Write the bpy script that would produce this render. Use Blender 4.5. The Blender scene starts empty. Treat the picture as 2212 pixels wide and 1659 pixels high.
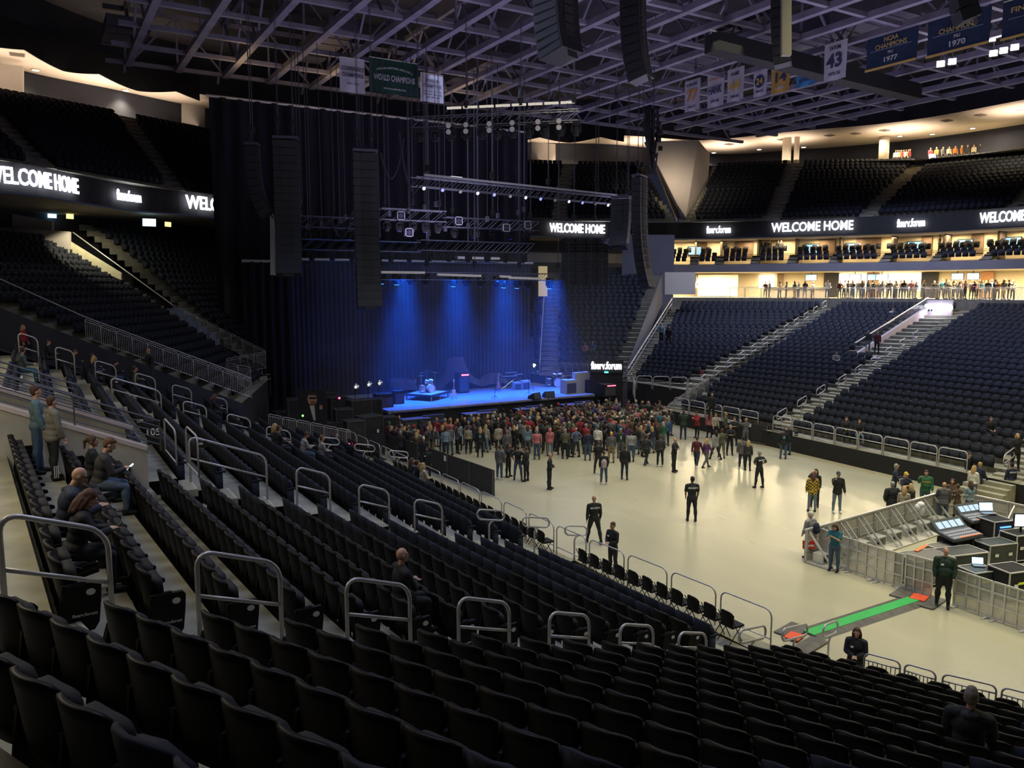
import bpy, math, random
import numpy as np
from mathutils import Vector, Matrix
random.seed(7); RNG = np.random.default_rng(7)
sc = bpy.context.scene
COL = sc.collection
PI = math.pi
# ------------------------------------------------------------------ camera
F_PX = 1730.0; W_PX, H_PX = 2212, 1659
PITCH = math.radians(6.9); YAW = math.radians(30.7); CAM_Z = 9.7
cam_d = bpy.data.cameras.new('camera'); cam = bpy.data.objects.new('camera', cam_d); COL.objects.link(cam)
cam.location = (0, 0, CAM_Z); cam.rotation_euler = (PI/2 - PITCH, 0, -YAW)
cam_d.sensor_width = 36; cam_d.lens = F_PX / W_PX * 36; cam_d.clip_start = .05; cam_d.clip_end = 400
sc.camera = cam
sc.view_settings.view_transform = 'Standard'; sc.view_settings.look = 'None'
sc.view_settings.gamma = 1; sc.view_settings.exposure = 0.0; sc.view_settings.use_curve_mapping = False
sc.cycles.use_denoising = True; sc.cycles.max_bounces = 5; sc.cycles.diffuse_bounces = 2; sc.cycles.glossy_bounces = 2
sc.cycles.transparent_max_bounces = 16; sc.cycles.volume_bounces = 0; sc.cycles.volume_max_steps = 64
sc.cycles.caustics_reflective = False; sc.cycles.caustics_refractive = False
sc.cycles.sample_clamp_indirect = 3.0; sc.cycles.use_adaptive_sampling = True; sc.cycles.adaptive_threshold = .025
# ------------------------------------------------------------------ world, house lights and added fill
wd = bpy.data.worlds.new('world'); sc.world = wd; wd.use_nodes = True
wd.node_tree.nodes['Background'].inputs[0].default_value = (.35, .42, .75, 1)
wd.node_tree.nodes['Background'].inputs[1].default_value = .035
def area(loc, size, power, col, rot=(0, 0, 0), sy=None, spread=PI):
    l = bpy.data.lights.new('house_or_fill_light', 'AREA'); l.energy = power; l.color = col; l.size = size
    if sy: l.shape = 'RECTANGLE'; l.size_y = sy
    l.spread = spread; l.volume_factor = 0
    o = bpy.data.objects.new('house_or_fill_light', l); o.location = loc; o.rotation_euler = rot; COL.objects.link(o); return o
def spot(loc, tgt, power, col, ang, blend=.3, size=.1, vol=1.0):
    l = bpy.data.lights.new('spot_light', 'SPOT'); l.energy = power; l.color = col; l.spot_size = math.radians(ang); l.spot_blend = blend
    l.shadow_soft_size = size; l.volume_factor = vol
    o = bpy.data.objects.new('spot_light', l); o.location = loc; COL.objects.link(o)
    o.rotation_euler = (Vector(tgt) - Vector(loc)).to_track_quat('-Z', 'Y').to_euler(); return o
for (x, y, p) in ((24, 6, .85), (33, 6, .9), (25, 19, .72), (34, 19, .75), (24, 32, .5), (33, 32, .55), (28, 40, .3)):
    area((x, y, 23.5), 6, 1000*p, (1, .93, .62), spread=math.radians(100))
for (x, y, p) in ((12, 30, .6), (52, 24, 1.3), (50, 50, 1.0), (8, 14, .5), (28, 50, .3), (62, 44, 1.3)):  # added cool fill from above, lifting the dark stands and decks
    area((x, y, 24), 8, 1500*p, (.58, .66, 1.0), spread=math.radians(125))
for (x, y, z, p) in ((-3, 14, 11.3, 1), (-3, 26, 11.3, .8), (-2.5, 37, 11.3, .6), (2, 8, 13.5, .15)):      # added unseen lamps under the club level overhang, brightening the near treads
    area((x, y, z), 2.5, 290*p, (1, .88, .62), sy=6)
for (x, y, p) in ((14, 34, 1), (30, 30, 1), (46, 34, 1), (24, 50, .8), (42, 52, .8), (20, 20, .6), (48, 20, .8)):      # added unseen uplights, brightening the roof steel
    area((x, y, 13), 8, 620*p, (.66, .60, 1.0), rot=(PI, 0, 0))
# ------------------------------------------------------------------ pixel helpers (x, y in the 2212 x 1659 frame)
CT, ST, CY_, SY_ = math.cos(PITCH), math.sin(PITCH), math.cos(YAW), math.sin(YAW)
def ray(px, py):
    u = (px - W_PX/2)/F_PX; v = (py - H_PX/2)/F_PX
    Fh = CT - v*ST; D = v*CT + ST
    return Vector((SY_*Fh + CY_*u, CY_*Fh - SY_*u, -D))
def PT(px, py, t): return Vector((0, 0, CAM_Z)) + ray(px, py)*t          # at camera depth t
def PZ(px, py, z):
    r = ray(px, py); return Vector((0, 0, CAM_Z)) + r*((z - CAM_Z)/r.z)
def PX(px, py, X):
    r = ray(px, py); return Vector((0, 0, CAM_Z)) + r*(X/r.x)
def PY(px, py, Y):
    r = ray(px, py); return Vector((0, 0, CAM_Z)) + r*(Y/r.y)
def proj(p):
    x, y, z = p[0], p[1], p[2] - CAM_Z
    F = SY_*x + CY_*y; R = CY_*x - SY_*y
    d = F*CT - z*ST; v = (-z*CT - F*ST)/d if d else 0
    return (W_PX/2 + F_PX*R/d, H_PX/2 + F_PX*v, d)
# ------------------------------------------------------------------ materials
MATS = {}
def mat(name, col, rough=.6, metal=0, noise=0, nscale=3, emit=None, es=0, spec=.5, bump=0, alpha=1, wave=None):
    if name in MATS: return MATS[name]
    m = bpy.data.materials.new(name); m.use_nodes = True; nt = m.node_tree; b = nt.nodes['Principled BSDF']
    b.inputs['Base Color'].default_value = (*col, 1); b.inputs['Roughness'].default_value = rough
    b.inputs['Metallic'].default_value = metal; b.inputs['Specular IOR Level'].default_value = spec
    if alpha < 1: b.inputs['Alpha'].default_value = alpha
    if emit: b.inputs['Emission Color'].default_value = (*emit, 1); b.inputs['Emission Strength'].default_value = es
    if noise or bump:
        tc = nt.nodes.new('ShaderNodeTexCoord'); n = nt.nodes.new('ShaderNodeTexNoise'); n.inputs['Scale'].default_value = nscale
        n.inputs['Detail'].default_value = 5; nt.links.new(tc.outputs['Object'], n.inputs['Vector'])
        if noise:
            r = nt.nodes.new('ShaderNodeValToRGB'); r.color_ramp.elements[0].position = .3; r.color_ramp.elements[1].position = .7
            r.color_ramp.elements[0].color = (*[c*(1-noise) for c in col], 1); r.color_ramp.elements[1].color = (*[min(1, c*(1+noise)) for c in col], 1)
            nt.links.new(n.outputs['Fac'], r.inputs['Fac']); nt.links.new(r.outputs['Color'], b.inputs['Base Color'])
        if bump:
            bp = nt.nodes.new('ShaderNodeBump'); bp.inputs['Strength'].default_value = bump; nt.links.new(n.outputs['Fac'], bp.inputs['Height'])
            nt.links.new(bp.outputs['Normal'], b.inputs['Normal'])
    MATS[name] = m; return m
def floor_mat():
    m = mat('event_floor', (.46, .43, .33), .22); nt = m.node_tree; b = nt.nodes['Principled BSDF']
    tc = nt.nodes.new('ShaderNodeTexCoord'); mp = nt.nodes.new('ShaderNodeMapping'); mp.inputs['Scale'].default_value = (1, .35, 1)
    mp.inputs['Rotation'].default_value = (0, 0, .5)
    n = nt.nodes.new('ShaderNodeTexNoise'); n.inputs['Scale'].default_value = .3; n.inputs['Detail'].default_value = 4; n.inputs['Distortion'].default_value = .2
    r = nt.nodes.new('ShaderNodeValToRGB'); r.color_ramp.elements[0].position = .3; r.color_ramp.elements[1].position = .72
    r.color_ramp.elements[0].color = (.40, .38, .275, 1); r.color_ramp.elements[1].color = (.475, .445, .325, 1)
    nt.links.new(tc.outputs['Object'], mp.inputs['Vector']); nt.links.new(mp.outputs['Vector'], n.inputs['Vector'])
    nt.links.new(n.outputs['Fac'], r.inputs['Fac']); nt.links.new(r.outputs['Color'], b.inputs['Base Color'])
    r2 = nt.nodes.new('ShaderNodeMapRange'); r2.inputs['To Min'].default_value = .18; r2.inputs['To Max'].default_value = .34
    nt.links.new(n.outputs['Fac'], r2.inputs['Value']); nt.links.new(r2.outputs['Result'], b.inputs['Roughness'])
    return m
M_FLOOR = floor_mat()
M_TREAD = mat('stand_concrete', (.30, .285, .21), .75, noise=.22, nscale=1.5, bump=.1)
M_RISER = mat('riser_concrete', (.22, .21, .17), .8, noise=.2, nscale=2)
M_WALLC = mat('pale_concrete', (.42, .40, .36), .7, noise=.2, nscale=1.2)
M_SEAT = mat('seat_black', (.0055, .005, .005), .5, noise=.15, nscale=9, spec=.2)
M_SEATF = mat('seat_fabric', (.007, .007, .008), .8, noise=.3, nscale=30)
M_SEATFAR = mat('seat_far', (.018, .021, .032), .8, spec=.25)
M_PLATE = mat('plate_white', (.8, .8, .82), .4, noise=.03)
M_RAIL = mat('rail_grey', (.50, .49, .50), .38, .35, noise=.08, nscale=6)
M_BLACK = mat('matte_black', (.012, .012, .014), .85, noise=.2, nscale=2)
M_DRAPE = mat('black_drape', (.010, .010, .016), .95, noise=.4, nscale=.6)
M_STEEL = mat('roof_steel', (.22, .20, .27), .6, .2, noise=.25, nscale=.8)
M_CREAM = mat('cream_plaster', (.62, .55, .45), .8, noise=.05, nscale=.5)
M_FASC = mat('grey_fascia', (.30, .30, .34), .6, noise=.1, nscale=.4)
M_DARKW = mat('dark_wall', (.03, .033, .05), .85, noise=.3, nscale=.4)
M_WHITE = mat('white_cloth', (.72, .72, .78), .8, noise=.05, nscale=2)
M_GLASS = mat('smoked_glass', (.10, .12, .15), .1, alpha=.25)
M_LED = mat('led_white', (1, 1, 1), .5, emit=(.88, .90, 1), es=9)
# ------------------------------------------------------------------ mesh builder
class MB:
    def __init__(s): s.v = []; s.f = []; s.n = 0
    def add(s, V, F):
        b = s.n; s.v.extend([tuple(p) for p in V]); s.f.extend([tuple(b+i for i in f) for f in F]); s.n += len(V); return s
    def box(s, c, d, R=None):
        c = Vector(c); x, y, z = d[0]/2, d[1]/2, d[2]/2; R = R or Matrix.Identity(3)
        V = [c + R @ Vector((i*x, j*y, k*z)) for k in (-1, 1) for j in (-1, 1) for i in (-1, 1)]
        return s.add(V, [(0, 2, 3, 1), (4, 5, 7, 6), (0, 1, 5, 4), (2, 6, 7, 3), (0, 4, 6, 2), (1, 3, 7, 5)])
    def bar(s, a, b, w, h, up=(0, 0, 1)):
        a = Vector(a); b = Vector(b); d = b - a; L = d.length
        if L < 1e-6: return s
        y = d/L; x = y.cross(Vector(up))
        if x.length < 1e-4: x = y.cross(Vector((1, 0, 0)))
        x.normalize(); z = x.cross(y); R = Matrix((x, y, z)).transposed()
        return s.box((a+b)/2, (w, L, h), R)
    def tube(s, P, r, k=8, closed=False, caps=True):
        P = [Vector(p) for p in P]; n = len(P); V = []; up = None
        rr = r if hasattr(r, '__len__') else [r]*n
        for i, p in enumerate(P):
            if closed: t = P[(i+1) % n] - P[i-1]
            else: t = P[min(i+1, n-1)] - P[max(i-1, 0)]
            t = t.normalized() if t.length > 1e-9 else Vector((0, 0, 1))
            if up is None:
                up = Vector((0, 0, 1)) if abs(t.z) < .9 else Vector((1, 0, 0))
            x = t.cross(up)
            if x.length < 1e-5: x = t.cross(Vector((0, 1, 0)))
            x.normalize(); y = x.cross(t); up = y
            for j in range(k):
                a = 2*PI*j/k; V.append(p + x*math.cos(a)*rr[i] + y*math.sin(a)*rr[i])
        F = []; m = n if closed else n-1
        for i in range(m):
            for j in range(k):
                i2 = (i+1) % n; j2 = (j+1) % k
                F.append((i*k+j, i*k+j2, i2*k+j2, i2*k+j))
        if caps and not closed: F.append(tuple(range(k))[::-1]); F.append(tuple((n-1)*k+j for j in range(k)))
        return s.add(V, F)
    def cyl(s, c, r, h, k=16, r2=None):
        r2 = r if r2 is None else r2; c = Vector(c)
        return s.tube([c, c+Vector((0, 0, h))], [r, r2], k)
    def ell(s, c, r, R=None, nu=12, nv=8):
        c = Vector(c); R = R or Matrix.Identity(3); V = [c + R @ Vector((0, 0, r[2]))]
        for i in range(1, nv):
            th = PI*i/nv
            for j in range(nu):
                a = 2*PI*j/nu; V.append(c + R @ Vector((r[0]*math.sin(th)*math.cos(a), r[1]*math.sin(th)*math.sin(a), r[2]*math.cos(th))))
        V.append(c - R @ Vector((0, 0, r[2]))); F = []
        for j in range(nu): F.append((0, 1+j, 1+(j+1) % nu))
        for i in range(nv-2):
            for j in range(nu):
                a = 1+i*nu+j; b = 1+i*nu+(j+1) % nu; F.append((a, a+nu, b+nu, b))
        L = len(V)-1
        for j in range(nu): F.append((L, 1+(nv-2)*nu+(j+1) % nu, 1+(nv-2)*nu+j))
        return s.add(V, F)
    def prism(s, poly, h, M=None):                 # poly in local xy, extruded along local z
        M = M or Matrix.Identity(4); n = len(poly)
        V = [M @ Vector((p[0], p[1], 0)) for p in poly] + [M @ Vector((p[0], p[1], h)) for p in poly]
        F = [tuple(range(n))[::-1], tuple(range(n, 2*n))] + [(i, (i+1) % n, n+(i+1) % n, n+i) for i in range(n)]
        return s.add(V, F)
    def quad(s, a, b, c, d): return s.add([a, b, c, d], [(0, 1, 2, 3)])
    def slab(s, a, b, c, d, th, down=Vector((0, 0, -1))):     # quad with thickness
        V = [Vector(p) for p in (a, b, c, d)]; V += [p + Vector(down)*th for p in V]
        return s.add(V, [(0, 1, 2, 3), (7, 6, 5, 4), (0, 4, 5, 1), (1, 5, 6, 2), (2, 6, 7, 3), (3, 7, 4, 0)])
    def mesh(s, name, smooth=False):
        me = bpy.data.meshes.new(name); me.from_pydata(s.v, [], s.f); me.update()
        if smooth: me.polygons.foreach_set('use_smooth', [True]*len(me.polygons))
        return me
    def build(s, name, m, parent=None, smooth=False, loc=None):
        me = s.mesh(name, smooth); me.materials.append(m)
        return link(name, me, parent, loc)
def link(name, me, parent=None, loc=None):
    o = bpy.data.objects.new(name, me); COL.objects.link(o)
    if parent: o.parent = parent
    if loc is not None: o.location = loc
    return o
def tag(o, label=None, cat=None, group=None, kind=None):
    if label: o['label'] = label
    if cat: o['category'] = cat
    if group: o['group'] = group
    if kind: o['kind'] = kind
    return o
def empty(name, loc=(0, 0, 0), rz=0, label=None, cat=None, group=None):
    o = bpy.data.objects.new(name, None); o.empty_display_size = .1; COL.objects.link(o); o.location = loc; o.rotation_euler = (0, 0, rz)
    return tag(o, label, cat, group)
CH = {}
def copy_tree(o, kids, loc=None, rz=None, parent=None):
    c = o.copy(); COL.objects.link(c)
    if parent: c.parent = parent
    if loc is not None: c.location = loc
    if rz is not None: c.rotation_euler = (0, 0, rz)
    for (k, kk) in kids: copy_tree(k, kk, parent=c)
    return c
def kids_of(o): return [(c, kids_of(c)) for c in o.children]
def struct(name, mb, m, smooth=False):
    return tag(mb.build(name, m, smooth=smooth), kind='structure')
def big_mesh(name, V, F4, m, mats=None, midx=None):
    """V (n,3), F4 (m,4) arrays -> object"""
    me = bpy.data.meshes.new(name); V = np.asarray(V, np.float32); F4 = np.asarray(F4, np.int32)
    me.vertices.add(len(V)); me.vertices.foreach_set('co', V.ravel()); me.loops.add(F4.size); me.loops.foreach_set('vertex_index', F4.ravel())
    me.polygons.add(len(F4)); me.polygons.foreach_set('loop_start', np.arange(0, F4.size, 4, dtype=np.int32))
    me.materials.append(m)
    me.update(calc_edges=True); me.validate(); return link(name, me)
def scatter(base, T):
    """base (V,F quads) placed with T = list of (x,y,z,rz)"""
    V, F = base; V = np.array(V, float); F = np.array(F); T = np.array(T, float)
    c, s = np.cos(T[:, 3])[:, None], np.sin(T[:, 3])[:, None]
    X = V[None, :, 0]*c - V[None, :, 1]*s + T[:, 0:1]; Y = V[None, :, 0]*s + V[None, :, 1]*c + T[:, 1:2]; Z = V[None, :, 2] + T[:, 2:3]
    VV = np.stack([X, Y, Z], -1).reshape(-1, 3); FF = (F[None] + (np.arange(len(T))*len(V))[:, None, None]).reshape(-1, 4)
    return VV, FF
TXT = {}
TSC = bpy.data.scenes.new('scratch'); sc_main = sc
def eval_mesh(o):
    TSC.collection.objects.link(o); vl = TSC.view_layers[0]; vl.update(); dg = vl.depsgraph
    me = bpy.data.meshes.new_from_object(o.evaluated_get(dg)); return me
def text_mesh(s, size=1, ext=.02, bold=0, name='text'):
    cu = bpy.data.curves.new('t', 'FONT'); cu.body = s; cu.size = size; cu.extrude = ext; cu.offset = bold; cu.align_x = 'CENTER'; cu.align_y = 'CENTER'
    cu.resolution_u = 3
    o = bpy.data.objects.new('t', cu); me = eval_mesh(o); me.name = name; bpy.data.objects.remove(o); bpy.data.curves.remove(cu); return me
def place_text(s, size, origin, xdir, updir, m, parent=None, name='lettering', bold=0, ext=.01, fitw=None, sy=1):
    key = (s, bold, ext)
    me = text_mesh(s, 1, ext, bold, name); me.materials.append(m)
    x = Vector(xdir).normalized(); y = Vector(updir); y = (y - x*y.dot(x)).normalized(); z = x.cross(y)
    sx = size
    if fitw:
        co = [v.co.x for v in me.vertices]; sx = fitw/(max(co)-min(co))
    M = Matrix.Translation(origin) @ Matrix((x, y, z)).transposed().to_4x4() @ Matrix.Diagonal((sx, size*sy, 1, 1))
    me.transform(M)
    o = link(name, me)
    if parent: o.parent = parent; o.matrix_parent_inverse = pinv(parent)
    return o
def pinv(p):
    return (Matrix.Translation(p.location) @ p.rotation_euler.to_matrix().to_4x4()).inverted()
# ------------------------------------------------------------------ the stands near the camera
ROW_D = .90; PITCH_S = .55
def zr(k): return 1.0 + .285*k + .0025*k*k
FGD = Vector((.418, -.909, 0)); FGN = Vector((.909, .418, 0))      # along the turned rows, downhill of the turned rows
def ax(k): return 14.4 - ROW_D*k
def apt(k): return Vector((ax(k), 12.2 - .197*k, 0))              # where row edge k meets the bend aisle
Y_VOM0, Y_VOM1, K_VOM = 19.6, 23.0, 14
SK5 = .066; D5 = Vector((-SK5, 1, 0)).normalized(); N5 = Vector((D5.y, -D5.x, 0))      # the straight block is turned a little
# event floor
mb = MB(); mb.quad((-10, -30, 0), (80, -30, 0), (80, 95, 0), (-10, 95, 0)); struct('floor', mb, M_FLOOR)
mb = MB(); mb.slab((21.9, 19.1, .012), (22.05, 19.1, .012), (22.05, -10, .012), (21.9, -10, .012), .01)
mb.slab((15.2, 13.6, .012), (15.2, 13.45, .012), (15.2, 44, .012), (15.35, 44, .012), .01)
# terraces
tr, ri = MB(), MB()
def strip(k, a0, a1, b0, b1, zc, zp):      # tread between front edge a and rear edge b, riser below front edge
    z = Vector((0, 0, zc)); p = Vector((0, 0, zp))
    tr.quad(a0+z, a1+z, b1+z, b0+z); ri.quad(a0+p, a1+p, a1+z, a0+z)
for k in range(0, 23):
    z = zr(k); zp = zr(k-1) if k else 0
    A, B = apt(k), apt(k+1)
    strip(k, A+FGD*17, A, B+FGD*17, B, z, zp)
    ye = Y_VOM0 if k >= K_VOM else 20.3
    segs = [(None, ye), (ye, Y_VOM1), (Y_VOM1, 41.2), (41.2, 43.6)]
    for i, (y0, y1) in enumerate(segs):
        if i == 1 and k >= K_VOM: continue
        if i == 3 and k < 5: continue
        a0 = A if y0 is None else Vector((ax(k), y0, 0)); b0 = B if y0 is None else Vector((ax(k+1), y0, 0))
        q0 = -SK5*(y1-A.y) if i == 0 else 0; q1 = -SK5*(y1-B.y) if i == 0 else 0
        strip(k, a0, Vector((ax(k)+q0, y1, 0)), b0, Vector((ax(k+1)+q1, y1, 0)), z, zp if not (i == 3 and k == 5) else 0)
tr.quad((14.4, 12.2, zr(0)-.002), (15.05, 12.0, zr(0)-.002), (14.5, 20.6, zr(0)-.002), (14.4, 20.6, zr(0)-.002)); ri.quad((15.05, 12.0, 0), (14.5, 20.6, 0), (14.5, 20.6, zr(0)), (15.05, 12.0, zr(0)))
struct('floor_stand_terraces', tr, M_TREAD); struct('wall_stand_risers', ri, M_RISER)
mb = MB(); mb.slab((14.4, 41.2, zr(0)), (ax(5), 41.2, zr(5)), (ax(5), 41.2, 0), (14.4, 41.2, 0), .2, Vector((0, -1, 0)))
struct('wall_stand_end', mb, M_BLACK)
# vomitory: walls, ramp, coping
mb = MB()
zt = lambda X: zr((14.4-X)/ROW_D)
V0 = 2.0
for (ya, yb) in ((Y_VOM0-.02, Y_VOM0+.18), (Y_VOM1-.18, Y_VOM1+.02)):
    P = [(V0, ya), (-8, ya), (-8, yb), (V0, yb)]
    top = [Vector((p[0], p[1], zt(p[0]) + .62)) for p in P]; bot = [Vector((p[0], p[1], 3.5)) for p in P]
    mb.add(top+bot, [(0, 1, 2, 3), (7, 6, 5, 4), (0, 4, 5, 1), (1, 5, 6, 2), (2, 6, 7, 3), (3, 7, 4, 0)])
struct('wall_vomitory', mb, M_WALLC)
mb = MB(); mb.quad((V0, Y_VOM0, 4.9), (V0, Y_VOM1, 4.9), (-9, Y_VOM1, 4.9), (-9, Y_VOM0, 4.9))
mb.quad((V0, Y_VOM0, 4.9), (V0, Y_VOM1, 4.9), (V0, Y_VOM1, 5.4), (V0, Y_VOM0, 5.4)); struct('floor_vomitory', mb, M_TREAD)
mb = MB()
for (ya, yb) in ((Y_VOM0-.05, Y_VOM0+.3), (Y_VOM1-.3, Y_VOM1+.05)):
    mb.bar((V0, (ya+yb)/2, zt(V0)+.66), (-8, (ya+yb)/2, zt(-8)+.66), yb-ya, .09)
struct('trim_vomitory_coping', mb, mat('pinkish_coping', (.55, .47, .46), .6, noise=.06))
# aisle steps (half steps and nosing)
AISLES = {}
def aisle_line(y):
    return lambda k, t=.5: Vector((ax(k) - ROW_D*t, y, 0))
def steps(name, fn, dirn, side, k0, k1, w=1.15):
    mb, nz = MB(), MB()
    for k in range(k0, k1):
        z = zr(k); h = (zr(k+1) - z)/2; c = fn(k, .80); R = Matrix((side, dirn, Vector((0, 0, 1)))).transposed()
        mb.box((c.x, c.y, z + h/2), (w, .38, h), R)
        nz.box(Vector((c.x, c.y, z + h + .003)) + dirn*.16, (w, .05, .006), R)
    o = struct(name, mb, M_TREAD); n = nz.build('nosing_strip', mat('nosing', (.42, .42, .36), .6, noise=.2, nscale=20)); n['kind'] = 'structure'; n.parent = o
fnA = lambda k, t=.5: apt(k).lerp(apt(k+1), t)
dA = (apt(0)-apt(10)).normalized(); sA = Vector((-dA.y, dA.x, 0))
steps('floor_aisle_steps', fnA, dA, sA, 0, 21, 1.3)
steps('floor_aisle_steps', aisle_line(20.3), Vector((1, 0, 0)), Vector((0, 1, 0)), 0, 13)
steps('floor_aisle_steps', aisle_line(34.6), Vector((1, 0, 0)), Vector((0, 1, 0)), 0, 21)
steps('floor_aisle_steps', aisle_line(40.8), Vector((1, 0, 0)), Vector((0, 1, 0)), 4, 21)
# ------------------------------------------------------------------ seats
def grid_shell(w, z0, z1, nx, nz, curve, tilt, th, corner, y0=0, wrap=.0):
    """curved back shell; returns V, F(quads)."""
    V = []; F = []
    def pt(i, j, off):
        u = -1 + 2*i/nx; t = j/nz
        zz = z0 + (z1-z0)*t; ww = w/2*(1 - .10*(1-t))
        zt_ = z1 - corner*abs(u)**4          # rounded top corners
        zz = z0 + (zt_-z0)*t
        y = y0 - tilt*(zz-z0) + curve*u*u*(.35+.65*t) + off*(1 - .5*abs(u)**6)
        return (u*ww, y, zz)
    for off in (-th/2, th/2):
        for j in range(nz+1):
            for i in range(nx+1): V.append(pt(i, j, off))
    n = (nx+1)*(nz+1)
    for j in range(nz):
        for i in range(nx):
            a = j*(nx+1)+i; F.append((a, a+1, a+nx+2, a+nx+1)); F.append((n+a, n+a+nx+1, n+a+nx+2, n+a+1))
    for i in range(nx):
        a = i; F.append((a, n+a, n+a+1, a+1)); a = nz*(nx+1)+i; F.append((a, a+1, n+a+1, n+a))
    for j in range(nz):
        a = j*(nx+1); F.append((a, a+nx+1, n+a+nx+1, n+a)); a = j*(nx+1)+nx; F.append((a, n+a, n+a+nx+1, a+nx+1))
    return V, F
def boxVF(c, d, tilt=0):
    b = MB(); R = Matrix.Rotation(tilt, 3, 'X'); b.box(c, d, R); return b.v, b.f
def join(*parts):
    V = []; F = []
    for v, f in parts:
        n = len(V); V += list(v); F += [tuple(n+i for i in q) for q in f]
    return V, F
def me_from(V, F, m, name, smooth=True, bevel=0):
    me = bpy.data.meshes.new(name); me.from_pydata(V, [], F); me.update(); me.materials.append(m)
    if smooth: me.polygons.foreach_set('use_smooth', [True]*len(me.polygons))
    return me
BACK = grid_shell(.52, .30, .90, 10, 7, .085, .16, .045, .055)
CUSH = grid_shell(.50, .30, .77, 8, 5, .03, .10, .12, .05, y0=.115)
def arm_VF(x=.275):
    b = MB(); pr = [(-.02, 0), (.20, .015), (.25, -.01), (.25, -.045), (.20, -.06), (-.02, -.05)]
    b.prism(pr, .05, Matrix.Translation((x-.025, 0, .60)) @ Matrix(((0, 0, 1, 0), (1, 0, 0, 0), (0, 1, 0, 0), (0, 0, 0, 1)))); return b
def leg_VF(x=.275):
    b = MB(); pr = [(-.02, .56), (.10, .56), (.16, .02), (.20, 0), (-.02, 0), (-.06, .25)]
    b.prism(pr, .03, Matrix.Translation((x-.015, 0, 0)) @ Matrix(((0, 0, 1, 0), (1, 0, 0, 0), (0, 1, 0, 0), (0, 0, 0, 1)))); return b
me_back = me_from(*BACK, M_SEAT, 'backrest'); me_cush = me_from(*CUSH, M_SEATF, 'seat_cushion')
me_arm = arm_VF().mesh('armrest'); me_arm.materials.append(M_SEAT); me_leg = leg_VF().mesh('support'); me_leg.materials.append(M_SEAT)
def tri_ok(V, F):   # quads only for big mesh
    return [q if len(q) == 4 else (q[0], q[1], q[2], q[2]) for q in F]
MID = join(grid_shell(.52, .30, .90, 4, 3, .085, .16, .045, .055), grid_shell(.50, .30, .77, 2, 2, .03, .10, .12, .05, y0=.115), boxVF((.275, .10, .58), (.05, .26, .05)), boxVF((.275, .05, .28), (.03, .18, .56)))
LOW = join(grid_shell(.50, .30, .88, 2, 1, .06, .16, .05, .04), boxVF((0, .13, .54), (.45, .08, .40)))
def row_rz(d):      # seat +y faces the downhill direction d
    return math.atan2(-d[0], d[1])
seatT = []     # (x,y,z,rz, label, k, end)
def in_frame(x, y, z, m=60):
    p = proj((x, y, z)); return p[2] > .8 and -m < p[0] < W_PX+m and -m < p[1] < H_PX+m
ORD = ['first', 'second', 'third', 'fourth', 'fifth', 'sixth', 'seventh', 'eighth', 'ninth', 'tenth', 'eleventh', 'twelfth', 'thirteenth', 'fourteenth',
       'fifteenth', 'sixteenth', 'seventeenth', 'eighteenth', 'nineteenth', 'twentieth', 'twenty-first', 'twenty-second', 'twenty-third', 'twenty-fourth', 'twenty-fifth', 'twenty-sixth', 'twenty-seventh', 'twenty-eighth', 'twenty-ninth', 'thirtieth']
SKIP = []
def add_row(k, p0, d, n, face, where, end0=None, end1=None):
    for i in range(n):
        q = p0 + d*(PITCH_S*(i+.5)); e = end0 if i == 0 else (end1 if i == n-1 else None)
        if in_frame(q.x, q.y, zr(k)+.8): seatT.append((q.x, q.y, zr(k), row_rz(face), where, k, i, e))
E1 = Vector((1, 0, 0)); Yd = Vector((0, 1, 0))
for k in range(1, 22):
    rear = .13                                             # seat back stands this far from the rear riser
    c = apt(k+1)*(1-rear) + apt(k)*rear
    add_row(k, c + FGD*.72, FGD, 27, FGN, 'turned', 'R', None)
    X = ax(k+1) + rear
    y0 = c.y + .72; y1 = (Y_VOM0-.1) if k >= K_VOM else 19.62
    n = int((y1-y0)/PITCH_S); add_row(k, Vector((X - SK5*.72, y0, 0)), D5, n, N5, 'straight', 'L', 'R')
    y0 = 21.0 if k < K_VOM else Y_VOM1 + .15; n = int((33.9-y0)/PITCH_S); add_row(k, Vector((X, y0, 0)), Yd, n, E1, 'second', 'L', 'R')
    n = int((40.1-35.3)/PITCH_S); add_row(k, Vector((X, 35.3, 0)), Yd, n, E1, 'third', 'L', 'R')
    if k >= 6: add_row(k, Vector((X, 41.5, 0)), Yd, 4, E1, 'third', 'L', None)
me_end = None
def seat_size(s):
    p = proj((s[0], s[1], s[2]+.6)); return -p[2] if (-20 < p[0] < W_PX+20 and -20 < p[1] < H_PX+30) else -900-p[2]
seatT.sort(key=seat_size, reverse=True)
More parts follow.
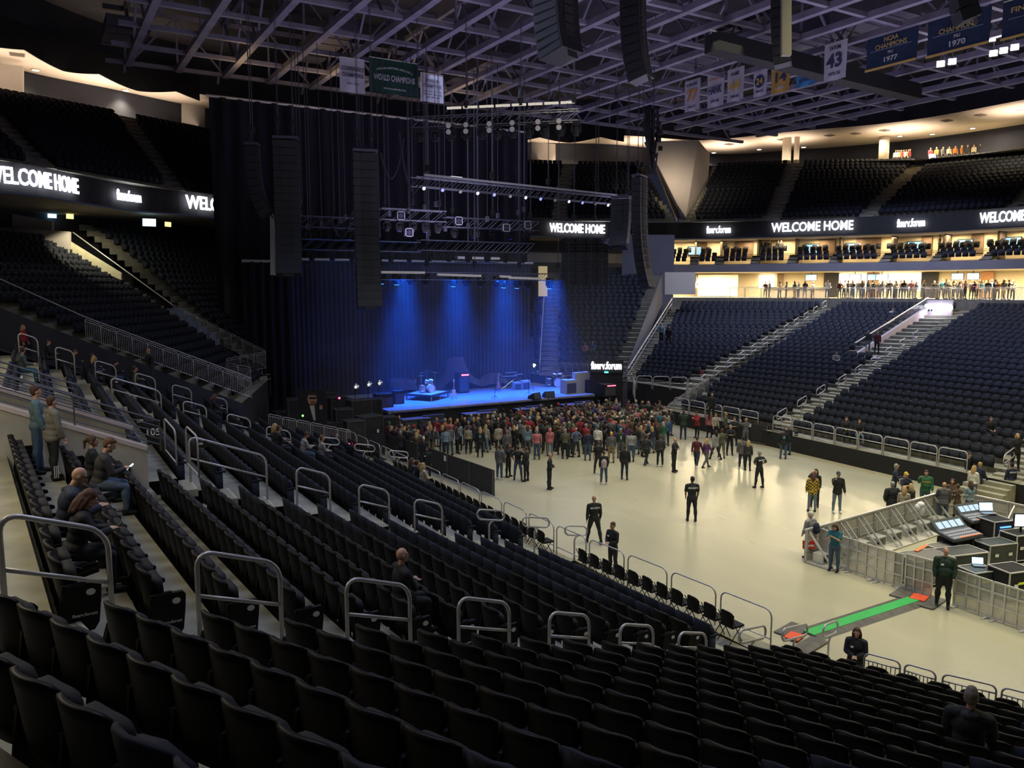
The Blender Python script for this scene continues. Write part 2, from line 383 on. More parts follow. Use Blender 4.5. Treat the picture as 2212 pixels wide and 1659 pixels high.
# shape of the aisle end panel, with its number plate and lettering
pan = [(.02+.0, .60), (.34, .60), (.37, .56), (.36, .40), (.33, .14), (.28, .06), (.06, .02), (0, .06), (-.03, .45)]
def endpanel(side):
    b = MB(); x = .275*side; b.prism(pan, .06, Matrix.Translation((x-.03+.02*side, .0, 0)) @ Matrix(((0, 0, 1, 0), (1, 0, 0, 0), (0, 1, 0, 0), (0, 0, 0, 1))))
    me = b.mesh('end_panel'); me.materials.append(M_SEAT); return me
def plate(side):
    b = MB(); x = .275*side + .02*side + .033*side; n = 18
    b.tube([(x-.002, .26, .50), (x+.002, .26, .50)], .038, 18); me = b.mesh('number_plate')
    for v in me.vertices: v.co.y = .26 + (v.co.y-.26)*1.25
    me.materials.append(M_PLATE); return me
def logo(side):
    me = text_mesh('fiserv.forum', .052, .001, .0012, 'lettering'); x = .275*side + .02*side + .034*side
    R = Matrix(((0, 0, 1), (1, 0, 0), (0, 1, 0))) if side > 0 else Matrix(((0, 0, -1), (-1, 0, 0), (0, 1, 0)))
    me.transform(Matrix.Translation((x, .19, .25)) @ R.to_4x4()); me.materials.append(M_PLATE); return me
ME_END = {s: (endpanel(s), plate(s), logo(s)) for s in (1, -1)}
CAMS = {'turned': ('the turned block in front of the camera', 'aisle'), 'straight': ('the block left of the handrail aisle', 'aisle'),
        'second': ('the second block along the near side', 'near aisle'), 'third': ('the far near-side block', 'near aisle')}
n_ind = 0; stuffT = []
LAB = {}
def side_of(s):     # x+ side of the seat looks to its right when facing downhill
    return {'turned': {'R': -1}, 'straight': {'L': 1, 'R': -1}, 'second': {'L': 1, 'R': -1}, 'third': {'L': 1, 'R': -1}}[s[4]].get(s[7])
def blocked(s):
    for (bx, by) in SKIP:
        if (s[0]-bx)**2 + (s[1]-by)**2 < .01: return True
    return False
def build_seats():
    global n_ind
    for s in seatT:
        x, y, z, rz, where, k, i, e = s
        vis = seat_size(s) > -900
        if n_ind < 300 and vis:
            n_ind += 1
            blk, an = CAMS[where]
            lab = f"black arena seat, {ORD[i]} from the {an}, {ORD[k-1]} raised row up, in {blk}"
            lab = ' '.join(lab.split()[:16]) if len(lab.split()) > 16 else lab
            if where == 'turned': lab = f"black folded seat, {ORD[i]} in from aisle, {ORD[k-1]} row up, camera's turned block"
            elif where == 'straight': lab = f"black folded seat, {ORD[i]} in from handrail aisle, {ORD[k-1]} row up, straight block"
            elif where == 'second': lab = f"black folded seat, {ORD[i]} past the second aisle, {ORD[k-1]} row up"
            else: lab = f"black folded seat, {ORD[i]} past the third aisle, {ORD[k-1]} row up"
            r = empty('arena_seat', (x, y, z), rz, lab, 'seat', 'near seats of the arena stands')
            occ = blocked(s)
            link('backrest', me_back, r)
            c = link('seat_cushion', me_cush, r)
            if occ: c.location = (0, .66, .40); c.rotation_euler = (PI/2+.12, 0, 0); c.location = (0, .80, .27)
            link('armrest', me_arm, r); link('support', me_leg, r)
            if e:
                sd = side_of(s); a, b, l = ME_END[sd]
                p = link('end_panel', a, r); link('number_plate', b, p); link('lettering', l, p)
        else: stuffT.append(s[:4])
farT = []      # seats of the far stands: x, y, z, rz
# ------------------------------------------------------------------ far stands
CC = Vector((30, 32, 0))
def bank(cols, n, name, gaps=(), seat_pitch=.56, sq=1, aisle_w=.75, skip_seat=None, steps_at=None, zend=True, mtr=None, front=1.5):
    """cols: list of (bottom, top) points; stepped rows between them, seats in each bay, stairs on each inner column"""
    fr = MB(); t_, r_ = MB(), MB(); cols = [(Vector(a), Vector(b)) for a, b in cols]
    pt = lambda c, i: c[0].lerp(c[1], i/n)
    for ci in range(len(cols)-1):
        if ci in gaps: continue
        a, b = cols[ci], cols[ci+1]
        for i in range(n):
            p0, p1, q0, q1 = pt(a, i), pt(b, i), pt(a, i+1), pt(b, i+1)
            z = (p0.z+p1.z)/2; zn = (q0.z+q1.z)/2
            P = [Vector((p.x, p.y, z)) for p in (p0, p1, q1, q0)]
            t_.add(P, [(0, 1, 2, 3)]); r_.add([P[3], P[2], Vector((q1.x, q1.y, zn)), Vector((q0.x, q0.y, zn))], [(0, 1, 2, 3)])
            if i == 0 and front: zb = 0 if z < 3.6 else z-front; fr.add([Vector((p0.x, p0.y, zb)), Vector((p1.x, p1.y, zb)), P[1], P[0]], [(0, 1, 2, 3)])
            m0 = p0.lerp(q0, .80); m1 = p1.lerp(q1, .80); d = (m1-m0); d.z = 0; L = d.length; d.normalize()
            out = Vector((d.y, -d.x, 0)); mid = (q0+q1-p0-p1); 
            if out.dot(mid) > 0: out = -out
            ns = int((L - 2*aisle_w)/seat_pitch)
            if ns < 1 or i == 0 and False: continue
            off = (L - ns*seat_pitch)/2
            for j in range(ns):
                q = m0 + d*(off + seat_pitch*(j+.5))
                if skip_seat and skip_seat(q): continue
                if in_frame(q.x, q.y, z+.5, 40): farT.append((q.x, q.y, z, row_rz(out)))
    struct('floor_'+name, t_, mtr or M_TREAD); struct('wall_'+name, r_, M_RISER)
    if fr.v: struct('wall_'+name+'_front', fr, M_BLACK)
    st = MB()
    for ci in (steps_at if steps_at is not None else range(1, len(cols)-1)):
        c = cols[ci]
        for i in range(n):
            p, q = pt(c, i), pt(c, i+1); d = q-p; run = Vector((d.x, d.y, 0)); rl = run.length; run.normalize(); sd = Vector((-run.y, run.x, 0))
            R = Matrix((sd, run, Vector((0, 0, 1)))).transposed()
            st.box(Vector((p.x, p.y, p.z + d.z*.25)) + run*rl*.75, (1.3, rl*.5, d.z*.5), R)
            st.box(Vector((p.x, p.y, p.z+.012)) + run*rl*.3, (1.3, rl*.5, .02), R)
    if st.v: struct('floor_'+name+'_stairs', st, M_TREAD)
LZ0, LZ1, ZC = .95, 7.75, 8.6
def V3(p, z): return Vector((p[0], p[1], z))
LC = {'c0': (V3((37.0, 8), LZ0), V3((67, 4), LZ1)), 'c1': (V3((37.4, 19.3), LZ0), V3((70, 23), LZ1)),
      'c2': (V3((38.2, 33.0), LZ0), V3((70.8, 40.3), LZ1)), 'c3': (V3((38.6, 43.0), LZ0), V3((65.0, 50.2), LZ1)),
      'c3b': (V3((40.8, 43.6), 2.2), V3((65.0, 50.2), LZ1)), 'cE': (V3((40.6, 50.2), 2.2), V3((54.5, 60.5), LZ1)),
      'cEb': (V3((40.6, 50.8), 2.4), V3((53.6, 61.0), 11.2)), 'cS': (V3((36.4, 55.4), 2.4), V3((46.5, 70.0), 11.2)), 'cT': (V3((35.9, 57.4), 2.4), V3((42, 72), 11.2))}
# the side vomitory by aisle C takes a bite out of the block right of it
c2a, c2b = LC['c2']
def vomit(q):
    w = (q - c2a); ab = (c2b-c2a); L = Vector((ab.x, ab.y, 0)); s = (w.x*L.x + w.y*L.y)/L.length_squared; n = (-L.y*w.x + L.x*w.y)/L.length
    return .50 < s < .93 and 0 < n < 3.1
bank([LC['c0'], LC['c1'], LC['c2'], LC['c3']], 27, 'opposite_terraces', skip_seat=vomit, steps_at=(1, 2, 3))
bank([LC['c3b'], LC['cE']], 22, 'corner_terraces', steps_at=(1,))
bank([LC['cEb'], LC['cS'], LC['cT']], 24, 'stage_side_terraces', steps_at=(1,))
# near-left corner
bank([((9.2, 43.9, 3.5), (-9.5, 47.5, 12.6)), ((13.2, 54.4, 3.5), (2.2, 62.6, 12.6))], 23, 'left_corner_terraces', steps_at=(1,))
bank([((13.6, 55.6, 3.7), (3.0, 63.6, 14.0)), ((15, 59.2, 3.7), (14.5, 72, 14.0))], 25, 'left_end_terraces', steps_at=())
# ribbon ring and upper deck
R0 = [(-9, 44.0), (-2.34, 50.76), (.56, 52.83), (5.62, 59.21), (10.4, 61.52), (16, 65.0), (30, 68.8), (48.49, 68.28), (56, 66.0), (61.72, 61.99), (66.67, 53.79), (70.78, 45.99), (71.45, 38.62), (71.8, 28), (70.5, 16)]
def smooth_poly(P, m=4):
    P = [Vector((*p, 0)) for p in P]; out = []
    for i in range(len(P)-1):
        a, b, c, d = P[max(i-1, 0)], P[i], P[i+1], P[min(i+2, len(P)-1)]
        for j in range(m):
            t = j/m; out.append(.5*((2*b) + (c-a)*t + (2*a-5*b+4*c-d)*t*t + (3*b-a-3*c+d)*t**3))
    out.append(P[-1]); return out
RING = smooth_poly(R0)
def offs(P, d):
    return [p + (p-CC).normalized()*d for p in P]
def band(P, z0, z1, Q=None, flip=False):
    mb = MB(); Q = Q or P
    for i in range(len(P)-1): mb.quad(V3(P[i], z0), V3(P[i+1], z0), V3(Q[i+1], z1), V3(Q[i], z1))
    return mb
UT = [(-12, 62), (-5, 69), (.23, 72.9), (5.94, 74.8), (14.6, 80.2), (22, 82.5), (35, 83), (50, 79.6), (56.1, 77.2), (62.5, 74.2), (70.6, 69.9), (76.5, 64.5), (80.7, 60.0), (85.5, 56), (87.6, 50.5), (88.2, 44), (88.4, 34)]
def on_px(px, py, z): return PZ(px, py, z)
U0, U1 = 16.4, 23.8
UC = [((-9, 44, U0), (-16, 62, U1)), ((1.0, 53.4, U0), (-3.4, 70.5, U1)), ((9.0, 60.9, U0), (7.4, 75.6, U1)), ((16, 64.8, U0), (19, 82, U1))]
bank(UC, 15, 'upper_deck_left', steps_at=(1, 2), front=0)
UC2 = [((40, 69.5, U0), (44, 82, U1)), ((46.5, 69.0, U0), (54.2, 78.2, U1)), (tuple(PZ(1462, 478, U0)), tuple(PZ(1388, 357, U1)))]
bank(UC2, 15, 'upper_deck_end', steps_at=(1,), front=0)
UC3 = [(tuple(PZ(1478, 480, U0)), tuple(PZ(1530, 360, U1))), (tuple(PZ(1668, 476, U0)), tuple(PZ(1722, 352, U1))), (tuple(PZ(1868, 470, U0)), tuple(PZ(1992, 350, U1))), (tuple(PZ(2190, 452, U0)), tuple(PZ(2330, 318, U1)))]
bank(UC3, 15, 'upper_deck_side', steps_at=(0, 1, 2, 3), front=0)
# ribbon board, fascias, decks of each level
mb = band(RING, 14.8, U0-.0); struct('wall_ribbon_board', mb, M_BLACK)
mb = band(offs(RING, 9), 14.7, 14.7, RING); struct('ceiling_suites', mb, mat('suite_ceiling', (.35, .30, .24), .8, noise=.05))
opp = [p for p in RING if p.x > 57.5]
mb = band(opp, 11.25, 12.05); mbb = band(offs(opp, 1.5), 12.05, 12.05, opp); mb.add(mbb.v, mbb.f); struct('wall_suite_fascia', mb, mat('fascia_violet', (.26, .25, .29), .55, noise=.08, nscale=.5))
mb = band(offs(opp, 10), 11.25, 11.25, opp); struct('ceiling_concourse', mb, M_CREAM)
mb = band(opp, ZC, ZC, offs(opp, 10)); struct('floor_concourse', mb, M_TREAD)
M_WARMW = mat('warm_plaster', (.74, .62, .42), .8, noise=.08, nscale=.5)
mb = band(offs(opp, 8.5), ZC, 11.25); struct('wall_concourse_back', mb, M_WARMW)
mb = band(offs(opp, 5.0), 12.05, 14.7); struct('wall_suite_back', mb, M_WARMW)
left = [p for p in RING if p.x < 20]
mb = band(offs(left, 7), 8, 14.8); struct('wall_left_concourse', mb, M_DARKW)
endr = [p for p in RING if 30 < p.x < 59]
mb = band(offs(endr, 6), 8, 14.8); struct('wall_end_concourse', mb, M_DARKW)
mb = band(offs(endr, 3.5), 12.3, 13.3); struct('wall_end_fascia', mb, M_FASC)
# upper concourse wall, soffit, dark bulkhead over it
SF = [(-9, 60), (-4, 66), (-.93, 68.98), (1.93, 71.9), (5.19, 74.8), (8.82, 77), (14, 78.8), (24, 82), (38, 82.5), (50.4, 80.5), (59.7, 74.9), (69.5, 72.5), (73.9, 63.9), (79.7, 53.7), (80.3, 42), (80, 30)]
SB = [(-14, 66), (-6, 73), (-1.2, 76.7), (2.5, 79), (6.6, 80.6), (10.5, 82.5), (15.1, 84.4), (25, 87), (40, 88), (52.7, 84.2), (62.4, 80.2), (77.7, 79.3), (83.8, 72.4), (90.4, 60.8), (92.2, 48), (92, 34)]
SFs, SBs = smooth_poly(SF), smooth_poly(SB)
mb = band(SFs, 27, 27, SBs); struct('ceiling_soffit', mb, mat('soffit_plaster', (.66, .56, .50), .8, noise=.04, nscale=.3))
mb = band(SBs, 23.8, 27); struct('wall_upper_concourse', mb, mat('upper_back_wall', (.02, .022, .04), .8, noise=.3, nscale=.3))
mb = band(offs([Vector((*p, 0)) for p in UT], 0), U1, U1, offs([Vector((*p, 0)) for p in UT], 7)); struct('floor_upper_concourse', mb, M_TREAD)
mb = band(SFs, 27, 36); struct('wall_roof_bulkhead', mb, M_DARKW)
# ------------------------------------------------------------------ handrails and guard rails
def arc_pts(c, x, y, r, a0, a1, n=5):
    return [c + x*(r*math.cos(a0+(a1-a0)*i/n)) + y*(r*math.sin(a0+(a1-a0)*i/n)) for i in range(n+1)]
def u_rail(p0, p1, h, r=.022, mid=.5, group=None, label=None, cat='handrail', name='aisle_handrail', rc=.2, balusters=0, bmat=None, barw=.008, low=None):
    """inverted U between two foot points; children: frame, crossbar, balusters"""
    p0, p1 = Vector(p0), Vector(p1); up = Vector((0, 0, 1)); d = p1-p0; L = d.length; dn = d.normalized()
    c = (p0+p1)/2; rt = empty(name, c, 0, label, cat, group); o = -c
    rc = min(rc, L*.35, h*.5)
    a = p0+up*(h-rc); b = p1+up*(h-rc)
    P = [p0] + arc_pts(a+dn*rc, -dn, up, rc, 0, PI/2) + arc_pts(b-dn*rc, up, dn, rc, 0, PI/2) + [p1]
    f = MB(); f.tube([q+o for q in P], r, 8); f.build('frame', M_RAIL, rt, smooth=True)
    ms = MB(); ms.tube([p0+up*h*mid+o, p1+up*h*mid+o], r*.85, 8); ms.build('crossbar', M_RAIL, rt, smooth=True)
    if low: ms = MB(); ms.tube([p0+up*h*low+o, p1+up*h*low+o], r*.8, 8); ms.build('crossbar', M_RAIL, rt, smooth=True)
    if balusters:
        bb = MB(); zb = .08; zt_ = h*mid if mid > .6 else h-.03
        for i in range(1, balusters):
            q = p0.lerp(p1, i/balusters)+o; bb.bar(q+up*zb, q+up*zt_, barw*2, barw*2)
        bb.build('balusters', M_RAIL, rt)
        ms = MB(); ms.tube([p0+up*zb+o, p1+up*zb+o], r*.7, 6); ms.build('bottom_rail', M_RAIL, rt)
    return rt
def loop_rail(pc, dirn, w, hh, top, r=.028, label=None, group=None):
    """oval loop on a curved stem"""
    pc = Vector(pc); up = Vector((0, 0, 1)); dn = Vector(dirn).normalized(); rt = empty('loop_handrail', pc, 0, label, 'handrail', group)
    R = hh/2; c0 = -dn*(w/2-R) + up*(top-R); c1 = dn*(w/2-R) + up*(top-R)
    P = arc_pts(c0, -dn, up, R, -PI/2, PI/2, 8) + arc_pts(c1, up, dn, R, 0, PI, 8)
    P = [q for i, q in enumerate(P)]
    f = MB(); f.tube(P, r, 8, closed=True); f.build('loop', M_RAIL, rt, smooth=True)
    s = MB(); s.tube([dn*.12 + up*(top-hh), dn*.0 + up*(top-hh-.06), -dn*.06 + up*(top-hh-.16), -dn*.06], r, 8); s.build('stem', M_RAIL, rt, smooth=True); return rt
def kfind(fn, x, dz=.9):
    lo, hi = -3, 24
    for _ in range(50):
        m = (lo+hi)/2; p = fn(m); q = proj((p.x, p.y, zr(m)+dz))
        if q[0] > x: lo = m
        else: hi = m
    return (lo+hi)/2
def rail_px(fn, x0, x1, ytop, label, group, loop=False, mid=.52, hmin=.6):
    k0, k1 = kfind(fn, x0), kfind(fn, x1); a, b = fn(k0), fn(k1); za, zb = zr(k0), zr(k1)
    # height from the pixel row of the upper corner
    lo, hi = .2, 2.0
    for _ in range(40):
        m = (lo+hi)/2
        if proj((a.x, a.y, za+m))[1] > ytop: lo = m
        else: hi = m
    h = max(hmin, (lo+hi)/2)
    if loop:
        c = (a+b)/2; z = (za+zb)/2 ; d = Vector((b.x-a.x, b.y-a.y, (zb-za)*.6))
        if z < .5: z = 0 if zb < .3 else z
        return loop_rail((c.x, c.y, max(0, math.floor(0) if z < 0 else z)), d, max(.62, d.length*.98), .30, h + (za-z) if z > 0 else h+za, label=label, group=group)
    return u_rail((a.x, a.y, za), (b.x, b.y, zb), h, .028, label=label, group=group, mid=mid)
fa = lambda k: apt(k)
RR = .03
R1 = [(0, 235, 1108), (425, 605, 1190), (748, 885, 1248), (990, 1100, 1290), (1187, 1273, 1322), (1340, 1412, 1348), (1467, 1527, 1366)]
for i, (a, b, y) in enumerate(R1):
    rail_px(fa, a, b, y, f"grey inverted-U handrail, {ORD[i]} from the camera down the nearest aisle", 'handrails in the nearest aisle')
R1b = [(1597, 1655, 1373), (1690, 1745, 1370), (1765, 1815, 1368)]
for i, (a, b, y) in enumerate(R1b[:2]):
    rail_px(fa, a, b, y, f"grey loop-shaped handrail, {['higher', 'lower'][i]} of two at the nearest aisle's foot", 'handrails in the nearest aisle', True)
q = PZ(1790, 1435, 0); loop_rail(q, (1, .2, -.1), .8, .34, 1.12, label='grey loop-shaped handrail standing on the floor below the nearest aisle', group='handrails in the nearest aisle')
def yl(y): return lambda k: Vector((ax(k), y, 0))
R2 = [(408, 575, 942), (640, 712, 1008), (775, 840, 1045), (895, 955, 1077)]
for i, (a, b, y) in enumerate(R2):
    rail_px(yl(20.3), a, b, y, f"grey inverted-U handrail, {ORD[i]} from the top of the second aisle", 'handrails in the second aisle')
R2b = [(1030, 1090, 1107), (1128, 1187, 1123), (1220, 1268, 1141)]
for i, (a, b, y) in enumerate(R2b):
    rail_px(yl(20.3), a, b, y, f"grey loop handrail, {ORD[i]} loop going down the second aisle", 'handrails in the second aisle', True)
R3 = [(240, 347, 815), (395, 445, 865), (490, 540, 893), (575, 627, 920)]
for i, (a, b, y) in enumerate(R3):
    rail_px(yl(34.6), a, b, y, f"grey inverted-U handrail, {ORD[i]} from the top of the third aisle", 'handrails in the third aisle')
for i, (a, b, y) in enumerate([(688, 733, 948), (765, 810, 963), (840, 882, 977)]):
    rail_px(yl(34.6), a, b, y, f"grey loop handrail, {ORD[i]} loop going down the third aisle", 'handrails in the third aisle', True)
for i, (a, b, y) in enumerate([(40, 82, 718), (120, 160, 748), (205, 250, 778), (292, 335, 805), (372, 413, 830), (455, 490, 855)]):
    rail_px(yl(40.8), a, b, y, f"small grey handrail, {ORD[i]} from the top of the far near-side aisle", 'handrails in the fourth aisle')
# small gate rails at the head of aisle 2 and 3
def gate(px0, py0, px1, py1, h, t0, t1, label):
    a, b = PT(px0, py0, t0), PT(px1, py1, t1); u_rail(a, b, h, label=label, group='gate rails at the vomitory', rc=.15, mid=.05)
gate(358, 975, 382, 1005, .85, 20.0, 19.2, 'narrow grey gate rail at the vomitory mouth, left one')
gate(405, 1005, 430, 1032, .95, 18.8, 18.2, 'narrow grey gate rail beside the block sign, right one')
# front guard rails of the near side stand
n = 0; y = 43.6
pos = []
y = 12.7
while y < 40.5:
    pos.append((y, y+1.55)); y += 1.72
for i, (a, b) in enumerate(pos):
    xx = lambda y_: 14.25 + max(0, (20.3-y_)*.075)
    u_rail((xx(a), a, zr(0)), (xx(b), b, zr(0)), .97, .02, label=f"low grey guard rail at the near stand's front, {ORD[i]} panel from the aisle", cat='guard rail', name='guard_rail', group='near side front guard rails', mid=.25)
# picket guards of the turned block
for i, (px0, px1, y0, y1) in enumerate([(1868, 1945, 1410, 1430), (1955, 2022, 1433, 1452), (2037, 2153, 1455, 1482), (2165, 2260, 1484, 1508)]):
    a, b = PZ(px0, y0, 1.9), PZ(px1, y1, 1.9); a.z = b.z = zr(0)-.08
    u_rail(a, b, .98, .02, label=f"grey picket guard rail before the turned block, {ORD[i]} from the left", cat='guard rail', name='picket_guard', group='picket guards by the turned block', mid=.84, balusters=8, rc=.12)
# picket guards from the far end of the near stand down to the aisle-side gate: follow pixels and heights
def picket_run(pts, n, h, what, group, first=0, **kw):
    P = [Vector(p) for p in pts]; L = [(P[i+1]-P[i]).length for i in range(len(P)-1)]; T = sum(L)
    def at(s):
        s *= T
        for i, l in enumerate(L):
            if s <= l or i == len(L)-1: return P[i].lerp(P[i+1], s/l)
            s -= l
    for i in range(n):
        u_rail(at((i+.03)/n), at((i+.97)/n), h, .018, label=f"{what}, {ORD[first+i]} panel", cat='guard rail', name='picket_guard', group=group, mid=.9, balusters=8, rc=.08, **kw)
Zr5 = 3.5
picket_run([(ax(5)+.1, 41.4, zr(4)), (14.2, 40.9, zr(0)+.0)], 6, 1.05, 'grey picket guard at the far end of the near stand', 'picket guards at the near stand end')
# line A: handrail with pickets between near stand and the corner block
A0, A1 = PT(545, 862, 43.0), PT(185, 732, 40.5)
picket_run([A1, A0], 11, 1.02, 'grey picket guard descending left of the stage', 'picket guards between the left blocks')
top = PT(-60, 625, 39.5)
b = MB(); b.tube([top + Vector((0, 0, 1.15)), A1 + Vector((0, 0, 1.12)), A0 + Vector((0, 0, 1.12))], .03, 8)
r = b.build('sloping_handrail', M_RAIL); tag(r, 'long grey handrail sloping down along the corner block left of stage', 'handrail')
# line B
B0, B1 = PT(575, 795, 53.5), PT(375, 695, 53.0)
picket_run([B1, B0], 8, 1.15, 'grey picket guard at the bottom of the far left stairs', 'picket guards of the far left stairs')
topB = PT(160, 540, 53)
b = MB(); b.tube([topB + Vector((0, 0, 1.15)), B1 + Vector((0, 0, 1.1))], .04, 8); r = b.build('sloping_handrail', M_RAIL); tag(r, 'grey handrail sloping above the lit vomitory wall, far left', 'handrail')
picket_run([PT(490, 815, 49.5), PT(575, 797, 53.3)], 3, 1.15, 'grey picket guard across the corner block front', 'picket guards across the corner front')
picket_run([PT(490, 830, 46.5), PT(543, 842, 44.5)], 2, 1.25, 'grey picket guard stepping down at the corner block', 'picket guards across the corner front', 0)
# opposite side: front rails, stair pickets, aisle rails
oppf = [(37.4, 20.7), (38.2, 33.6), (38.55, 43)]
yy = 21.0; i = 0
while yy < 32:
    t = (yy-19.3)/(33-19.3); x0 = 37.4+.8*t; x1 = 37.4+.8*(t+1.45/13.7)
    u_rail((x0+.06, yy, LZ0), (x1+.06, yy+1.45, LZ0), 1.0, .028, label=f"grey front guard rail of the opposite stand, {ORD[i]} panel from the right steps", cat='guard rail', name='guard_rail', group='opposite front guard rails', mid=.6, low=.12)
    yy += 1.55; i += 1
yy = 34.6; i = 0
while yy < 41.8:
    x0 = 38.3+(yy-33)*.03
    u_rail((x0+.06, yy, LZ0), (x0+.1, yy+1.5, LZ0), 1.0, .028, label=f"grey guard rail above the far crowd edge, {ORD[i]} panel", cat='guard rail', name='guard_rail', group='opposite far guard rails', mid=.6, low=.12)
    yy += 1.6; i += 1
def stair_rail_far(c, n, s0, s1, count, loops, what, group):
    c0, c1 = LC[c]
    for i in range(count):
        s = s0 + (s1-s0)*i/max(1, count-1); p = c0.lerp(c1, s); q = c0.lerp(c1, s+.034)
        if i < loops: loop_rail(p, q-p, 1.25, .42, 1.15, .028, label=f"grey loop handrail in {what}, {ORD[i]} from the bottom", group=group)
        else: u_rail(p, q, .98, .028, label=f"grey handrail in {what}, {ORD[i]} from the bottom", group=group)
stair_rail_far('c2', 27, .02, .62, 9, 3, 'the opposite middle aisle', 'handrails of the opposite middle aisle')
stair_rail_far('c3', 27, .08, .93, 13, 0, 'the opposite left aisle', 'handrails of the opposite left aisle')
stair_rail_far('c1', 27, .02, .18, 3, 2, 'the rightmost aisle', 'handrails of the rightmost aisle')
def long_rail(c, s0, s1, off, label, h=1.0):
    c0, c1 = LC[c]; p, q = c0.lerp(c1, s0), c0.lerp(c1, s1); d = (q-p).normalized(); sd = Vector((-d.y, d.x, 0))*off
    r = empty('stair_handrail', p+sd, 0, label, 'handrail'); o = -p
    b = MB(); b.tube([p+Vector((0, 0, h))+o, q+Vector((0, 0, h))+o], .05, 8); b.build('top_rail', M_RAIL, r)
    b = MB(); b.tube([p+Vector((0, 0, h*.5))+o, q+Vector((0, 0, h*.5))+o], .03, 8); b.build('crossbar', M_RAIL, r)
    for i in range(8):
        b = MB(); x = p.lerp(q, i/7)+o; b.tube([x, x+Vector((0, 0, h))], .025, 8); b.build('post', M_RAIL, r)
long_rail('cE', .0, .97, .0, 'long grey handrail climbing between the corner block and side block')
long_rail('cS', .0, .95, .8, 'long grey handrail climbing behind the right stage edge')
picket_run([(37.0, 55.0, 2.4), (40.4, 51.0, 2.3)], 4, 1.1, 'grey picket guard at the corner block beside stage right', 'picket guards beside stage right')
picket_run([PT(1367, 850, 60), PT(1372, 868, 59)], 1, 1.3, 'short grey picket guard beside the lit sign', 'picket guards beside stage right', 4)
for i, (x0, x1) in enumerate([(1375, 1408), (1411, 1446), (1449, 1484), (1487, 1520)]):
    a = PT(x0, 826, 59.5-i*.4); b_ = PT(x1, 829, 59.5-i*.4); a.z = b_.z = 2.2
    u_rail(a, b_, .95, .025, label=f"grey guard rail at the corner block foot, {ORD[i]} from left", cat='guard rail', name='guard_rail', group='corner block guard rails', mid=.5)
# stair with picket rails from the floor to the corner aisle
sa, sb = PZ(1440, 908, 0), PT(1528, 862, 57.6); sb.z = 2.15
st = MB(); run = Vector((sb.x-sa.x, sb.y-sa.y, 0)); rl = run.length; rn = run.normalized(); sd = Vector((-rn.y, rn.x, 0)); R = Matrix((sd, rn, Vector((0, 0, 1)))).transposed()
for i in range(9):
    z = 2.15*(i+1)/9; st.box(Vector((sa.x, sa.y, z/2)) + rn*rl*(i+.5)/9, (1.5, rl/9, z), R)
struct('floor_access_stairs', st, M_TREAD)
for s_, w in ((.75, 'near'), (-.75, 'far')):
    picket_run([Vector((sa.x, sa.y, 0))+sd*s_, Vector((sb.x, sb.y, 2.15))+sd*s_], 5, 1.1, f'grey picket guard on the {w} side of the floor access stairs', 'picket guards of the floor access stairs')
# floor steps at the right, below the rightmost aisle
st = MB()
for i in range(5): st.box((37.3-.34*i-.2, 19.6, (5-i)*.09), (.34, 2.0, (5-i)*.18))
struct('floor_right_steps', st, M_TREAD)
# concourse guard rails
cr = [p for p in smooth_poly(R0, 6) if 62 < p.x and p.y > 22]
i = 0
for j in range(0, len(cr)-1):
    a, b_ = cr[j], cr[j+1]; L = (b_-a).length; m = max(1, round(L/1.9))
    for q in range(m):
        p0, p1 = a.lerp(b_, (q+.03)/m), a.lerp(b_, (q+.97)/m)
        X0 = proj((p0.x, p0.y, ZC)); 
        if X0[0] > 2260 or X0[0] < 1480: continue
        if 1755 < X0[0] < 1800 or 2062 < X0[0] < 2100: continue
        u_rail((p0.x, p0.y, ZC), (p1.x, p1.y, ZC), 1.07, .03, label=f"grey picket rail along the lit concourse, {ORD[i % 30]} from the left", cat='guard rail', name='concourse_rail', group='concourse guard rails', mid=.9, balusters=12, rc=.08, barw=.012); i += 1
# vomitory wall railings with block numbers
def bar_rail(ya, x0, x1, label, top=.55, n=5):
    r = empty('wall_railing', (x0, ya, zt(x0)+.7), 0, label, 'railing')
    o = -Vector((x0, ya, zt(x0)+.7))
    for j in range(n):
        h = .70 + .12 + top*(j/(n-1)); b = MB(); b.tube([Vector((x0, ya, zt(x0)+h))+o, Vector((x1, ya, zt(x1)+h))+o], .016 if j < n-1 else .024, 6); b.build('bar', mat('dark_rail', (.10, .10, .12), .45, .4), r)
    for j in range(5):
        x = x0 + (x1-x0)*j/4; b = MB(); b.bar(Vector((x, ya, zt(x)+.68))+o, Vector((x, ya, zt(x)+.84+top))+o, .03, .03); b.build('post', mat('dark_rail', (.1, .1, .12)), r)
bar_rail(Y_VOM0+.1, V0+.3, -4.5, 'dark horizontal-bar railing on the nearer vomitory wall')
bar_rail(Y_VOM1-.1, V0-1.2, -4.5, 'dark horizontal-bar railing on the farther vomitory wall')
def sign_board(px, py, t, w, h, txt, label, rz):
    p = PT(px, py, t); r = empty('block_sign', p, rz, label, 'sign')
    b = MB(); b.box((0, 0, 0), (w, .03, h)); b.build('board', M_BLACK, r)
    me = text_mesh(txt, h*.42, .003, .004, 'lettering'); me.transform(Matrix.Translation((0, -.02, .02)) @ Matrix.Rotation(PI/2, 4, 'X')); me.materials.append(M_PLATE); link('lettering', me, r)
rzc = -YAW
sign_board(331, 935, 20.6, .30, .62, '105', "black sign reading 105 at the vomitory wall's end", rzc+.1)
sign_board(303, 911, 22.0, .20, .3, '105', "small black 105 sign above the vomitory wall", rzc+.1)
sign_board(434, 960, 19.2, .26, .16, '105', "black 105 tag on the second aisle's long handrail", rzc+.1)
sign_board(252, 826, 33.2, .34, .2, '103', "black 103 tag on the third aisle's long handrail", rzc+.1)

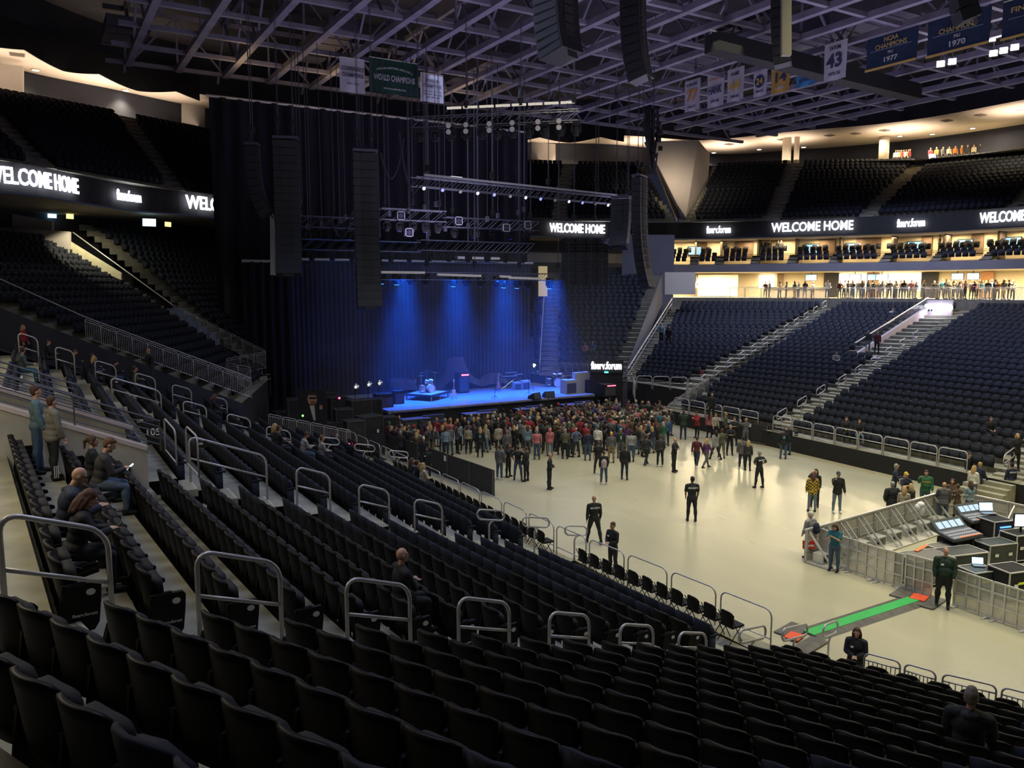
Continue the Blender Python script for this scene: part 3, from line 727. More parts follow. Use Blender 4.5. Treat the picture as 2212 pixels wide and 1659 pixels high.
# wall under the descending handrail, with its little step lights
mb = MB(); W = [A0, A1, PT(0, 675, 39.7)]; 
prof = [Vector((p.x, 43.85, 0)) for p in W]
def ztop(X): return 3.45 + (9.2-X)*(12.6-3.5)/18.7
Xs = [9.3-i*1.0 for i in range(19)]
for i in range(len(Xs)-1):
    x0, x1 = Xs[i], Xs[i+1]; y0 = 43.75 + (9.2-x0)*.19; y1 = 43.75+(9.2-x1)*.19
    mb.quad((x0, y0, 0), (x1, y1, 0), (x1, y1, ztop(x1)+.1), (x0, y0, ztop(x0)+.1))
    mb.quad((x0, y0, zr((14.4-x0)/.9)), (x1, y1, zr((14.4-x1)/.9)), (x1, 43.55, zr((14.4-x1)/.9)), (x0, 43.55, zr((14.4-x0)/.9)))
struct('wall_left_aisle', mb, M_DARKW)
# ------------------------------------------------------------------ roof steel
ZB, ZT = 25.0, 28.6
def roof_end(X):     # far end of the steel at this X
    return 63 if X < 40 else 63 - (X-40)*.15
i = 0; X = 6.6
while X < 66:
    mb = MB(); Y1 = roof_end(X); Y0 = 16
    mb.bar((X, Y0, ZB), (X, Y1, ZB), .42, .36); 
    if i % 2 == 0:
        mb.bar((X, Y0, ZT), (X, Y1, ZT), .3, .3); y = Y0; j = 0
        while y < Y1-3:
            mb.bar((X, y, ZB), (X, y+3.1, ZT), .14, .14); mb.bar((X, y+3.1, ZT), (X, y+6.2, ZB), .14, .14); y += 6.2
    struct('ceiling_truss', mb, M_STEEL); X += 3.2; i += 1
Y = 17.0; i = 0
while Y < 63.5:
    mb = MB(); mb.bar((5.2, Y, ZB+.05), (66, Y, ZB+.05), .30, .26)
    if i % 2 == 0:
        mb.bar((5.2, Y, ZT), (66, Y, ZT), .28, .28); x = 6.6
        while x < 60:
            mb.bar((x, Y, ZB), (x+3.2, Y, ZT), .13, .13); mb.bar((x+3.2, Y, ZT), (x+6.4, Y, ZB), .13, .13); mb.bar((x+3.2, Y, ZB), (x+3.2, Y, ZT), .12, .12); x += 6.4
    struct('ceiling_truss', mb, M_STEEL); Y += 4.6; i += 1
mb = MB(); mb.quad((-16, -20, 31), (100, -20, 31), (100, 95, 31), (-16, 95, 31)); struct('ceiling_roof_deck', mb, mat('roof_deck', (.05, .045, .06), .9, noise=.3, nscale=.3))
# ductwork and grilles glimpsed in the steel
for (px, py, w, l, d) in ((270, 70, 2.6, 5, 0), (700, 90, 2.2, 9, 0), (1030, 150, 2.0, 8, 0), (1560, 110, 3, 10, 0), (1800, 60, 3.5, 10, 0)):
    p = PZ(px, py, 26.6); b = MB(); b.box((0, 0, 0), (w, l, .7))
    for q in range(6): b.box((0, -l/2 + l*(q+.5)/6, -.37), (w*.9, .08, .06))
    r = b.build('roof_duct', mat('duct_grey', (.13, .12, .16), .5, .4), loc=p); tag(r, {270: 'rectangular air duct in the roof steel at upper left', 700: 'long air duct in the roof steel above the green banner', 1030: 'air duct in the roof steel above the stage truss', 1560: 'air duct in the roof steel left of the jersey banners', 1800: 'wide air duct in the roof steel near the navy banners'}[px], 'duct')
# catwalk with a lit edge at the right
a, b_ = PZ(1538, 92, 23.5), PZ(1975, 200, 23.5)
r = empty('catwalk', a, 0, 'long dark catwalk beam with a bright edge hanging at the right', 'catwalk')
m_ = MB(); m_.bar((0, 0, 0), b_-a, 1.1, 1.0); m_.build('beam', M_BLACK, r)
m_ = MB(); m_.bar(Vector((-.5, -.3, .55)), b_-a+Vector((-.5, -.3, .55)), .08, .08); m_.build('edge_rail', mat('lit_edge', (.7, .66, .5), .4), r)
# swagged black valance under the soffit edge
def valance(P, label, drop=1.1, w=7.0):
    L = 0; V = []; F = []; n = 0; thick = .12
    for i in range(len(P)-1):
        for j in range(12):
            p = P[i].lerp(P[i+1], j/12); s = (L + (P[i+1]-P[i]).length*j/12)/w; d = drop*(.55 + .45*(1-abs(2*(s % 1)-1)**1.4*1.2))
            nn = (p-CC).normalized()*-.15
            V += [(p.x+nn.x, p.y+nn.y, 28.6), (p.x+nn.x, p.y+nn.y, 27-d+.3), (p.x+nn.x*1.8, p.y+nn.y*1.8, 27-d+.3), (p.x+nn.x*1.8, p.y+nn.y*1.8, 28.6)]; n += 1
        L += (P[i+1]-P[i]).length
    for k in range(n-1):
        for e in range(4): F.append((4*k+e, 4*k+(e+1) % 4, 4*k+4+(e+1) % 4, 4*k+4+e))
    b = MB(); b.add(V, F); r = b.build('valance', M_DRAPE); tag(r, label, 'valance')
valance([p for p in SFs if p.x < 16 and p.y > 58], 'black swagged valance hanging from the roof edge at the left')
valance([p for p in SFs if 44 < p.x < 60], 'black swagged valance hanging from the roof edge behind the stage')
# pale wall panels, columns and openings of the upper concourse
mb = MB()
for (x0, y0, x1, y1, t) in ((-10, 137, 48, 214, 60), (392, 224, 442, 289, 72), (1148, 306, 1200, 355, 92)):
    a, b_, c, d = PT(x0, y0, t), PT(x1, y0 + (x1-x0)*.1, t*1.03), PT(x1, y1 + (x1-x0)*.04, t*1.03), PT(x0, y1, t)
    mb.slab(a, b_, c, d, .4, Vector((.3, 1, 0)))
mb.slab(PT(1395, 306, 88), PT(1508, 302, 90), PT(1482, 470, 84), PT(1462, 440, 84), .5, Vector((.3, 1, 0)))
mb.slab(PT(1508, 302, 90), PT(1533, 332, 93), PT(1530, 392, 91), PT(1482, 470, 84), .5, Vector((.8, 1, 0)))
mb.slab(PT(1395, 306, 88), PT(1405, 306, 93), PT(1470, 470, 86), PT(1462, 478, 84), .3, Vector((.3, 1, 0)))
mb.slab(PT(-10, 455, 52), PT(112, 478, 53), PT(112, 502, 53), PT(-10, 500, 52), .5, Vector((.3, 1, 0)))
mb.slab(PT(-10, 490, 51), PT(149, 500, 52), PT(149, 552, 52), PT(-10, 524, 51), .5, Vector((.3, 1, 0)))
struct('wall_pale_panels', mb, mat('pale_panel', (.50, .45, .42), .8, noise=.08, nscale=.4))
mb = MB(); mb.slab(PT(149, 520, 52.4), PT(262, 590, 52.6), PT(262, 605, 52.6), PT(149, 556, 52.4), .3, Vector((.3, 1, 0)))
struct('wall_far_vomitory', mb, mat('vomit_warm', (.62, .58, .40), .8, noise=.1))
spot(PT(190, 505, 51.0)+Vector((0, 0, .6)), PT(200, 570, 52.4), 500, (1, .9, .6), 130)
for k_, (px, y0, y1, w, t) in enumerate(((1698, 322, 360, 1.0, 94), (1908, 300, 350, 1.1, 93), (2161, 262, 320, 1.35, 89), (1719, 322, 372, .6, 93.5))):
    a = PT(px, y1, t); b_ = PT(px, y0-4, t); b = MB(); b.cyl((a.x, a.y, min(a.z, 23.8)), w/2, 27-min(a.z, 23.8), 20); struct('wall_column', b, M_CREAM, True)
# warm lamps recessed in the soffit
lampme = MB(); lampme.cyl((0, 0, -.06), .22, .05, 16); lm = lampme.mesh('lens'); lm.materials.append(mat('lamp_glow', (1, 1, 1), .5, emit=(1, .86, .6), es=30))
trim = MB(); trim.tube([(0.3*math.cos(2*PI*i/20), .3*math.sin(2*PI*i/20), -.03) for i in range(20)], .05, 6, closed=True); tm = trim.mesh('trim_ring'); tm.materials.append(M_CREAM)
for i, (px, py, w) in enumerate(((77, 150, .4), (272, 194, 1), (1235, 302, 1), (1542, 329, 1.2), (1736, 317, 1.1), (1944, 293, .8), (2014, 289, 1), (2101, 276, 1), (2206, 238, 1), (1640, 322, .4))):
    p = PZ(px, py, 27); r = empty('downlight', (p.x, p.y, 26.99), 0, ['recessed soffit lamp at the far upper left', 'bright recessed soffit lamp left of the black drape', 'bright soffit lamp directly behind the stage rig', 'soffit lamp above the pale corner wall', 'soffit lamp above the upper staircase column', 'soffit lamp above the bright upper bar', 'soffit lamp second right of the bright upper bar', 'soffit lamp above the upper crowd', 'soffit lamp at the right picture edge', 'dim soffit lamp above the upper side deck'][i], 'lamp', 'soffit lamps')
    link('lens', lm, r); link('trim_ring', tm, r); q = r.location
    spot((q.x, q.y, 26.7), (q.x-.2, q.y-.2, 0), 1500*w, (1, .84, .52), 120, 1.0, .2)
for th in range(17):  # added unseen uplights, brightening the soffit from below
    p = SFs[int((len(SFs)-1)*th/16)]; q = SBs[int((len(SBs)-1)*th/16)]; c = p.lerp(q, .35)
    if 16 < c.x < 44: continue
    area((c.x, c.y, 24.4), 5, 330 if c.x > 55 else (200 if c.x > 40 else 170), (1, .80, .58), rot=(PI, 0, 0), sy=5, spread=math.radians(130))
# vents on the soffit
for i, (px, py) in enumerate(((37, 117), (128, 139), (1575, 311), (1690, 301), (1792, 292), (1848, 288), (1911, 281), (2045, 260), (2118, 248))):
    p = PZ(px, py, 27); b = MB(); b.box((0, 0, 0), (1.0, .8, .05)); [b.box((0, -.3+.15*q, -.04), (.9, .05, .03)) for q in range(5)]
    r = b.build('soffit_vent', mat('vent_grey', (.25, .2, .17), .6), loc=(p.x, p.y, 26.96)); tag(r, f"small square vent in the pale soffit, {ORD[i]} from the left", 'vent', 'soffit vents')
# upper concourse: lit bar openings and people-high counter
mb = MB(); 
def panel_px(name, m, x0, y0, x1, y1, t, t2=None, th=.15, label=None, cat=None, group=None, dy=0):
    t2 = t2 or t; a, b_, c, d = PT(x0, y0, t), PT(x1, y0+dy, t2), PT(x1, y1+dy, t2), PT(x0, y1, t); o = PT(x0, y1, t)
    b = MB(); b.slab(a-o, b_-o, c-o, d-o, th, Vector((.6, .8, 0))); r = b.build(name, m, loc=o); 
    if label: tag(r, label, cat, group)
    return r
M_BARW = mat('bar_glow', (1, .95, .8), .6, emit=(1, .9, .68), es=3)
panel_px('menu_board', M_BARW, 1931, 304, 1971, 321, 97, 96, label='bright white menu board of the upper bar', cat='sign', dy=-2)
panel_px('wall_panel', mat('dark_panel', (.02, .02, .03), .8), 1972, 296, 2006, 338, 95, 94, label='tall dark panel beside the upper bar', cat='panel', dy=-3)
for i, x in enumerate((2008, 2042, 2078, 2112)):
    a = PT(x, 306-i*3.5, 96-i); b = MB(); b.slab((0, 0, 0), (2.2, -1.0, .0), (3.4, .4, -1.0), (1.4, 1.2, -1.0), .1); b.bar((1.5, 0, -.4), (1.5, 0, max(.3, 27-a.z)), .06, .06)
    r = b.build('light_panel', mat('soft_panel', (.8, .75, .65), .6, emit=(1, .85, .62), es=.7), loc=a); tag(r, f"slanted pale light panel above the upper crowd, {ORD[i]} from left", 'light panel', 'slanted light panels')
panel_px('exit_sign', mat('exit_green', (.1, 1, .3), .5, emit=(.1, 1, .35), es=4), 2177, 271, 2183, 279, 88, label='tiny green exit sign beside the upper right column', cat='sign')
panel_px('tv_screen', mat('tv_blue', (.3, .5, 1), .5, emit=(.55, .7, 1), es=5), 2008, 333, 2021, 344, 90.3, label='small glowing screen at the upper staircase head', cat='screen')
# concourse and suites lighting
oppl = [p for p in smooth_poly(R0, 3) if p.x > 58 and p.y > 24]
for i, p in enumerate(oppl):
    q = p + (p-CC).normalized()*3.2; q2 = p + (p-CC).normalized()*3.4
    ang = math.atan2((p-CC).y, (p-CC).x)
    area((q.x, q.y, 11.1), 2.6, 800, (1, .80, .50), rot=(0, 0, ang), sy=1.2)
    area((q2.x, q2.y, 14.55), 2.0, 190, (1, .78, .45), rot=(0, 0, ang), sy=1.0)
# ribbon lettering
RS = smooth_poly(R0, 8); RL = [0]
for i in range(len(RS)-1): RL.append(RL[-1] + (RS[i+1]-RS[i]).length)
def ring_s(p):
    best = None
    for i in range(len(RS)-1):
        a, b_ = RS[i], RS[i+1]; d = b_-a; t = max(0, min(1, (Vector((p.x, p.y, 0))-a).dot(d)/d.length_squared)); e = (a+d*t-Vector((p.x, p.y, 0))).length
        if best is None or e < best[0]: best = (e, RL[i]+d.length*t)
    return best[1]
def ring_p(s):
    for i in range(len(RS)-1):
        if RL[i+1] >= s: t = (s-RL[i])/(RL[i+1]-RL[i]); d = (RS[i+1]-RS[i]).normalized(); return RS[i].lerp(RS[i+1], t), Vector((d.y, -d.x, 0))
    return RS[-1], Vector((-1, 0, 0))
def ribbon_text(txt, x0, x1, y, h, label, z=15.6):
    a, b_ = PZ(x0, y[0], z), PZ(x1, y[1], z); s0, s1 = ring_s(a), ring_s(b_)
    me = text_mesh(txt, 1, .02, .012, 'sign_lettering'); X = [v_.co.x for v_ in me.vertices]; mn, mx = min(X), max(X); c = None
    pc, nc = ring_p((s0+s1)/2)
    for v_ in me.vertices:
        p, n = ring_p(s0 + (s1-s0)*(v_.co.x-mn)/(mx-mn))
        if n.dot(CC-p) < 0: n = -n
        q = p + n*(.25 + v_.co.z*2); v_.co = (q.x-pc.x, q.y-pc.y, v_.co.y*h)
    me.materials.append(M_LED); o = link('sign_lettering', me); o.location = (pc.x, pc.y, z); return tag(o, label, 'sign')
ribbon_text('WELCOME HOME', -62, 158, (378, 405), 1.25, 'glowing white WELCOME HOME ribbon sign at the far left')
ribbon_text('fiserv.forum', 240, 304, (421, 428), .95, 'glowing white arena name sign on the left ribbon board')
ribbon_text('WELC', 400, 456, (437, 445), 1.3, 'glowing white WELC ribbon letters cut off by the black drape')
ribbon_text('WELCOME HOME', 1168, 1320, (495, 494), 1.25, 'glowing white WELCOME HOME sign behind the stage rigging')
ribbon_text('fiserv.forum', 1526, 1580, (498, 496.5), 1.05, 'glowing arena name sign left of the opposite WELCOME HOME')
ribbon_text('WELCOME HOME', 1670, 1847, (494, 489), 1.25, 'glowing white WELCOME HOME sign on the opposite ribbon board')
ribbon_text('fiserv.forum', 1943, 2003, (485, 481), 1.05, 'glowing arena name sign right of the opposite WELCOME HOME')
ribbon_text('WELCOME HOME', 2110, 2292, (472, 462), 1.25, 'glowing white WELCOME sign running off the right edge')
# suites: dividers, rows of suite seats, screens, brown door bays
ring6 = [p for p in smooth_poly(R0, 6)]
def ring_at(px, z, off=0):
    best = None
    for i in range(len(ring6)-1):
        for j in range(6):
            p = ring6[i].lerp(ring6[i+1], j/6); p = p + (p-CC).normalized()*off
            if p.x < 40: continue
            e = abs(proj((p.x, p.y, z))[0]-px)
            if best is None or e < best[0]: best = (e, p, (ring6[i+1]-ring6[i]).normalized())
    return best[1], best[2]
ci = 0
M_CREAM2 = mat('suite_divider', (.55, .45, .32), .7)
for px in (1500, 1555, 1628, 1706, 1800, 1908, 2018, 2122, 2230):
    p, t = ring_at(px, 13, 0); o_ = (p-CC).normalized(); b = MB()
    b.slab(V3(p+o_*3.2, 14.75), V3(p+o_*5, 14.75), V3(p+o_*5, 12.05), V3(p+o_*3.2, 12.05), .2, t); struct('wall_suite_divider', b, mat('divider_dark', (.12, .09, .07), .7))
    b = MB()
    for i in range(5): b.box(V3(p+o_*(.7+.55*i), 12.05+.14*(i+.5)), (.9, .6, .14*(i+1)), Matrix(((t.x, o_.x, 0), (t.y, o_.y, 0), (0, 0, 1))))
    struct('floor_suite_steps', b, M_TREAD)
suiteT = []
for row, (off, z) in enumerate(((.6, 12.1), (1.5, 12.5), (2.4, 12.95), (3.5, 13.15))):
    b = MB(); b.add(*[x for x in (band(offs(opp, off+.5), z, z, offs(opp, off-.5)).v, band(opp, 0, 0).f)]); struct('floor_suite_row', b, M_FASC)
    P = offs(smooth_poly(R0, 5), off); acc = 0
    for i in range(len(P)-1):
        L = (P[i+1]-P[i]).length; d = (P[i+1]-P[i]).normalized(); s = .62-acc if acc else .3
        while s < L:
            q = P[i] + d*s; pp = proj((q.x, q.y, z))
            if q.x > 58 and pp[0] < 2260 and min(abs(pp[0]-x) for x in (1500, 1555, 1628, 1706, 1800, 1908, 2018, 2122, 2230)) > 11:
                farT.append((q.x, q.y, z, row_rz((CC-q).normalized())))
            s += .62 if row < 3 else 1.0
        acc = L-(s-.62)
for i, (px, py) in enumerate(((1500, 520), (1751, 515), (1843, 516), (1976, 510), (2087, 508), (2190, 505))):
    p, t = ring_at(px, 13.6, 4.8); o_ = (p-CC).normalized(); z = 13.7; r = empty('wall_screen', V3(p, z), 0, f"small glowing screen on the suite wall, {ORD[i]} from the left", 'screen', 'suite wall screens')
    b = MB(); b.slab(-t*.75+Vector((0, 0, .5)), t*.75+Vector((0, 0, .5)), t*.75-Vector((0, 0, .5)), -t*.75-Vector((0, 0, .5)), .08, o_); b.build('frame', M_BLACK, r)
    b = MB(); b.slab(-t*.66+Vector((0, 0, .42))-o_*.03, t*.66+Vector((0, 0, .42))-o_*.03, t*.66-Vector((0, 0, .42))-o_*.03, -t*.66-Vector((0, 0, .42))-o_*.03, .03, o_); b.build('display', mat('screen_cyan', (.1, .2, .3), .4, emit=(.4, .75, 1), es=.9), r)
for (x0, x1) in ((1510, 1530), (1585, 1628), (1850, 1902), (1765, 1800), (1990, 2012), (2100, 2125)):
    p, t = ring_at((x0+x1)/2, 13.4, 4.9); w = (x1-x0)/F_PX*78/2; b = MB(); b.slab(V3(p-t*w, 14.6), V3(p+t*w, 14.6), V3(p+t*w, 12.9), V3(p-t*w, 12.9), .1, (CC-p).normalized()); struct('wall_suite_bay', b, mat('brown_bay', (.16, .10, .06), .6, noise=.2))
# concourse back wall: bright bars, dark openings, orange piers, counters
def bay(x0, x1, z0, z1, m, name, off=8.3, label=None, cat=None, group=None):
    p, t = ring_at((x0+x1)/2, (z0+z1)/2, off); q0, _ = ring_at(x0, (z0+z1)/2, off); q1, _ = ring_at(x1, (z0+z1)/2, off)
    o = V3(p, z0); b = MB(); b.slab(V3(q0, z1)-o, V3(q1, z1)-o, V3(q1, z0)-o, V3(q0, z0)-o, .12, (CC-p).normalized()); r = b.build(name, m, loc=o)
    if label: tag(r, label, cat, group)
    else: r['kind'] = 'structure'
    return r
M_OPEN = mat('dark_opening', (.015, .015, .02), .8); M_ORANGE = mat('orange_pier', (.50, .25, .12), .7, noise=.1)
bay(1506, 1592, 8.7, 11.1, mat('mural_white', (.62, .56, .46), .7, noise=.05), 'wall_mural', 6.0)
bay(1637, 1675, 9.6, 11.0, M_BARW, 'menu_board', label='bright menu board at the left end of the concourse', cat='sign')
bay(1676, 1694, 8.7, 11.2, mat('brown_bay', (.16, .10, .06)), 'wall_pier')
bay(1780, 1812, 8.7, 11.2, M_OPEN, 'wall_opening')
bay(1815, 1872, 9.3, 11.1, M_BARW, 'menu_board', label='bright white bar front behind the concourse crowd, left one', cat='sign')
bay(1874, 1896, 8.7, 11.2, M_ORANGE, 'wall_pier')
bay(1898, 1990, 9.3, 11.1, M_BARW, 'menu_board', label='wide bright bar front behind the concourse crowd', cat='sign')
bay(1991, 2028, 8.7, 11.2, M_OPEN, 'wall_opening')
bay(2118, 2148, 8.7, 11.2, M_ORANGE, 'wall_pier')
for i, x in enumerate((1850, 1889, 1905, 2066, 2104, 1752)):
    p, t = ring_at(x, 10.8, 5.0+.2*(i % 2)); r = empty('hanging_screen', V3(p, 10.7), 0, f"small screen hanging over the concourse, {['second', 'third', 'fourth', 'fifth', 'last', 'first'][i]} from left", 'screen', 'hanging concourse screens'); o_ = (p-CC).normalized()
    b = MB(); b.slab(-t*.6+Vector((0, 0, .34)), t*.6+Vector((0, 0, .34)), t*.6-Vector((0, 0, .34)), -t*.6-Vector((0, 0, .34)), .08, o_); b.build('case', M_BLACK, r)
    b = MB(); b.slab(-t*.54+Vector((0, 0, .29))-o_*.03, t*.54+Vector((0, 0, .29))-o_*.03, t*.54-Vector((0, 0, .29))-o_*.03, -t*.54-Vector((0, 0, .29))-o_*.03, .02, o_); b.build('display', mat('screen_cyan', (.4, .8, 1)), r)
    b = MB(); b.bar((0, 0, .3), (0, 0, .55), .05, .05); b.build('bracket', M_BLACK, r)
p, t = ring_at(1720, 9, 3.2); o_ = (p-CC).normalized(); r = empty('bar_counter', V3(p, ZC), 0, 'long lit bar counter at the left of the concourse', 'counter')
b = MB(); b.slab(-t*3.2+Vector((0, 0, 1.05)), t*3.2+Vector((0, 0, 1.05)), t*3.2, -t*3.2, .5, o_); b.build('front', M_CREAM, r)
b = MB(); b.slab(-t*3.4-o_*.2+Vector((0, 0, 1.12)), t*3.4-o_*.2+Vector((0, 0, 1.12)), t*3.4+o_*.8+Vector((0, 0, 1.12)), -t*3.4+o_*.8+Vector((0, 0, 1.12)), .06); b.build('top', mat('bar_top', (.8, .66, .35), .3), r)
# antler emblem on the mural wall
p, t = ring_at(1524, 10.2, 5.85); r = empty('wall_emblem', V3(p, 10.4), 0, 'grey curved antler emblem painted on the pale concourse wall', 'emblem')
b = MB()
for s_ in (1, -1):
    b.tube([t*(.2*s_)+Vector((0, 0, -.9)), t*(1.2*s_)+Vector((0, 0, -.6)), t*(2.1*s_)+Vector((0, 0, .1)), t*(2.2*s_)+Vector((0, 0, .6))], [.18, .16, .12, .04], 6)
    for q in (.6, 1.2, 1.7): b.tube([t*(q*s_)+Vector((0, 0, -.75+q*.2)), t*((q-.2)*s_)+Vector((0, 0, .0)), t*((q-.1)*s_)+Vector((0, 0, .55))], [.12, .1, .03], 6)
b.build('antlers', M_FASC, r)
# pale block beside the corner stairs (1430-1490, 590-640) and the lower vomitory with its glowing sign
panel_px('x', M_CREAM, 1436, 588, 1502, 636, 76, 75, th=.4).name = 'wall_corner_block'; bpy.data.objects['wall_corner_block']['kind'] = 'structure'
a0, a1, a2, a3 = PT(1938, 742, 60), PT(2015, 672, 68), PT(2080, 690, 66), PT(1955, 800, 58.5)
ab = (c2b-c2a); abh = Vector((ab.x, ab.y, 0)).normalized(); nn = Vector((-abh.y, abh.x, 0))
s0, s1 = c2a.lerp(c2b, .50), c2a.lerp(c2b, .93)
mb = MB(); w3 = 2.6; 
mb.slab(V3(s0+nn*w3, s0.z+.25), V3(s1+nn*w3, s1.z+.75), V3(s1+nn*w3, s0.z), V3(s0+nn*w3, s0.z-.1), .2, nn)
mb.slab(V3(s0+nn*.9, s0.z+.05), V3(s1+nn*.9, s0.z+.35), V3(s1+nn*w3, s0.z+.35), V3(s0+nn*w3, s0.z+.05), .1)
mb.slab(V3(s1+nn*.7, s1.z+1.3), V3(s1+nn*(w3+.2), s1.z+1.3), V3(s1+nn*(w3+.2), s0.z), V3(s1+nn*.7, s0.z), .3, abh)
struct('wall_side_vomitory', mb, mat('lilac_wall', (.62, .54, .60), .7, noise=.05))
o = place_text('fiserv.forum', .62, s1+nn*1.7-abh*.2+Vector((0, 0, .7)), -nn, (0, 0, 1), M_LED, name='sign_lettering', bold=.02, ext=.03, fitw=2.3)
c_ = s1+nn*1.7-abh*.2+Vector((0, 0, .7)); o.data.transform(Matrix.Translation(-c_)); o.location = c_; tag(o, 'glowing white arena name sign over the side vomitory', 'sign')
area(s1+nn*1.7-abh*1.2+Vector((0, 0, .5)), 1.5, 45, (.85, .8, 1), rot=(0, 0, 0))
p0, p1 = s0+nn*(w3+.1), s1+nn*(w3+.1); b = MB(); 
r = empty('side_handrail', p0, 0, 'grey handrail above the lilac side vomitory wall', 'handrail'); b.tube([Vector((0, 0, 1.1)), p1-p0+Vector((0, 0, 1.5))], .05, 8); b.build('top_rail', M_RAIL, r)
b = MB(); b.slab(Vector((0, 0, 1.0)), p1-p0+Vector((0, 0, 1.4)), p1-p0+Vector((0, 0, .7)), Vector((0, 0, .3)), .03, nn); b.build('glass_panel', M_GLASS, r)
# glowing screens and lamps at the left club level
for i, (x0, y0, x1, y1, m_, lab) in enumerate(((103, 452, 120, 470, 'b', 'small blue screen at the left club level'), (143, 461, 157, 472, 'y', 'small yellow screen right of the blue one, far left'), (308, 472, 335, 488, 'b', 'wide blue screen below the left arena name sign'), (356, 479, 368, 489, 'y', 'small yellow screen right of the wide blue screen'))):
    m = mat('screen_blue2', (.3, .6, 1), .5, emit=(.4, .75, 1), es=3) if m_ == 'b' else mat('screen_yel', (1, .8, .2), .5, emit=(1, .8, .25), es=2)
    panel_px('wall_screen', m, x0, y0, x1, y1, 55, 55.3, th=.1, label=lab, cat='screen', dy=1)

spot(PT(1490, 330, 82), PT(1470, 400, 86), 900, (1, .82, .58), 140, 1.0, .3)  # added spot, brightening the pale corner wall

mb = band(opp, 7.6, 8.62); struct('wall_concourse_edge', mb, M_RISER)
e0, e1, f0, f1 = LC['cE'][0], LC['cE'][1], LC['cEb'][0], LC['cEb'][1]
mb = MB(); mb.quad(V3(e0, 0), V3(f0, 0), V3(f0, 2.4), V3(e0, 2.4)); mb.quad(V3(f0, 1.5), V3(f1, 8), V3(f1, 11.3), V3(f0, 2.5)); mb.quad(V3(e1, 5), V3(f1+(e1-f1)*-4, 5), V3(f1+(e1-f1)*-4, 14.8), V3(e1, 14.8))
struct('wall_corner_infill', mb, mat('infill_grey', (.12, .12, .145), .8, noise=.1, nscale=.4))
# ------------------------------------------------------------------ stage
SZ = 1.8
def rotz(a): return Matrix.Rotation(a, 3, 'Z')
r = empty('stage_platform', (27.3, 52, 0), 0, 'wide raised concert stage washed in blue light', 'stage')
b = MB(); b.box((0, 0, SZ-.1), (16.4, 8.6, .2)); b.build('deck', mat('stage_deck', (.24, .27, .33), .35, noise=.15, nscale=1), r)
b = MB(); b.box((0, -4.25, (SZ-.2)/2), (16.2, .1, SZ-.2)); b.box((-8.1, 0, .8), (.1, 8.4, 1.6)); b.box((8.1, 0, .8), (.1, 8.4, 1.6)); b.build('skirt', M_BLACK, r)
b = MB(); [b.box((x, -4.36, SZ-.05), (3.9, .12, .12)) for x in (-6, -2, 2, 6)]; b.build('edge_trim', M_FASC, r)
for i, x in enumerate((18.1, 36.9)):
    w, dd = (1.8, 7.4) if i == 0 else (2.6, 3.8)
    b = MB(); b.box((0, 0, .85), (w, dd, 1.7)); rr = b.build('side_platform', M_BLACK, loc=(x, 52.0 if i == 0 else 50, 0)); tag(rr, ['black side platform left of the blue stage', 'black side platform right of the blue stage'][i], 'platform')
# back curtain and legs
def drape(x0, x1, y, z0, z1, label, m=M_DRAPE, amp=.12, wl=.5, name='stage_curtain', top=True):
    n = int((x1-x0)/wl*6); V = []; F = []
    for i in range(n+1):
        x = (x1-x0)*i/n; dy = amp*math.sin(2*PI*x/wl)*(1+.3*math.sin(x*1.7)); V += [(x, dy, z0), (x, dy, z1), (x, dy+.04, z1), (x, dy+.04, z0)]
    for i in range(n):
        for e in range(4): F.append((4*i+e, 4*i+(e+1) % 4, 4*i+4+(e+1) % 4, 4*i+4+e))
    rr = empty(name, (x0, y, 0), 0, label, 'curtain'); b = MB(); b.add(V, F); b.build('cloth', m, rr, smooth=False)
    if top: b = MB(); b.tube([(-.2, 0, z1+.05), (x1-x0+.2, 0, z1+.05)], .1, 8); b.build('pipe', M_RAIL, rr)
    return rr
M_BACKC = mat('back_curtain', (.03, .03, .05), .8, noise=.5, nscale=.5)
drape(15.45, 35.6, 56.9, .0, 11.6, 'dark translucent blue-black curtain across the stage back', M_BACKC, .022, .35)
drape(12.4, 15.4, 56.2, 0, 11.4, 'black side curtain with pale folds left of the stage', M_DRAPE, .12, .6)
drape(11.35, 37.4, 60.5, 0, 22.9, 'huge black drape hiding the arena end', M_DRAPE, .15, 1.2, 'end_drape')
# lighting truss builder
def truss(name, p0, p1, s, label, m=None, extra=None):
    p0, p1 = Vector(p0), Vector(p1); d = p1-p0; L = d.length; dn = d.normalized(); up = Vector((0, 0, 1)); x = dn.cross(up).normalized()
    rr = empty(name, p0, 0, label, 'truss'); b = MB(); h = s/2
    for a, c in ((h, h), (h, -h), (-h, h), (-h, -h)): b.tube([x*a+up*c, d+x*a+up*c], .035, 5)
    b.build('chords', m or M_RAILD, rr); b = MB(); n = max(2, int(L/s/1.2))
    for i in range(n):
        q0, q1 = dn*L*i/n, dn*L*(i+1)/n
        for a in (h, -h): b.tube([q0+x*a-up*h, q1+x*a+up*h], .02, 4)
        b.tube([q0-x*h+up*h, q1+x*h+up*h], .02, 4)
    b.build('lacing', m or M_RAILD, rr); return rr
M_RAILD = mat('dark_aluminium', (.12, .12, .14), .45, .5)
def hoist(parent, o, top, k=2):
    o = Vector(o); b = MB(); b.box(o+Vector((0, 0, .9)), (.22, .22, .4)); b.build('hoist', M_BLACK, parent)
    b = MB(); b.tube([o+Vector((0, 0, .2)), o+Vector((0, 0, top))], .022, 5)
    b.tube([o+Vector((.07, 0, 1)), o+Vector((.07, 0, top))], .012, 4); b.build('chain', mat('chain_steel', (.09, .09, .11), .6, .4), parent)
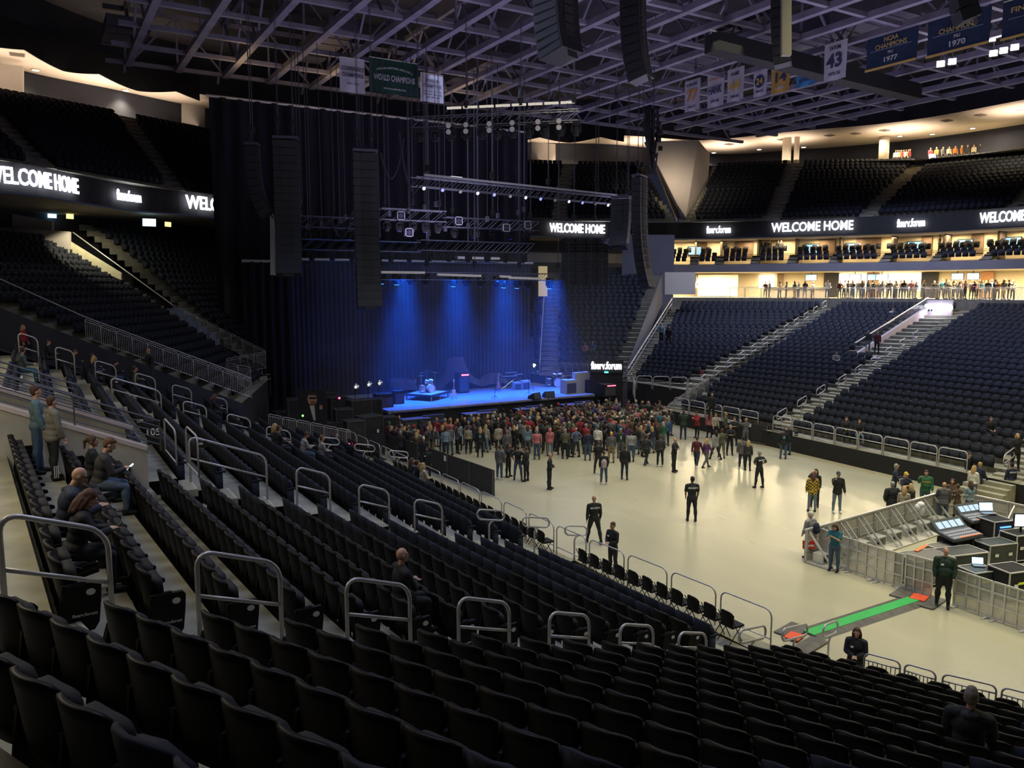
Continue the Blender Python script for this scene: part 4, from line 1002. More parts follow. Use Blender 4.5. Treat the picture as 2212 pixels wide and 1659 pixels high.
# moving head prototype
def moving_head(loc, rz, tilt, label, group, glow=None, s=1.0, first=False):
    rr = empty('moving_head', loc, rz, label, 'stage light', group)
    b = MB(); b.box((0, 0, -.1*s), (.42*s, .36*s, .2*s)); b.build('base', M_BLACK, rr)
    b = MB(); b.box((-.24*s, 0, -.38*s), (.07*s, .2*s, .42*s)); b.box((.24*s, 0, -.38*s), (.07*s, .2*s, .42*s)); b.box((0, 0, -.2*s), (.54*s, .2*s, .06*s)); b.build('yoke', M_BLACK, rr)
    R = Matrix.Rotation(tilt, 3, 'X'); c = Vector((0, 0, -.5*s)); d = R @ Vector((0, 0, -1))
    b = MB(); b.tube([c-d*.24*s, c-d*.1*s, c+d*.2*s, c+d*.26*s], [.12*s, .18*s, .19*s, .17*s], 14); hd = b.build('head', M_BLACK, rr, smooth=True)
    b = MB(); b.tube([c+d*.262*s, c+d*.275*s], .155*s, 14); b.build('lens', glow or mat('lens_cream', (.75, .72, .62), .2, emit=(1, .93, .75), es=.5), hd)
    return rr
M_BLUEGL = mat('blue_glow', (.1, .4, 1), .4, emit=(.05, .25, 1), es=9)
M_DIMB = mat('dim_blue', (.03, .08, .4), .4, emit=(.02, .08, .8), es=.8)
M_LENSW = mat('lens_white', (.8, .82, .9), .2, emit=(.85, .9, 1), es=.9)
M_TUBE = mat('tube_white', (.75, .73, .76), .5, emit=(.8, .76, .8), es=.15)
M_STRIP = mat('strip_warm', (.8, .75, .6), .5, emit=(1, .92, .7), es=.45)
def light_bar(rr, p0, p1, m, w=.16):
    b = MB(); b.bar(p0, p1, w, w); b.build('light_bar', m, rr)
# front truss over the stage lip
fa0 = PY(893, 266, 44.5); zf = fa0.z; fa1 = PZ(1250, 250, zf); fd = fa1-fa0; fL = fd.length; frz = math.atan2(fd.y, fd.x); fdn = fd.normalized()
def on_front(px, off=0):
    r_ = ray(px, 258); n_ = Vector((fd.y, -fd.x, 0)).normalized(); o_ = Vector((0, 0, CAM_Z)); t_ = (fa0-o_).dot(n_)/r_.dot(n_); p_ = o_+r_*t_; p_.z = zf; return p_ + n_*off
tr1 = truss('lighting_truss', fa0, fa1, .6, 'long front lighting truss under the hanging championship banners')
for i in range(8):
    a_, b_ = on_front(966+35*i)-fa0+Vector((0, 0, .75)), on_front(996+35*i)-fa0+Vector((0, 0, .75)); light_bar(tr1, a_, b_, M_STRIP, .12)
    c_ = (a_+b_)/2; b = MB(); b.bar(c_-Vector((0, 0, .45)), c_, .05, .05); b.build('bracket', M_RAILD, tr1)
for s_ in (.03, .33, .66, .97): hoist(tr1, fd*s_, ZB-zf)
for i in range(11):
    p = on_front(905+34*i); moving_head((p.x, p.y, zf-.3), frz+.2, .2+(i % 3)*.15, f"dark moving-head lamp under the front truss, {ORD[i]} from left", 'moving heads on the front truss', s=1.0, glow=mat('lens_dark', (.08, .08, .12), .2))
for i, px in enumerate((975, 1012, 1062, 1111, 1166, 1211)):
    p = on_front(px, .6); rr = empty('blinder_lamp', (p.x, p.y, zf-.35), frz, f"two-lens cream blinder lamp on the front truss, {ORD[i]} from left", 'stage light', 'blinder lamps on the front truss')
    for q in range(2):
        b = MB(); b.tube([(0, .25, -.35*q), (0, 0, -.35*q)], [.10, .17], 12); b.build('reflector', M_BLACK, rr)
        b = MB(); b.tube([(0, -.005, -.35*q), (0, -.02, -.35*q)], .15, 12); b.build('lens', mat('lens_cream', (.75, .72, .62), .2), rr)
# second truss with the long pale tube
g0, g1 = PY(893, 392, 47.0), PY(1368, 438, 51.5); zz = (g0.z+g1.z)/2
tr2 = truss('lighting_truss', g0, g1, .55, 'long lighting truss with a pale tube above mid stage')
d = g1-g0; light_bar(tr2, Vector((.6, -.3, .42)), d*.985+Vector((0, -.3, .42)), mat('tube_grey', (.5, .5, .55), .4), .12)
light_bar(tr2, d*.13+Vector((0, -.33, .45)), d*.17+Vector((0, -.33, .45)), M_LENSW, .14)
for q in (.05, .3, .55, .8, .97): hoist(tr2, d*q, ZB-g0.z-(d*q).z)
for i in range(15):
    q = g0 + d*(.03+.95*i/14); rr = empty('par_lamp', (q.x, q.y-.3, q.z-.35), 0, f"small round stage lamp under the pale-tube truss, {ORD[i]} from left", 'stage light', 'lamps on the mid truss')
    b = MB(); b.tube([(0, .2, 0), (0, 0, -.06)], [.09, .13], 10); b.build('housing', M_BLACK, rr); b = MB(); b.tube([(0, -.004, -.06), (0, -.02, -.066)], .115, 10)
    b.build('lens', [M_LENSW, mat('lens_lilac', (.4, .4, .9), .2, emit=(.4, .45, 1), es=.8), mat('lens_cream', (.75, .72, .62), .2)][i % 3], rr)
# darker upstage trusses full of fixtures
rig = [(640, 478, 800, 492, 53, 'dark truss of fixtures behind the left speaker columns'), (820, 462, 960, 480, 50, 'dark truss of fixtures right of the second speaker column'), (960, 480, 1160, 500, 54, 'dark truss of fixtures above the stage right half'),
       (650, 528, 905, 545, 55, 'lowest dark truss across the stage back curtain'), (905, 530, 1150, 525, 52, 'low dark truss over the drum area')]
for i, (x0, y0, x1, y1, Yy, lab) in enumerate(rig):
    a, c = PY(x0, y0, Yy), PY(x1, y1, Yy); c.z = a.z; t_ = truss('lighting_truss', a, c, .7, lab)
    for q in (.08, .5, .92): hoist(t_, (c-a)*q, ZB-a.z)
    n = 5 if i < 3 else 6
    for j in range(n):
        p = a.lerp(c, (j+.5)/n); moving_head((p.x, p.y, p.z-.35), .1*j, .1+.2*(j % 3), f"dark moving-head lamp, {ORD[j]} from left on the {['left upstage','middle upstage','right upstage','long low','short low'][i]} truss", 'upstage moving heads', s=.95, glow=M_DIMB if j % 2 else mat('lens_dark', (.08, .08, .12), .2))
# box fixtures with bright square frames
for i, (px, py) in enumerate(((866, 466), (991, 477), (884, 502), (1094, 492), (1140, 486))):
    p = PY(px, py, 49.6); rr = empty('square_lamp', p, 0, f"square framed lamp hanging in the rig, {ORD[i]} from left", 'stage light', 'square framed lamps'); b = MB(); b.box((0, .15, 0), (.5, .3, .5)); b.build('body', M_BLACK, rr)
    b = MB()
    for a, c, w, h in ((0, .25, .56, .06), (0, -.25, .56, .06), (.25, 0, .06, .56), (-.25, 0, .06, .56)): b.box((a, -.02, c), (w, .05, h))
    b.build('frame', mat('frame_grey', (.5, .5, .55), .4), rr); b = MB(); b.tube([(0, -.01, 0), (0, -.03, 0)], .17, 12); b.build('lens', mat('lens_dark', (.08, .08, .12), .2), rr)
# low front truss pieces with pale tubes and the blue beams below
Yb = 51.5; zb = None
bars = [(824, 588, 917, 589), (945, 593, 1039, 596), (1080, 597, 1103, 598), (1100, 600, 1166, 602), (985, 560, 1074, 562)]
a, c = PY(812, 596, Yb), PY(1212, 606, Yb); c.z = a.z
t3 = truss('lighting_truss', a, c, .5, 'low lighting truss carrying the blue stage beams')
for (x0, y0, x1, y1) in bars[:4]:
    p, q = PY(x0, y0, Yb-.5), PY(x1, y1, Yb-.5); light_bar(t3, p-a, q-a, M_TUBE, .16)
for q in (.02, .25, .5, .75, .98): hoist(t3, (c-a)*q, ZB-a.z)
p, q = PY(*bars[4][:2], 53.5), PY(*bars[4][2:], 53.5); t4 = truss('lighting_truss', p, Vector((q.x, q.y, p.z)), .4, 'short truss with a single pale tube above the drums'); light_bar(t4, (0, -.35, .1), (q.x-p.x, -.35, .1), M_TUBE, .16); hoist(t4, (1, 0, 0), ZB-p.z)
BEAMS = []
lamps = [(824, 607, 1), (857, 609, 2), (888, 609, 0), (920, 609, 0), (979, 613, 2), (1008, 613, 0), (1039, 613, 0), (1073, 615, 0), (1088, 616, 2), (1117, 617, 2), (1142, 617, 0), (1187, 618, 2)]
for i, (px, py, on) in enumerate(lamps):
    p = PY(px, py, Yb); lab = f"{['unlit', 'blue', 'bright blue'][on]} beam lamp under the low stage truss, {ORD[i]} from left"
    m = moving_head((p.x, Yb, p.z+.62), 0, (.12 if on else .35), lab, 'beam lamps on the low truss', s=1.05, glow=M_BLUEGL if on else M_DIMB)
    if on: BEAMS.append((p.x, Yb-.1, p.z-.2, on))
for (x, y, z, on) in BEAMS:
    spot((x, y-.2, z-.35), (x+.9, y-1.8, SZ), 3500*(1 if on == 2 else .8), (.008, .06, 1), 11, .3, .03, 120.0)
# thin haze hanging over the stage only, where the beams show
b = MB(); b.box((27.5, 50.9, 7.1), (23, 9.2, 10.2)); hz = b.build('stage_haze', M_BLACK)
hm = bpy.data.materials.new('haze'); hm.use_nodes = True; nt = hm.node_tree; nt.nodes.remove(nt.nodes['Principled BSDF']); vs = nt.nodes.new('ShaderNodeVolumeScatter')
vs.inputs['Density'].default_value = .010; vs.inputs['Anisotropy'].default_value = .1; vs.inputs['Color'].default_value = (.9, .93, 1, 1)
nt.links.new(vs.outputs[0], nt.nodes['Material Output'].inputs['Volume']); hz.data.materials[0] = hm; tag(hz, 'thin haze over the stage catching the blue beams', 'haze', kind='stuff')
for x in (21.5, 25.5, 29.5, 33.5): area((x, 50.6, 10.2), 1.5, 760, (.004, .11, 1), spread=math.radians(52))
# loudspeaker columns
def line_array(px, y0, y1, Yy, w, n, label, J=.02, rz=0, lean=0, dep=.7, top=None):
    a = PY(px, y0, Yy); zt_ = a.z; zb_ = PY(px, y1, Yy).z; h = (zt_-zb_)/n
    rr = empty('speaker_column', (a.x, Yy, zt_), rz, label, 'loudspeaker')
    b = MB(); b.box((0, 0, .15), (w*1.02, dep, .14)); b.box((0, .1, .28), (w*.5, .1, .2)); b.build('flying_frame', M_RAILD, rr)
    y = z = 0; ang = 0
    for i in range(n):
        ang += J*(i/n)*2; z_ = z; cy, cz = y + math.sin(ang)*h/2, z - math.cos(ang)*h/2; R = Matrix.Rotation(-ang, 3, 'X')
        b = MB(); b.box((0, -cy, cz), (w, dep, h*.94), R)
        b.box((w*.5, -cy, cz), (.03, dep*.9, h*.7), R); b.box((-w*.5, -cy, cz), (.03, dep*.9, h*.7), R)
        c_ = b.build('cabinet', mat('speaker_black', (.022, .022, .024), .6), rr)
        if i < 100:
            g = MB(); g.box((0, -cy-dep/2*math.cos(ang)-.02, cz-math.sin(ang)*dep/2), (w*.42, .03, h*.8), R); g.build('grille', mat('speaker_grille', (.035, .033, .03), .9, noise=.3, nscale=40), c_)
        y += math.sin(ang)*h; z -= math.cos(ang)*h
    hoist(rr, (-w*.3, 0, .1), (top or ZB)-zt_); hoist(rr, (w*.3, 0, .1), (top or ZB)-zt_); return rr
line_array(617, 304, 598, 46.5, 1.38, 18, 'tall black speaker column beside the white sail, left of stage', .018, rz=-.35)
line_array(788, 332, 668, 44.5, 1.35, 19, 'tall black speaker column hanging over the stage left edge', .016, rz=-.25)
line_array(545, 318, 470, 47, .8, 9, 'slim curved speaker column at the far left of the rig', .06, rz=1.1)
line_array(1382, 385, 625, 47.5, 1.5, 16, 'tall dark speaker column right of the stage', .02, rz=.5)
line_array(1342, 430, 540, 49, 1.4, 8, 'short curved speaker column beside the right hand column', .07, rz=-1.0)
line_array(1200, -60, 128, 27, 1.3, 10, 'large dark speaker cluster hanging at the top centre', .03, rz=.3, dep=1.2, top=30)
line_array(1368, -40, 180, 26.5, .83, 11, 'dark speaker column hanging right of the top centre cluster', .03, rz=.5, dep=.8, top=30)
line_array(1686, -60, 146, 25, .8, 10, 'dark speaker column with a cream rear edge at the upper right', .02, rz=.7, dep=.7, top=30)
line_array(2080, -90, 52, 24.5, 1.15, 5, 'speaker cluster cut off by the top edge at the upper right', .09, rz=.9, dep=.9, top=30)
panel_px('rear_cover', mat('cream_cover', (.22, .21, .14), .6), 1690, -20, 1710, 118, 31.5, 31.2, th=.3, label='cream coloured back cover of the upper right speaker column', cat='cover')
b = MB(); s_ = [PT(583, 460, 47), PT(590, 460, 47), PT(603, 595, 47.5), PT(584, 594, 47.5)]; o = s_[3]
b.slab(*[q-o for q in s_], .04, Vector((.5, .8, 0))); rr = b.build('white_sail', M_WHITE, loc=o); tag(rr, 'narrow white sail-like panel beside the left speaker column', 'panel')
# dotted black hanging panel and rigging motor tower at right
rr = empty('speaker_wall', PT(1262, 510, 62), 0, 'wide black hanging speaker wall dotted with bolts, right of stage', 'loudspeaker'); o = PT(1262, 510, 62)
for i in range(4):
    for j in range(7):
        q = PT(1227+24*i, 522+14.6*j, 62)-o; b = MB(); b.box(q, (.80, .9, .48), rotz(-.3)); c_ = b.build('cabinet', mat('speaker_black', (.022, .022, .024), .6), rr)
        b = MB(); [b.box(q+Vector((dx, -.5, dz)), (.05, .03, .05)) for dx in (-.3, .3) for dz in (-.16, .16)]; b.build('bolts', M_RAIL, c_)
hoist(rr, (-1, 0, .5), ZB-o.z); hoist(rr, (1, 0, .5), ZB-o.z)
rr = empty('cable_bundle', PT(1412, 235, 56), 0, 'dark bundle of cables and lamps hanging right of the stage', 'cable'); random.seed(3)
for i in range(9):
    x = random.uniform(-.5, .5); y = random.uniform(-.3, .3); b = MB(); L = random.uniform(2.5, 4.8)
    b.tube([(x, y, 0), (x*1.3, y, -1.2), (x*.8, y, -2.2), (x*.2, y*.3, -L)], [.07, .09, .08, .04], 6); b.build('cable', M_BLACK, rr)
for i in range(6):
    b = MB(); b.box((random.uniform(-.5, .5), -.3, -.5-.55*i), (.3, .3, .28), rotz(i)); b.build('lamp_housing', M_BLACK, rr)
b = MB(); b.tube([(0, 0, 0), (0, 0, 7)], .03, 5); b.build('chain', M_RAILD, rr)
random.seed(11)
# slack cable loops
for i, (x0, y0, x1, y1, sag, t, lab) in enumerate(((822, 330, 872, 300, 70, 48, 'slack black cable looping beside the second speaker column'), (862, 285, 905, 400, 60, 48, 'slack cable hanging from the truss end to the mid truss'), (715, 470, 762, 455, 50, 50, 'short slack cable loop between the speaker columns'), (1398, 300, 1420, 330, 60, 55, 'slack cable loop beside the hanging bundle'))):
    a, c = PT(x0, y0, t), PT(x1, y1, t); P = []
    for j in range(13):
        s = j/12; q = PT(x0+(x1-x0)*s, y0+(y1-y0)*s+sag*4*s*(1-s), t); P.append(q-a)
    b = MB(); b.tube(P, .06, 6); rr = b.build('slack_cable', mat('cable_dark', (.04, .04, .06), .6), loc=a); tag(rr, lab, 'cable')
# plain chains around the rig
chx = [642, 660, 690, 730, 742, 838, 880, 915, 940, 960, 1010, 1030, 1052, 1075, 1120, 1132]
for i, px in enumerate(chx):
    Yy = 49+(i*37 % 6); a = PY(px, 300, Yy); bot = PY(px, 440+(i*53 % 60), Yy).z; b = MB(); b.tube([(0, 0, bot), (0, 0, ZB)], .022, 4); b.box((0, 0, bot+.1), (.2, .2, .35))
    rr = b.build('hoist_chain', mat('chain_steel', (.09, .09, .11)), loc=(a.x, Yy, 0)); tag(rr, f"thin hoist chain among the rigging, {ORD[i]} from the left", 'chain', 'loose hoist chains')
# ------------------------------------------------------------------ gear on the stage
M_TARP = mat('blue_black_tarp', (.05, .06, .12), .7, noise=.3, nscale=2); M_CHROME = mat('chrome', (.7, .72, .75), .18, .9); M_CYM = mat('cymbal', (.7, .6, .3), .25, .9)
def tarp(poly, y, depth, label, base=SZ, seg=10):
    P = [PZ(px, py, base) if i in (0, len(poly)-1) else PY(px, py, y) for i, (px, py) in enumerate(poly)]
    xs = [PY(px, py, y) for px, py in poly]; o = Vector((xs[0].x, y, base)); V = []; F = []; n = len(xs)
    for j in range(seg+1):
        s = j/seg; k = math.sin(PI*min(1, .15+s*.85))**.5 if s < 1 else .3
        for i, p in enumerate(xs):
            h = max(0, p.z-base); hh = h*(1-(2*abs(s-.45))**2.6*.9); V.append((p.x-o.x+.12*math.sin(i*2.1+j), (s-.5)*depth+.1*math.sin(i*3+j*2), max(0, hh)))
    for j in range(seg):
        for i in range(n-1): F.append((j*n+i, j*n+i+1, (j+1)*n+i+1, (j+1)*n+i))
    b = MB(); b.add(V, F); rr = b.build('tarp_cover', M_TARP, smooth=True, loc=o); tag(rr, label, 'cover'); return rr
tarp([(935, 843), (945, 820), (956, 795), (963, 776), (978, 770), (996, 771), (1002, 790), (1018, 812), (1034, 822), (1046, 812), (1058, 806), (1078, 806), (1088, 818), (1096, 838)], 55.6, 1.6, 'peaked dark tarp covering gear at the stage back')
tarp([(838, 846), (840, 830), (842, 818), (858, 817), (876, 818), (890, 820), (896, 838), (898, 846)], 55.2, 1.2, 'blue-lit tarp covering a low rack at stage left back')
# drum kit on a riser
dp = PZ(925, 862, SZ); rr = empty('drum_riser', (dp.x+.1, dp.y+.3, SZ), 0, 'low square riser under the drum kit', 'riser')
b = MB(); b.box((0, 0, .38), (2.6, 2.2, .12), rotz(.6)); b.build('deck', M_BLACK, rr); b = MB(); [b.box(rotz(.6) @ Vector((x, y, .17)), (.08, .08, .34)) for x in (-1.2, 0, 1.2) for y in (-1, 1)]; b.build('legs', M_RAIL, rr)
b = MB(); b.box((0, 0, .445), (2.3, 1.9, .012), rotz(.6)); b.build('carpet', mat('carpet_grey', (.35, .33, .3), .9), rr)
def drums(loc, s, rz, label, extra=False, shell=None):
    rr = empty('drum_kit', loc, rz, label, 'drum kit'); sh = shell or mat('drum_shell', (.55, .55, .62), .3); hd = mat('drum_head', (.8, .8, .82), .5)
    def drum(c, r, h, ax_, nm='drum'):
        c = Vector(c)*s; ax_ = Vector(ax_).normalized(); b = MB(); b.tube([c-ax_*h*s/2, c+ax_*h*s/2], r*s, 18); d_ = b.build(nm, sh, rr)
        b = MB(); b.tube([c+ax_*h*s*.5, c+ax_*(h*s*.5+.01)], r*s*.97, 18); b.build('head', hd, d_)
        b = MB(); 
        for e in (-.5, .5):
            u = ax_.orthogonal().normalized(); v = ax_.cross(u); b.tube([c+ax_*h*s*e + u*(r*s*1.02*math.cos(k)) + v*(r*s*1.02*math.sin(k)) for k in [2*PI*q/16 for q in range(16)]], .02*s, 5, closed=True)
        b.build('hoop', M_CHROME, d_)
    drum((0, -.2, .30), .30, .42, (0, -1, 0), 'bass_drum'); drum((-.55, .0, .35), .22, .4, (0, 0, 1), 'floor_tom'); drum((.22, -.1, .78), .16, .22, (-.1, -.3, 1), 'tom'); drum((-.18, -.1, .78), .15, .2, (.1, -.3, 1), 'tom'); drum((.5, .2, .6), .18, .13, (0, 0, 1), 'snare')
    for (x, y, z, r) in ((-.75, -.1, 1.25, .26), (.75, 0, 1.35, .27), (-.3, .3, 1.4, .22), (.85, .4, .95, .18), (.35, .4, 1.5, .2)):
        b = MB(); b.tube([Vector((x, y, z))*s, Vector((x, y, z+.03))*s], [r*s, .02*s], 16); c_ = b.build('cymbal', M_CYM, rr); b = MB(); b.tube([Vector((x, y, 0))*s, Vector((x, y, z+.05))*s], .012*s+.004, 5); [b.tube([Vector((x, y, .35))*s, Vector((x+.25*math.cos(a), y+.25*math.sin(a), 0))*s], .01*s+.003, 4) for a in (0, 2.1, 4.2)]; b.build('stand', M_CHROME, c_)
    b = MB(); b.cyl((.1*s, .6*s, .48*s), .17*s, .08*s, 14); b.cyl((.1*s, .6*s, 0), .02*s, .48*s, 6); b.build('stool', M_BLACK, rr)
    return rr
drums((dp.x+.1, dp.y+.3, SZ+.45), 1.0, .35, 'blue-lit drum kit on the riser at stage left')
q = PZ(1205, 835, SZ); drums((q.x, q.y+.2, SZ), 1.15, -.3, 'second drum kit with warm glints at stage right back', shell=mat('drum_shell_dark', (.18, .1, .08), .3))
q = PZ(893, 846, SZ); rr = empty('timpani_stand', (q.x, q.y, SZ), 0, 'round percussion cluster on a stand left of the drum kit', 'percussion'); b = MB(); b.ell((0, 0, .8), (.3, .3, .3)); b.build('bowl', M_CHROME, rr, True); b = MB(); [b.tube([(0, 0, .6), (.3*math.cos(a), .3*math.sin(a), 0)], .02, 5) for a in (0, 2.1, 4.2)]; b.build('legs', M_CHROME, rr); b = MB(); b.tube([(0, 0, 1.05), (0, 0, 1.08)], [.42, .05], 16); b.build('cymbal', M_CYM, rr)
def amp(px, py, w, d, h, label, m=M_BLACK, rz=0, led=None, z=SZ, grille=True):
    q = PZ(px, py, z); rr = empty('amplifier', (q.x, q.y, z), rz, label, 'amplifier'); b = MB(); b.box((0, 0, h/2), (w, d, h)); b.build('cabinet', m, rr)
    if grille: b = MB(); b.box((0, -d/2-.01, h*.42), (w*.86, .02, h*.7)); b.build('grille', mat('amp_grille', (.06, .06, .07), .9), rr)
    if led: b = MB(); b.box((w*.1, -d/2-.02, h*.88), (w*.7, .02, h*.06)); b.build('light_strip', mat('red_led', (1, .1, .2), .5, emit=(1, .08, .15), es=8), rr)
    b = MB(); b.box((0, 0, h+.03), (w*.3, .05, .03)); b.build('handle', M_RAILD, rr); return rr
amp(998, 848, .85, .7, 1.55, 'tall amplifier stack with red light at stage centre back', led=True)
amp(1116, 842, .62, .4, .62, 'small pale amplifier on a stand, left of the pair', mat('amp_tweed', (.4, .38, .36), .8)); amp(1134, 841, .72, .4, .72, 'small pale amplifier with brown front, right of the pair', mat('amp_cream', (.5, .48, .45), .8))
amp(1228, 850, .95, .8, 1.05, 'blue-lit upright case with a dark opening at stage right', mat('case_pale', (.45, .45, .48), .6)); amp(1254, 848, 1.3, .4, 1.55, 'flat blue-lit panel box behind the upright case', mat('case_pale', (.45, .45, .48)), grille=False)
amp(1278, 850, 1.2, .9, 1.1, 'dark road case right of the blue-lit panel', z=1.7); amp(1310, 855, 1.1, .9, .9, 'dark road case with a small red light, far stage right', led=True, z=1.7)
amp(860, 872, .7, .5, .9, 'blue-lit small case on the stage left edge', M_BLACK)
amp(828, 882, 1.1, .9, 1.0, 'black speaker cabinet at the stage left corner', M_BLACK, z=1.7)
for i, (px, py) in enumerate(((1155, 862), (1182, 858))):
    q = PZ(px, py, SZ); b = MB(); b.prism([(-.35, 0), (.35, 0), (.28, .22), (-.2, .46)], .75, Matrix(((0, 0, 1, 0), (1, 0, 0, 0), (0, 1, 0, 0), (0, 0, 0, 1)))); rr = empty('floor_monitor', (q.x-.3, q.y, SZ), .3-.5*i, ['blue-lit wedge monitor left of the pair at the stage lip', 'blue-lit wedge monitor right of the pair at the stage lip'][i], 'monitor'); b.build('cabinet', M_BLACK, rr)
    b = MB(); b.prism([(-.33, .04), (-.21, .43), (-.22, .44), (-.345, .04)], .68, Matrix(((0, 0, 1, .035), (1, 0, 0, 0), (0, 1, 0, 0), (0, 0, 0, 1)))); b.build('grille', mat('amp_grille', (.06, .06, .07)), rr)
def guitar(px, py, label, col, rz):
    q = PZ(px, py, SZ); rr = empty('guitar', (q.x, q.y, SZ), rz, label, 'guitar'); m = mat(col[0], col[1], .3)
    pr = [(0, .18), (.17, .22), (.2, .36), (.13, .48), (.16, .6), (.1, .68), (0, .66), (-.1, .68), (-.16, .6), (-.13, .48), (-.2, .36), (-.17, .22)]
    M = Matrix(((1, 0, 0, 0), (0, 0, -1, 0), (0, 1, 0, 0), (0, 0, 0, 1))); b = MB(); b.prism(pr, .06, M); b.build('body', m, rr); b = MB(); b.box((0, -.03, .95), (.055, .035, .62)); b.build('neck', mat('guitar_neck', (.5, .35, .2), .5), rr); b = MB(); b.box((0, -.03, 1.32), (.1, .03, .18)); b.build('headstock', m, rr)
    b = MB(); [b.tube([(0, .06, .4), (x, y, 0)], .014, 5) for x, y in ((-.22, -.12), (.22, -.12), (0, .3))]; b.build('stand', M_BLACK, rr)
guitar(980, 862, 'pale electric guitar on a stand right of the drums', ('guitar_white', (.75, .75, .78)), .3); guitar(1076, 844, 'reddish electric guitar standing before the dark tarp', ('guitar_red', (.45, .15, .1)), .2)
def mic(px, py, h, label, rz=0):
    q = PZ(px, py, SZ); rr = empty('microphone_stand', (q.x, q.y, SZ), rz, label, 'microphone stand'); b = MB(); b.tube([(0, 0, 0), (0, 0, h)], .016, 6); b.build('pole', M_BLACK, rr); b = MB(); [b.tube([(0, 0, .25), (.32*math.cos(a), .32*math.sin(a), 0)], .012, 5) for a in (0, 2.1, 4.2)]; b.build('tripod', M_BLACK, rr)
    b = MB(); b.tube([(0, 0, h), (.12, -.35, h+.12)], .012, 5); b.build('boom', M_BLACK, rr); b = MB(); b.ell((.13, -.38, h+.13), (.03, .05, .03)); b.build('microphone', M_CHROME, rr, True)
mic(1069, 862, 1.6, 'tall microphone stand at centre stage'); mic(1142, 853, 1.5, 'microphone stand behind the wedge monitors'); mic(1152, 845, 1.4, 'microphone stand beside the white-lit lamp at stage right')
# keyboards
q = PZ(1100, 840, SZ)
for i, (dx, dz, w) in enumerate(((0, .95, 1.4), (.25, 1.2, 1.2), (1.0, 1.0, 1.1))):
    rr = empty('keyboard', (q.x+dx, q.y+.2*i, SZ), .2*i-.1, ['lower blue-lit keyboard of the stacked pair', 'upper blue-lit keyboard of the stacked pair', 'single keyboard right of the stacked pair'][i], 'keyboard'); b = MB(); b.box((0, 0, dz), (w, .36, .1)); b.build('body', M_BLACK, rr)
    b = MB(); [b.box((-w/2+.08+(w-.16)*k/22, -.08, dz+.055), ((w-.16)/22*.85, .16, .02)) for k in range(23)]; b.build('keys', M_PLATE, rr); b = MB(); [b.tube([(-w/2*s_, 0, 0), (w/2*s_, 0, dz-.05)], .02, 5) for s_ in (1, -1)]; b.build('stand', M_CHROME, rr)
q = PZ(1153, 826, SZ); rr = empty('desk_lamp', (q.x, q.y, SZ), 0, 'small white glowing lamp on a tripod at stage right', 'lamp'); b = MB(); b.tube([(0, 0, 0), (0, 0, 1.3)], .02, 5); b.build('pole', M_BLACK, rr); b = MB(); b.tube([(0, 0, 1.3), (0, -.1, 1.5)], [.06, .13], 10); b.build('shade', mat('warm_lens', (1, .9, .7), .5, emit=(1, .85, .6), es=4), rr)
# subwoofers and steps before the stage
for i, (px, w) in enumerate(((868, 2.0), (1000, 2.2), (1105, 1.8), (1205, 2.2))):
    q = PZ(px, 905-(px-868)*.09, 1.0); rr = empty('subwoofer', (q.x, 46.8, 0), 0, f"black subwoofer block before the stage, {ORD[i]} from left", 'subwoofer', 'subwoofers before the stage'); b = MB(); b.box((0, 0, .66), (w, 1.0, 1.32)); b.build('cabinet', M_BLACK, rr); b = MB(); [b.box((x*w/4, -.51, .66), (w*.42, .03, 1.15)) for x in (-1, 1)]; b.build('grille', mat('amp_grille', (.06, .06, .07)), rr); b = MB(); b.box((0, 0, 1.335), (w*.96, .9, .03)); b.build('top_mat', mat('mat_blue', (.12, .12, .2), .6), rr)
for i, x in enumerate((21.95, 26.0, 29.75, 33.9)):
    rr = empty('stage_steps', (x, 47.0, 0), 0, f"small black steps up to the stage lip, {ORD[i]} from left", 'steps', 'steps before the stage')
    for k in range(4): b = MB(); b.box((0, -.3*k, (4-k)*.36/2), (1.5, .3, (4-k)*.36)); b.build('step', mat('step_grey', (.05, .05, .07), .6), rr)
# backstage left: road cases, dimmer racks, dish lamps, barrier panels
cases = [(650, 878, 1.5, 1.1, 50), (692, 866, 1.9, 1.2, 53), (727, 874, 1.1, 1.0, 50.6), (744, 900, 1.0, .9, 47.4), (778, 880, 1.3, .9, 49.4), (806, 878, 1.2, .9, 50.8), (768, 925, 1.0, .9, 45.4), (801, 915, 1.3, 1.0, 47.2), (838, 917, 1.1, .9, 48.6), (618, 905, 1.4, 1.0, 52), (722, 928, 1.0, .9, 47.2)]
for i, (px, py, w, d, tt) in enumerate(cases):
    q = PT(px, py-14, tt); h = max(1.1, q.z); rr = empty('road_case', (q.x, q.y+.3, 0), .1*((i*7) % 5-2), f"black road case left of the stage, {ORD[i]} in the cluster", 'road case', 'road cases left of the stage')
    b = MB(); b.box((0, 0, h/2+.1), (w, d, h-.1)); b.build('body', mat('case_black', (.03, .03, .032), .5, noise=.3, nscale=2), rr); b = MB()
    for x in (-w/2, w/2):
        for y in (-d/2, d/2): b.box((x, y, h/2+.1), (.05, .05, h-.1))
    for z in (.17, h+.04):
        b.box((0, -d/2, z), (w, .05, .05)); b.box((0, d/2, z), (w, .05, .05)); b.box((-w/2, 0, z), (.05, d, .05)); b.box((w/2, 0, z), (.05, d, .05))
    b.build('edging', mat('case_edge', (.15, .15, .17), .4, .6), rr); b = MB(); [b.cyl((x*w*.4, y*d*.4, 0), .05, .12, 8) for x in (-1, 1) for y in (-1, 1)]; b.build('casters', M_BLACK, rr)
    if i % 3 == 1: b = MB(); b.box((w*.2, -d/2-.04, h*.6), (.14, .02, .2)); b.build('paper_label', M_PLATE, rr)
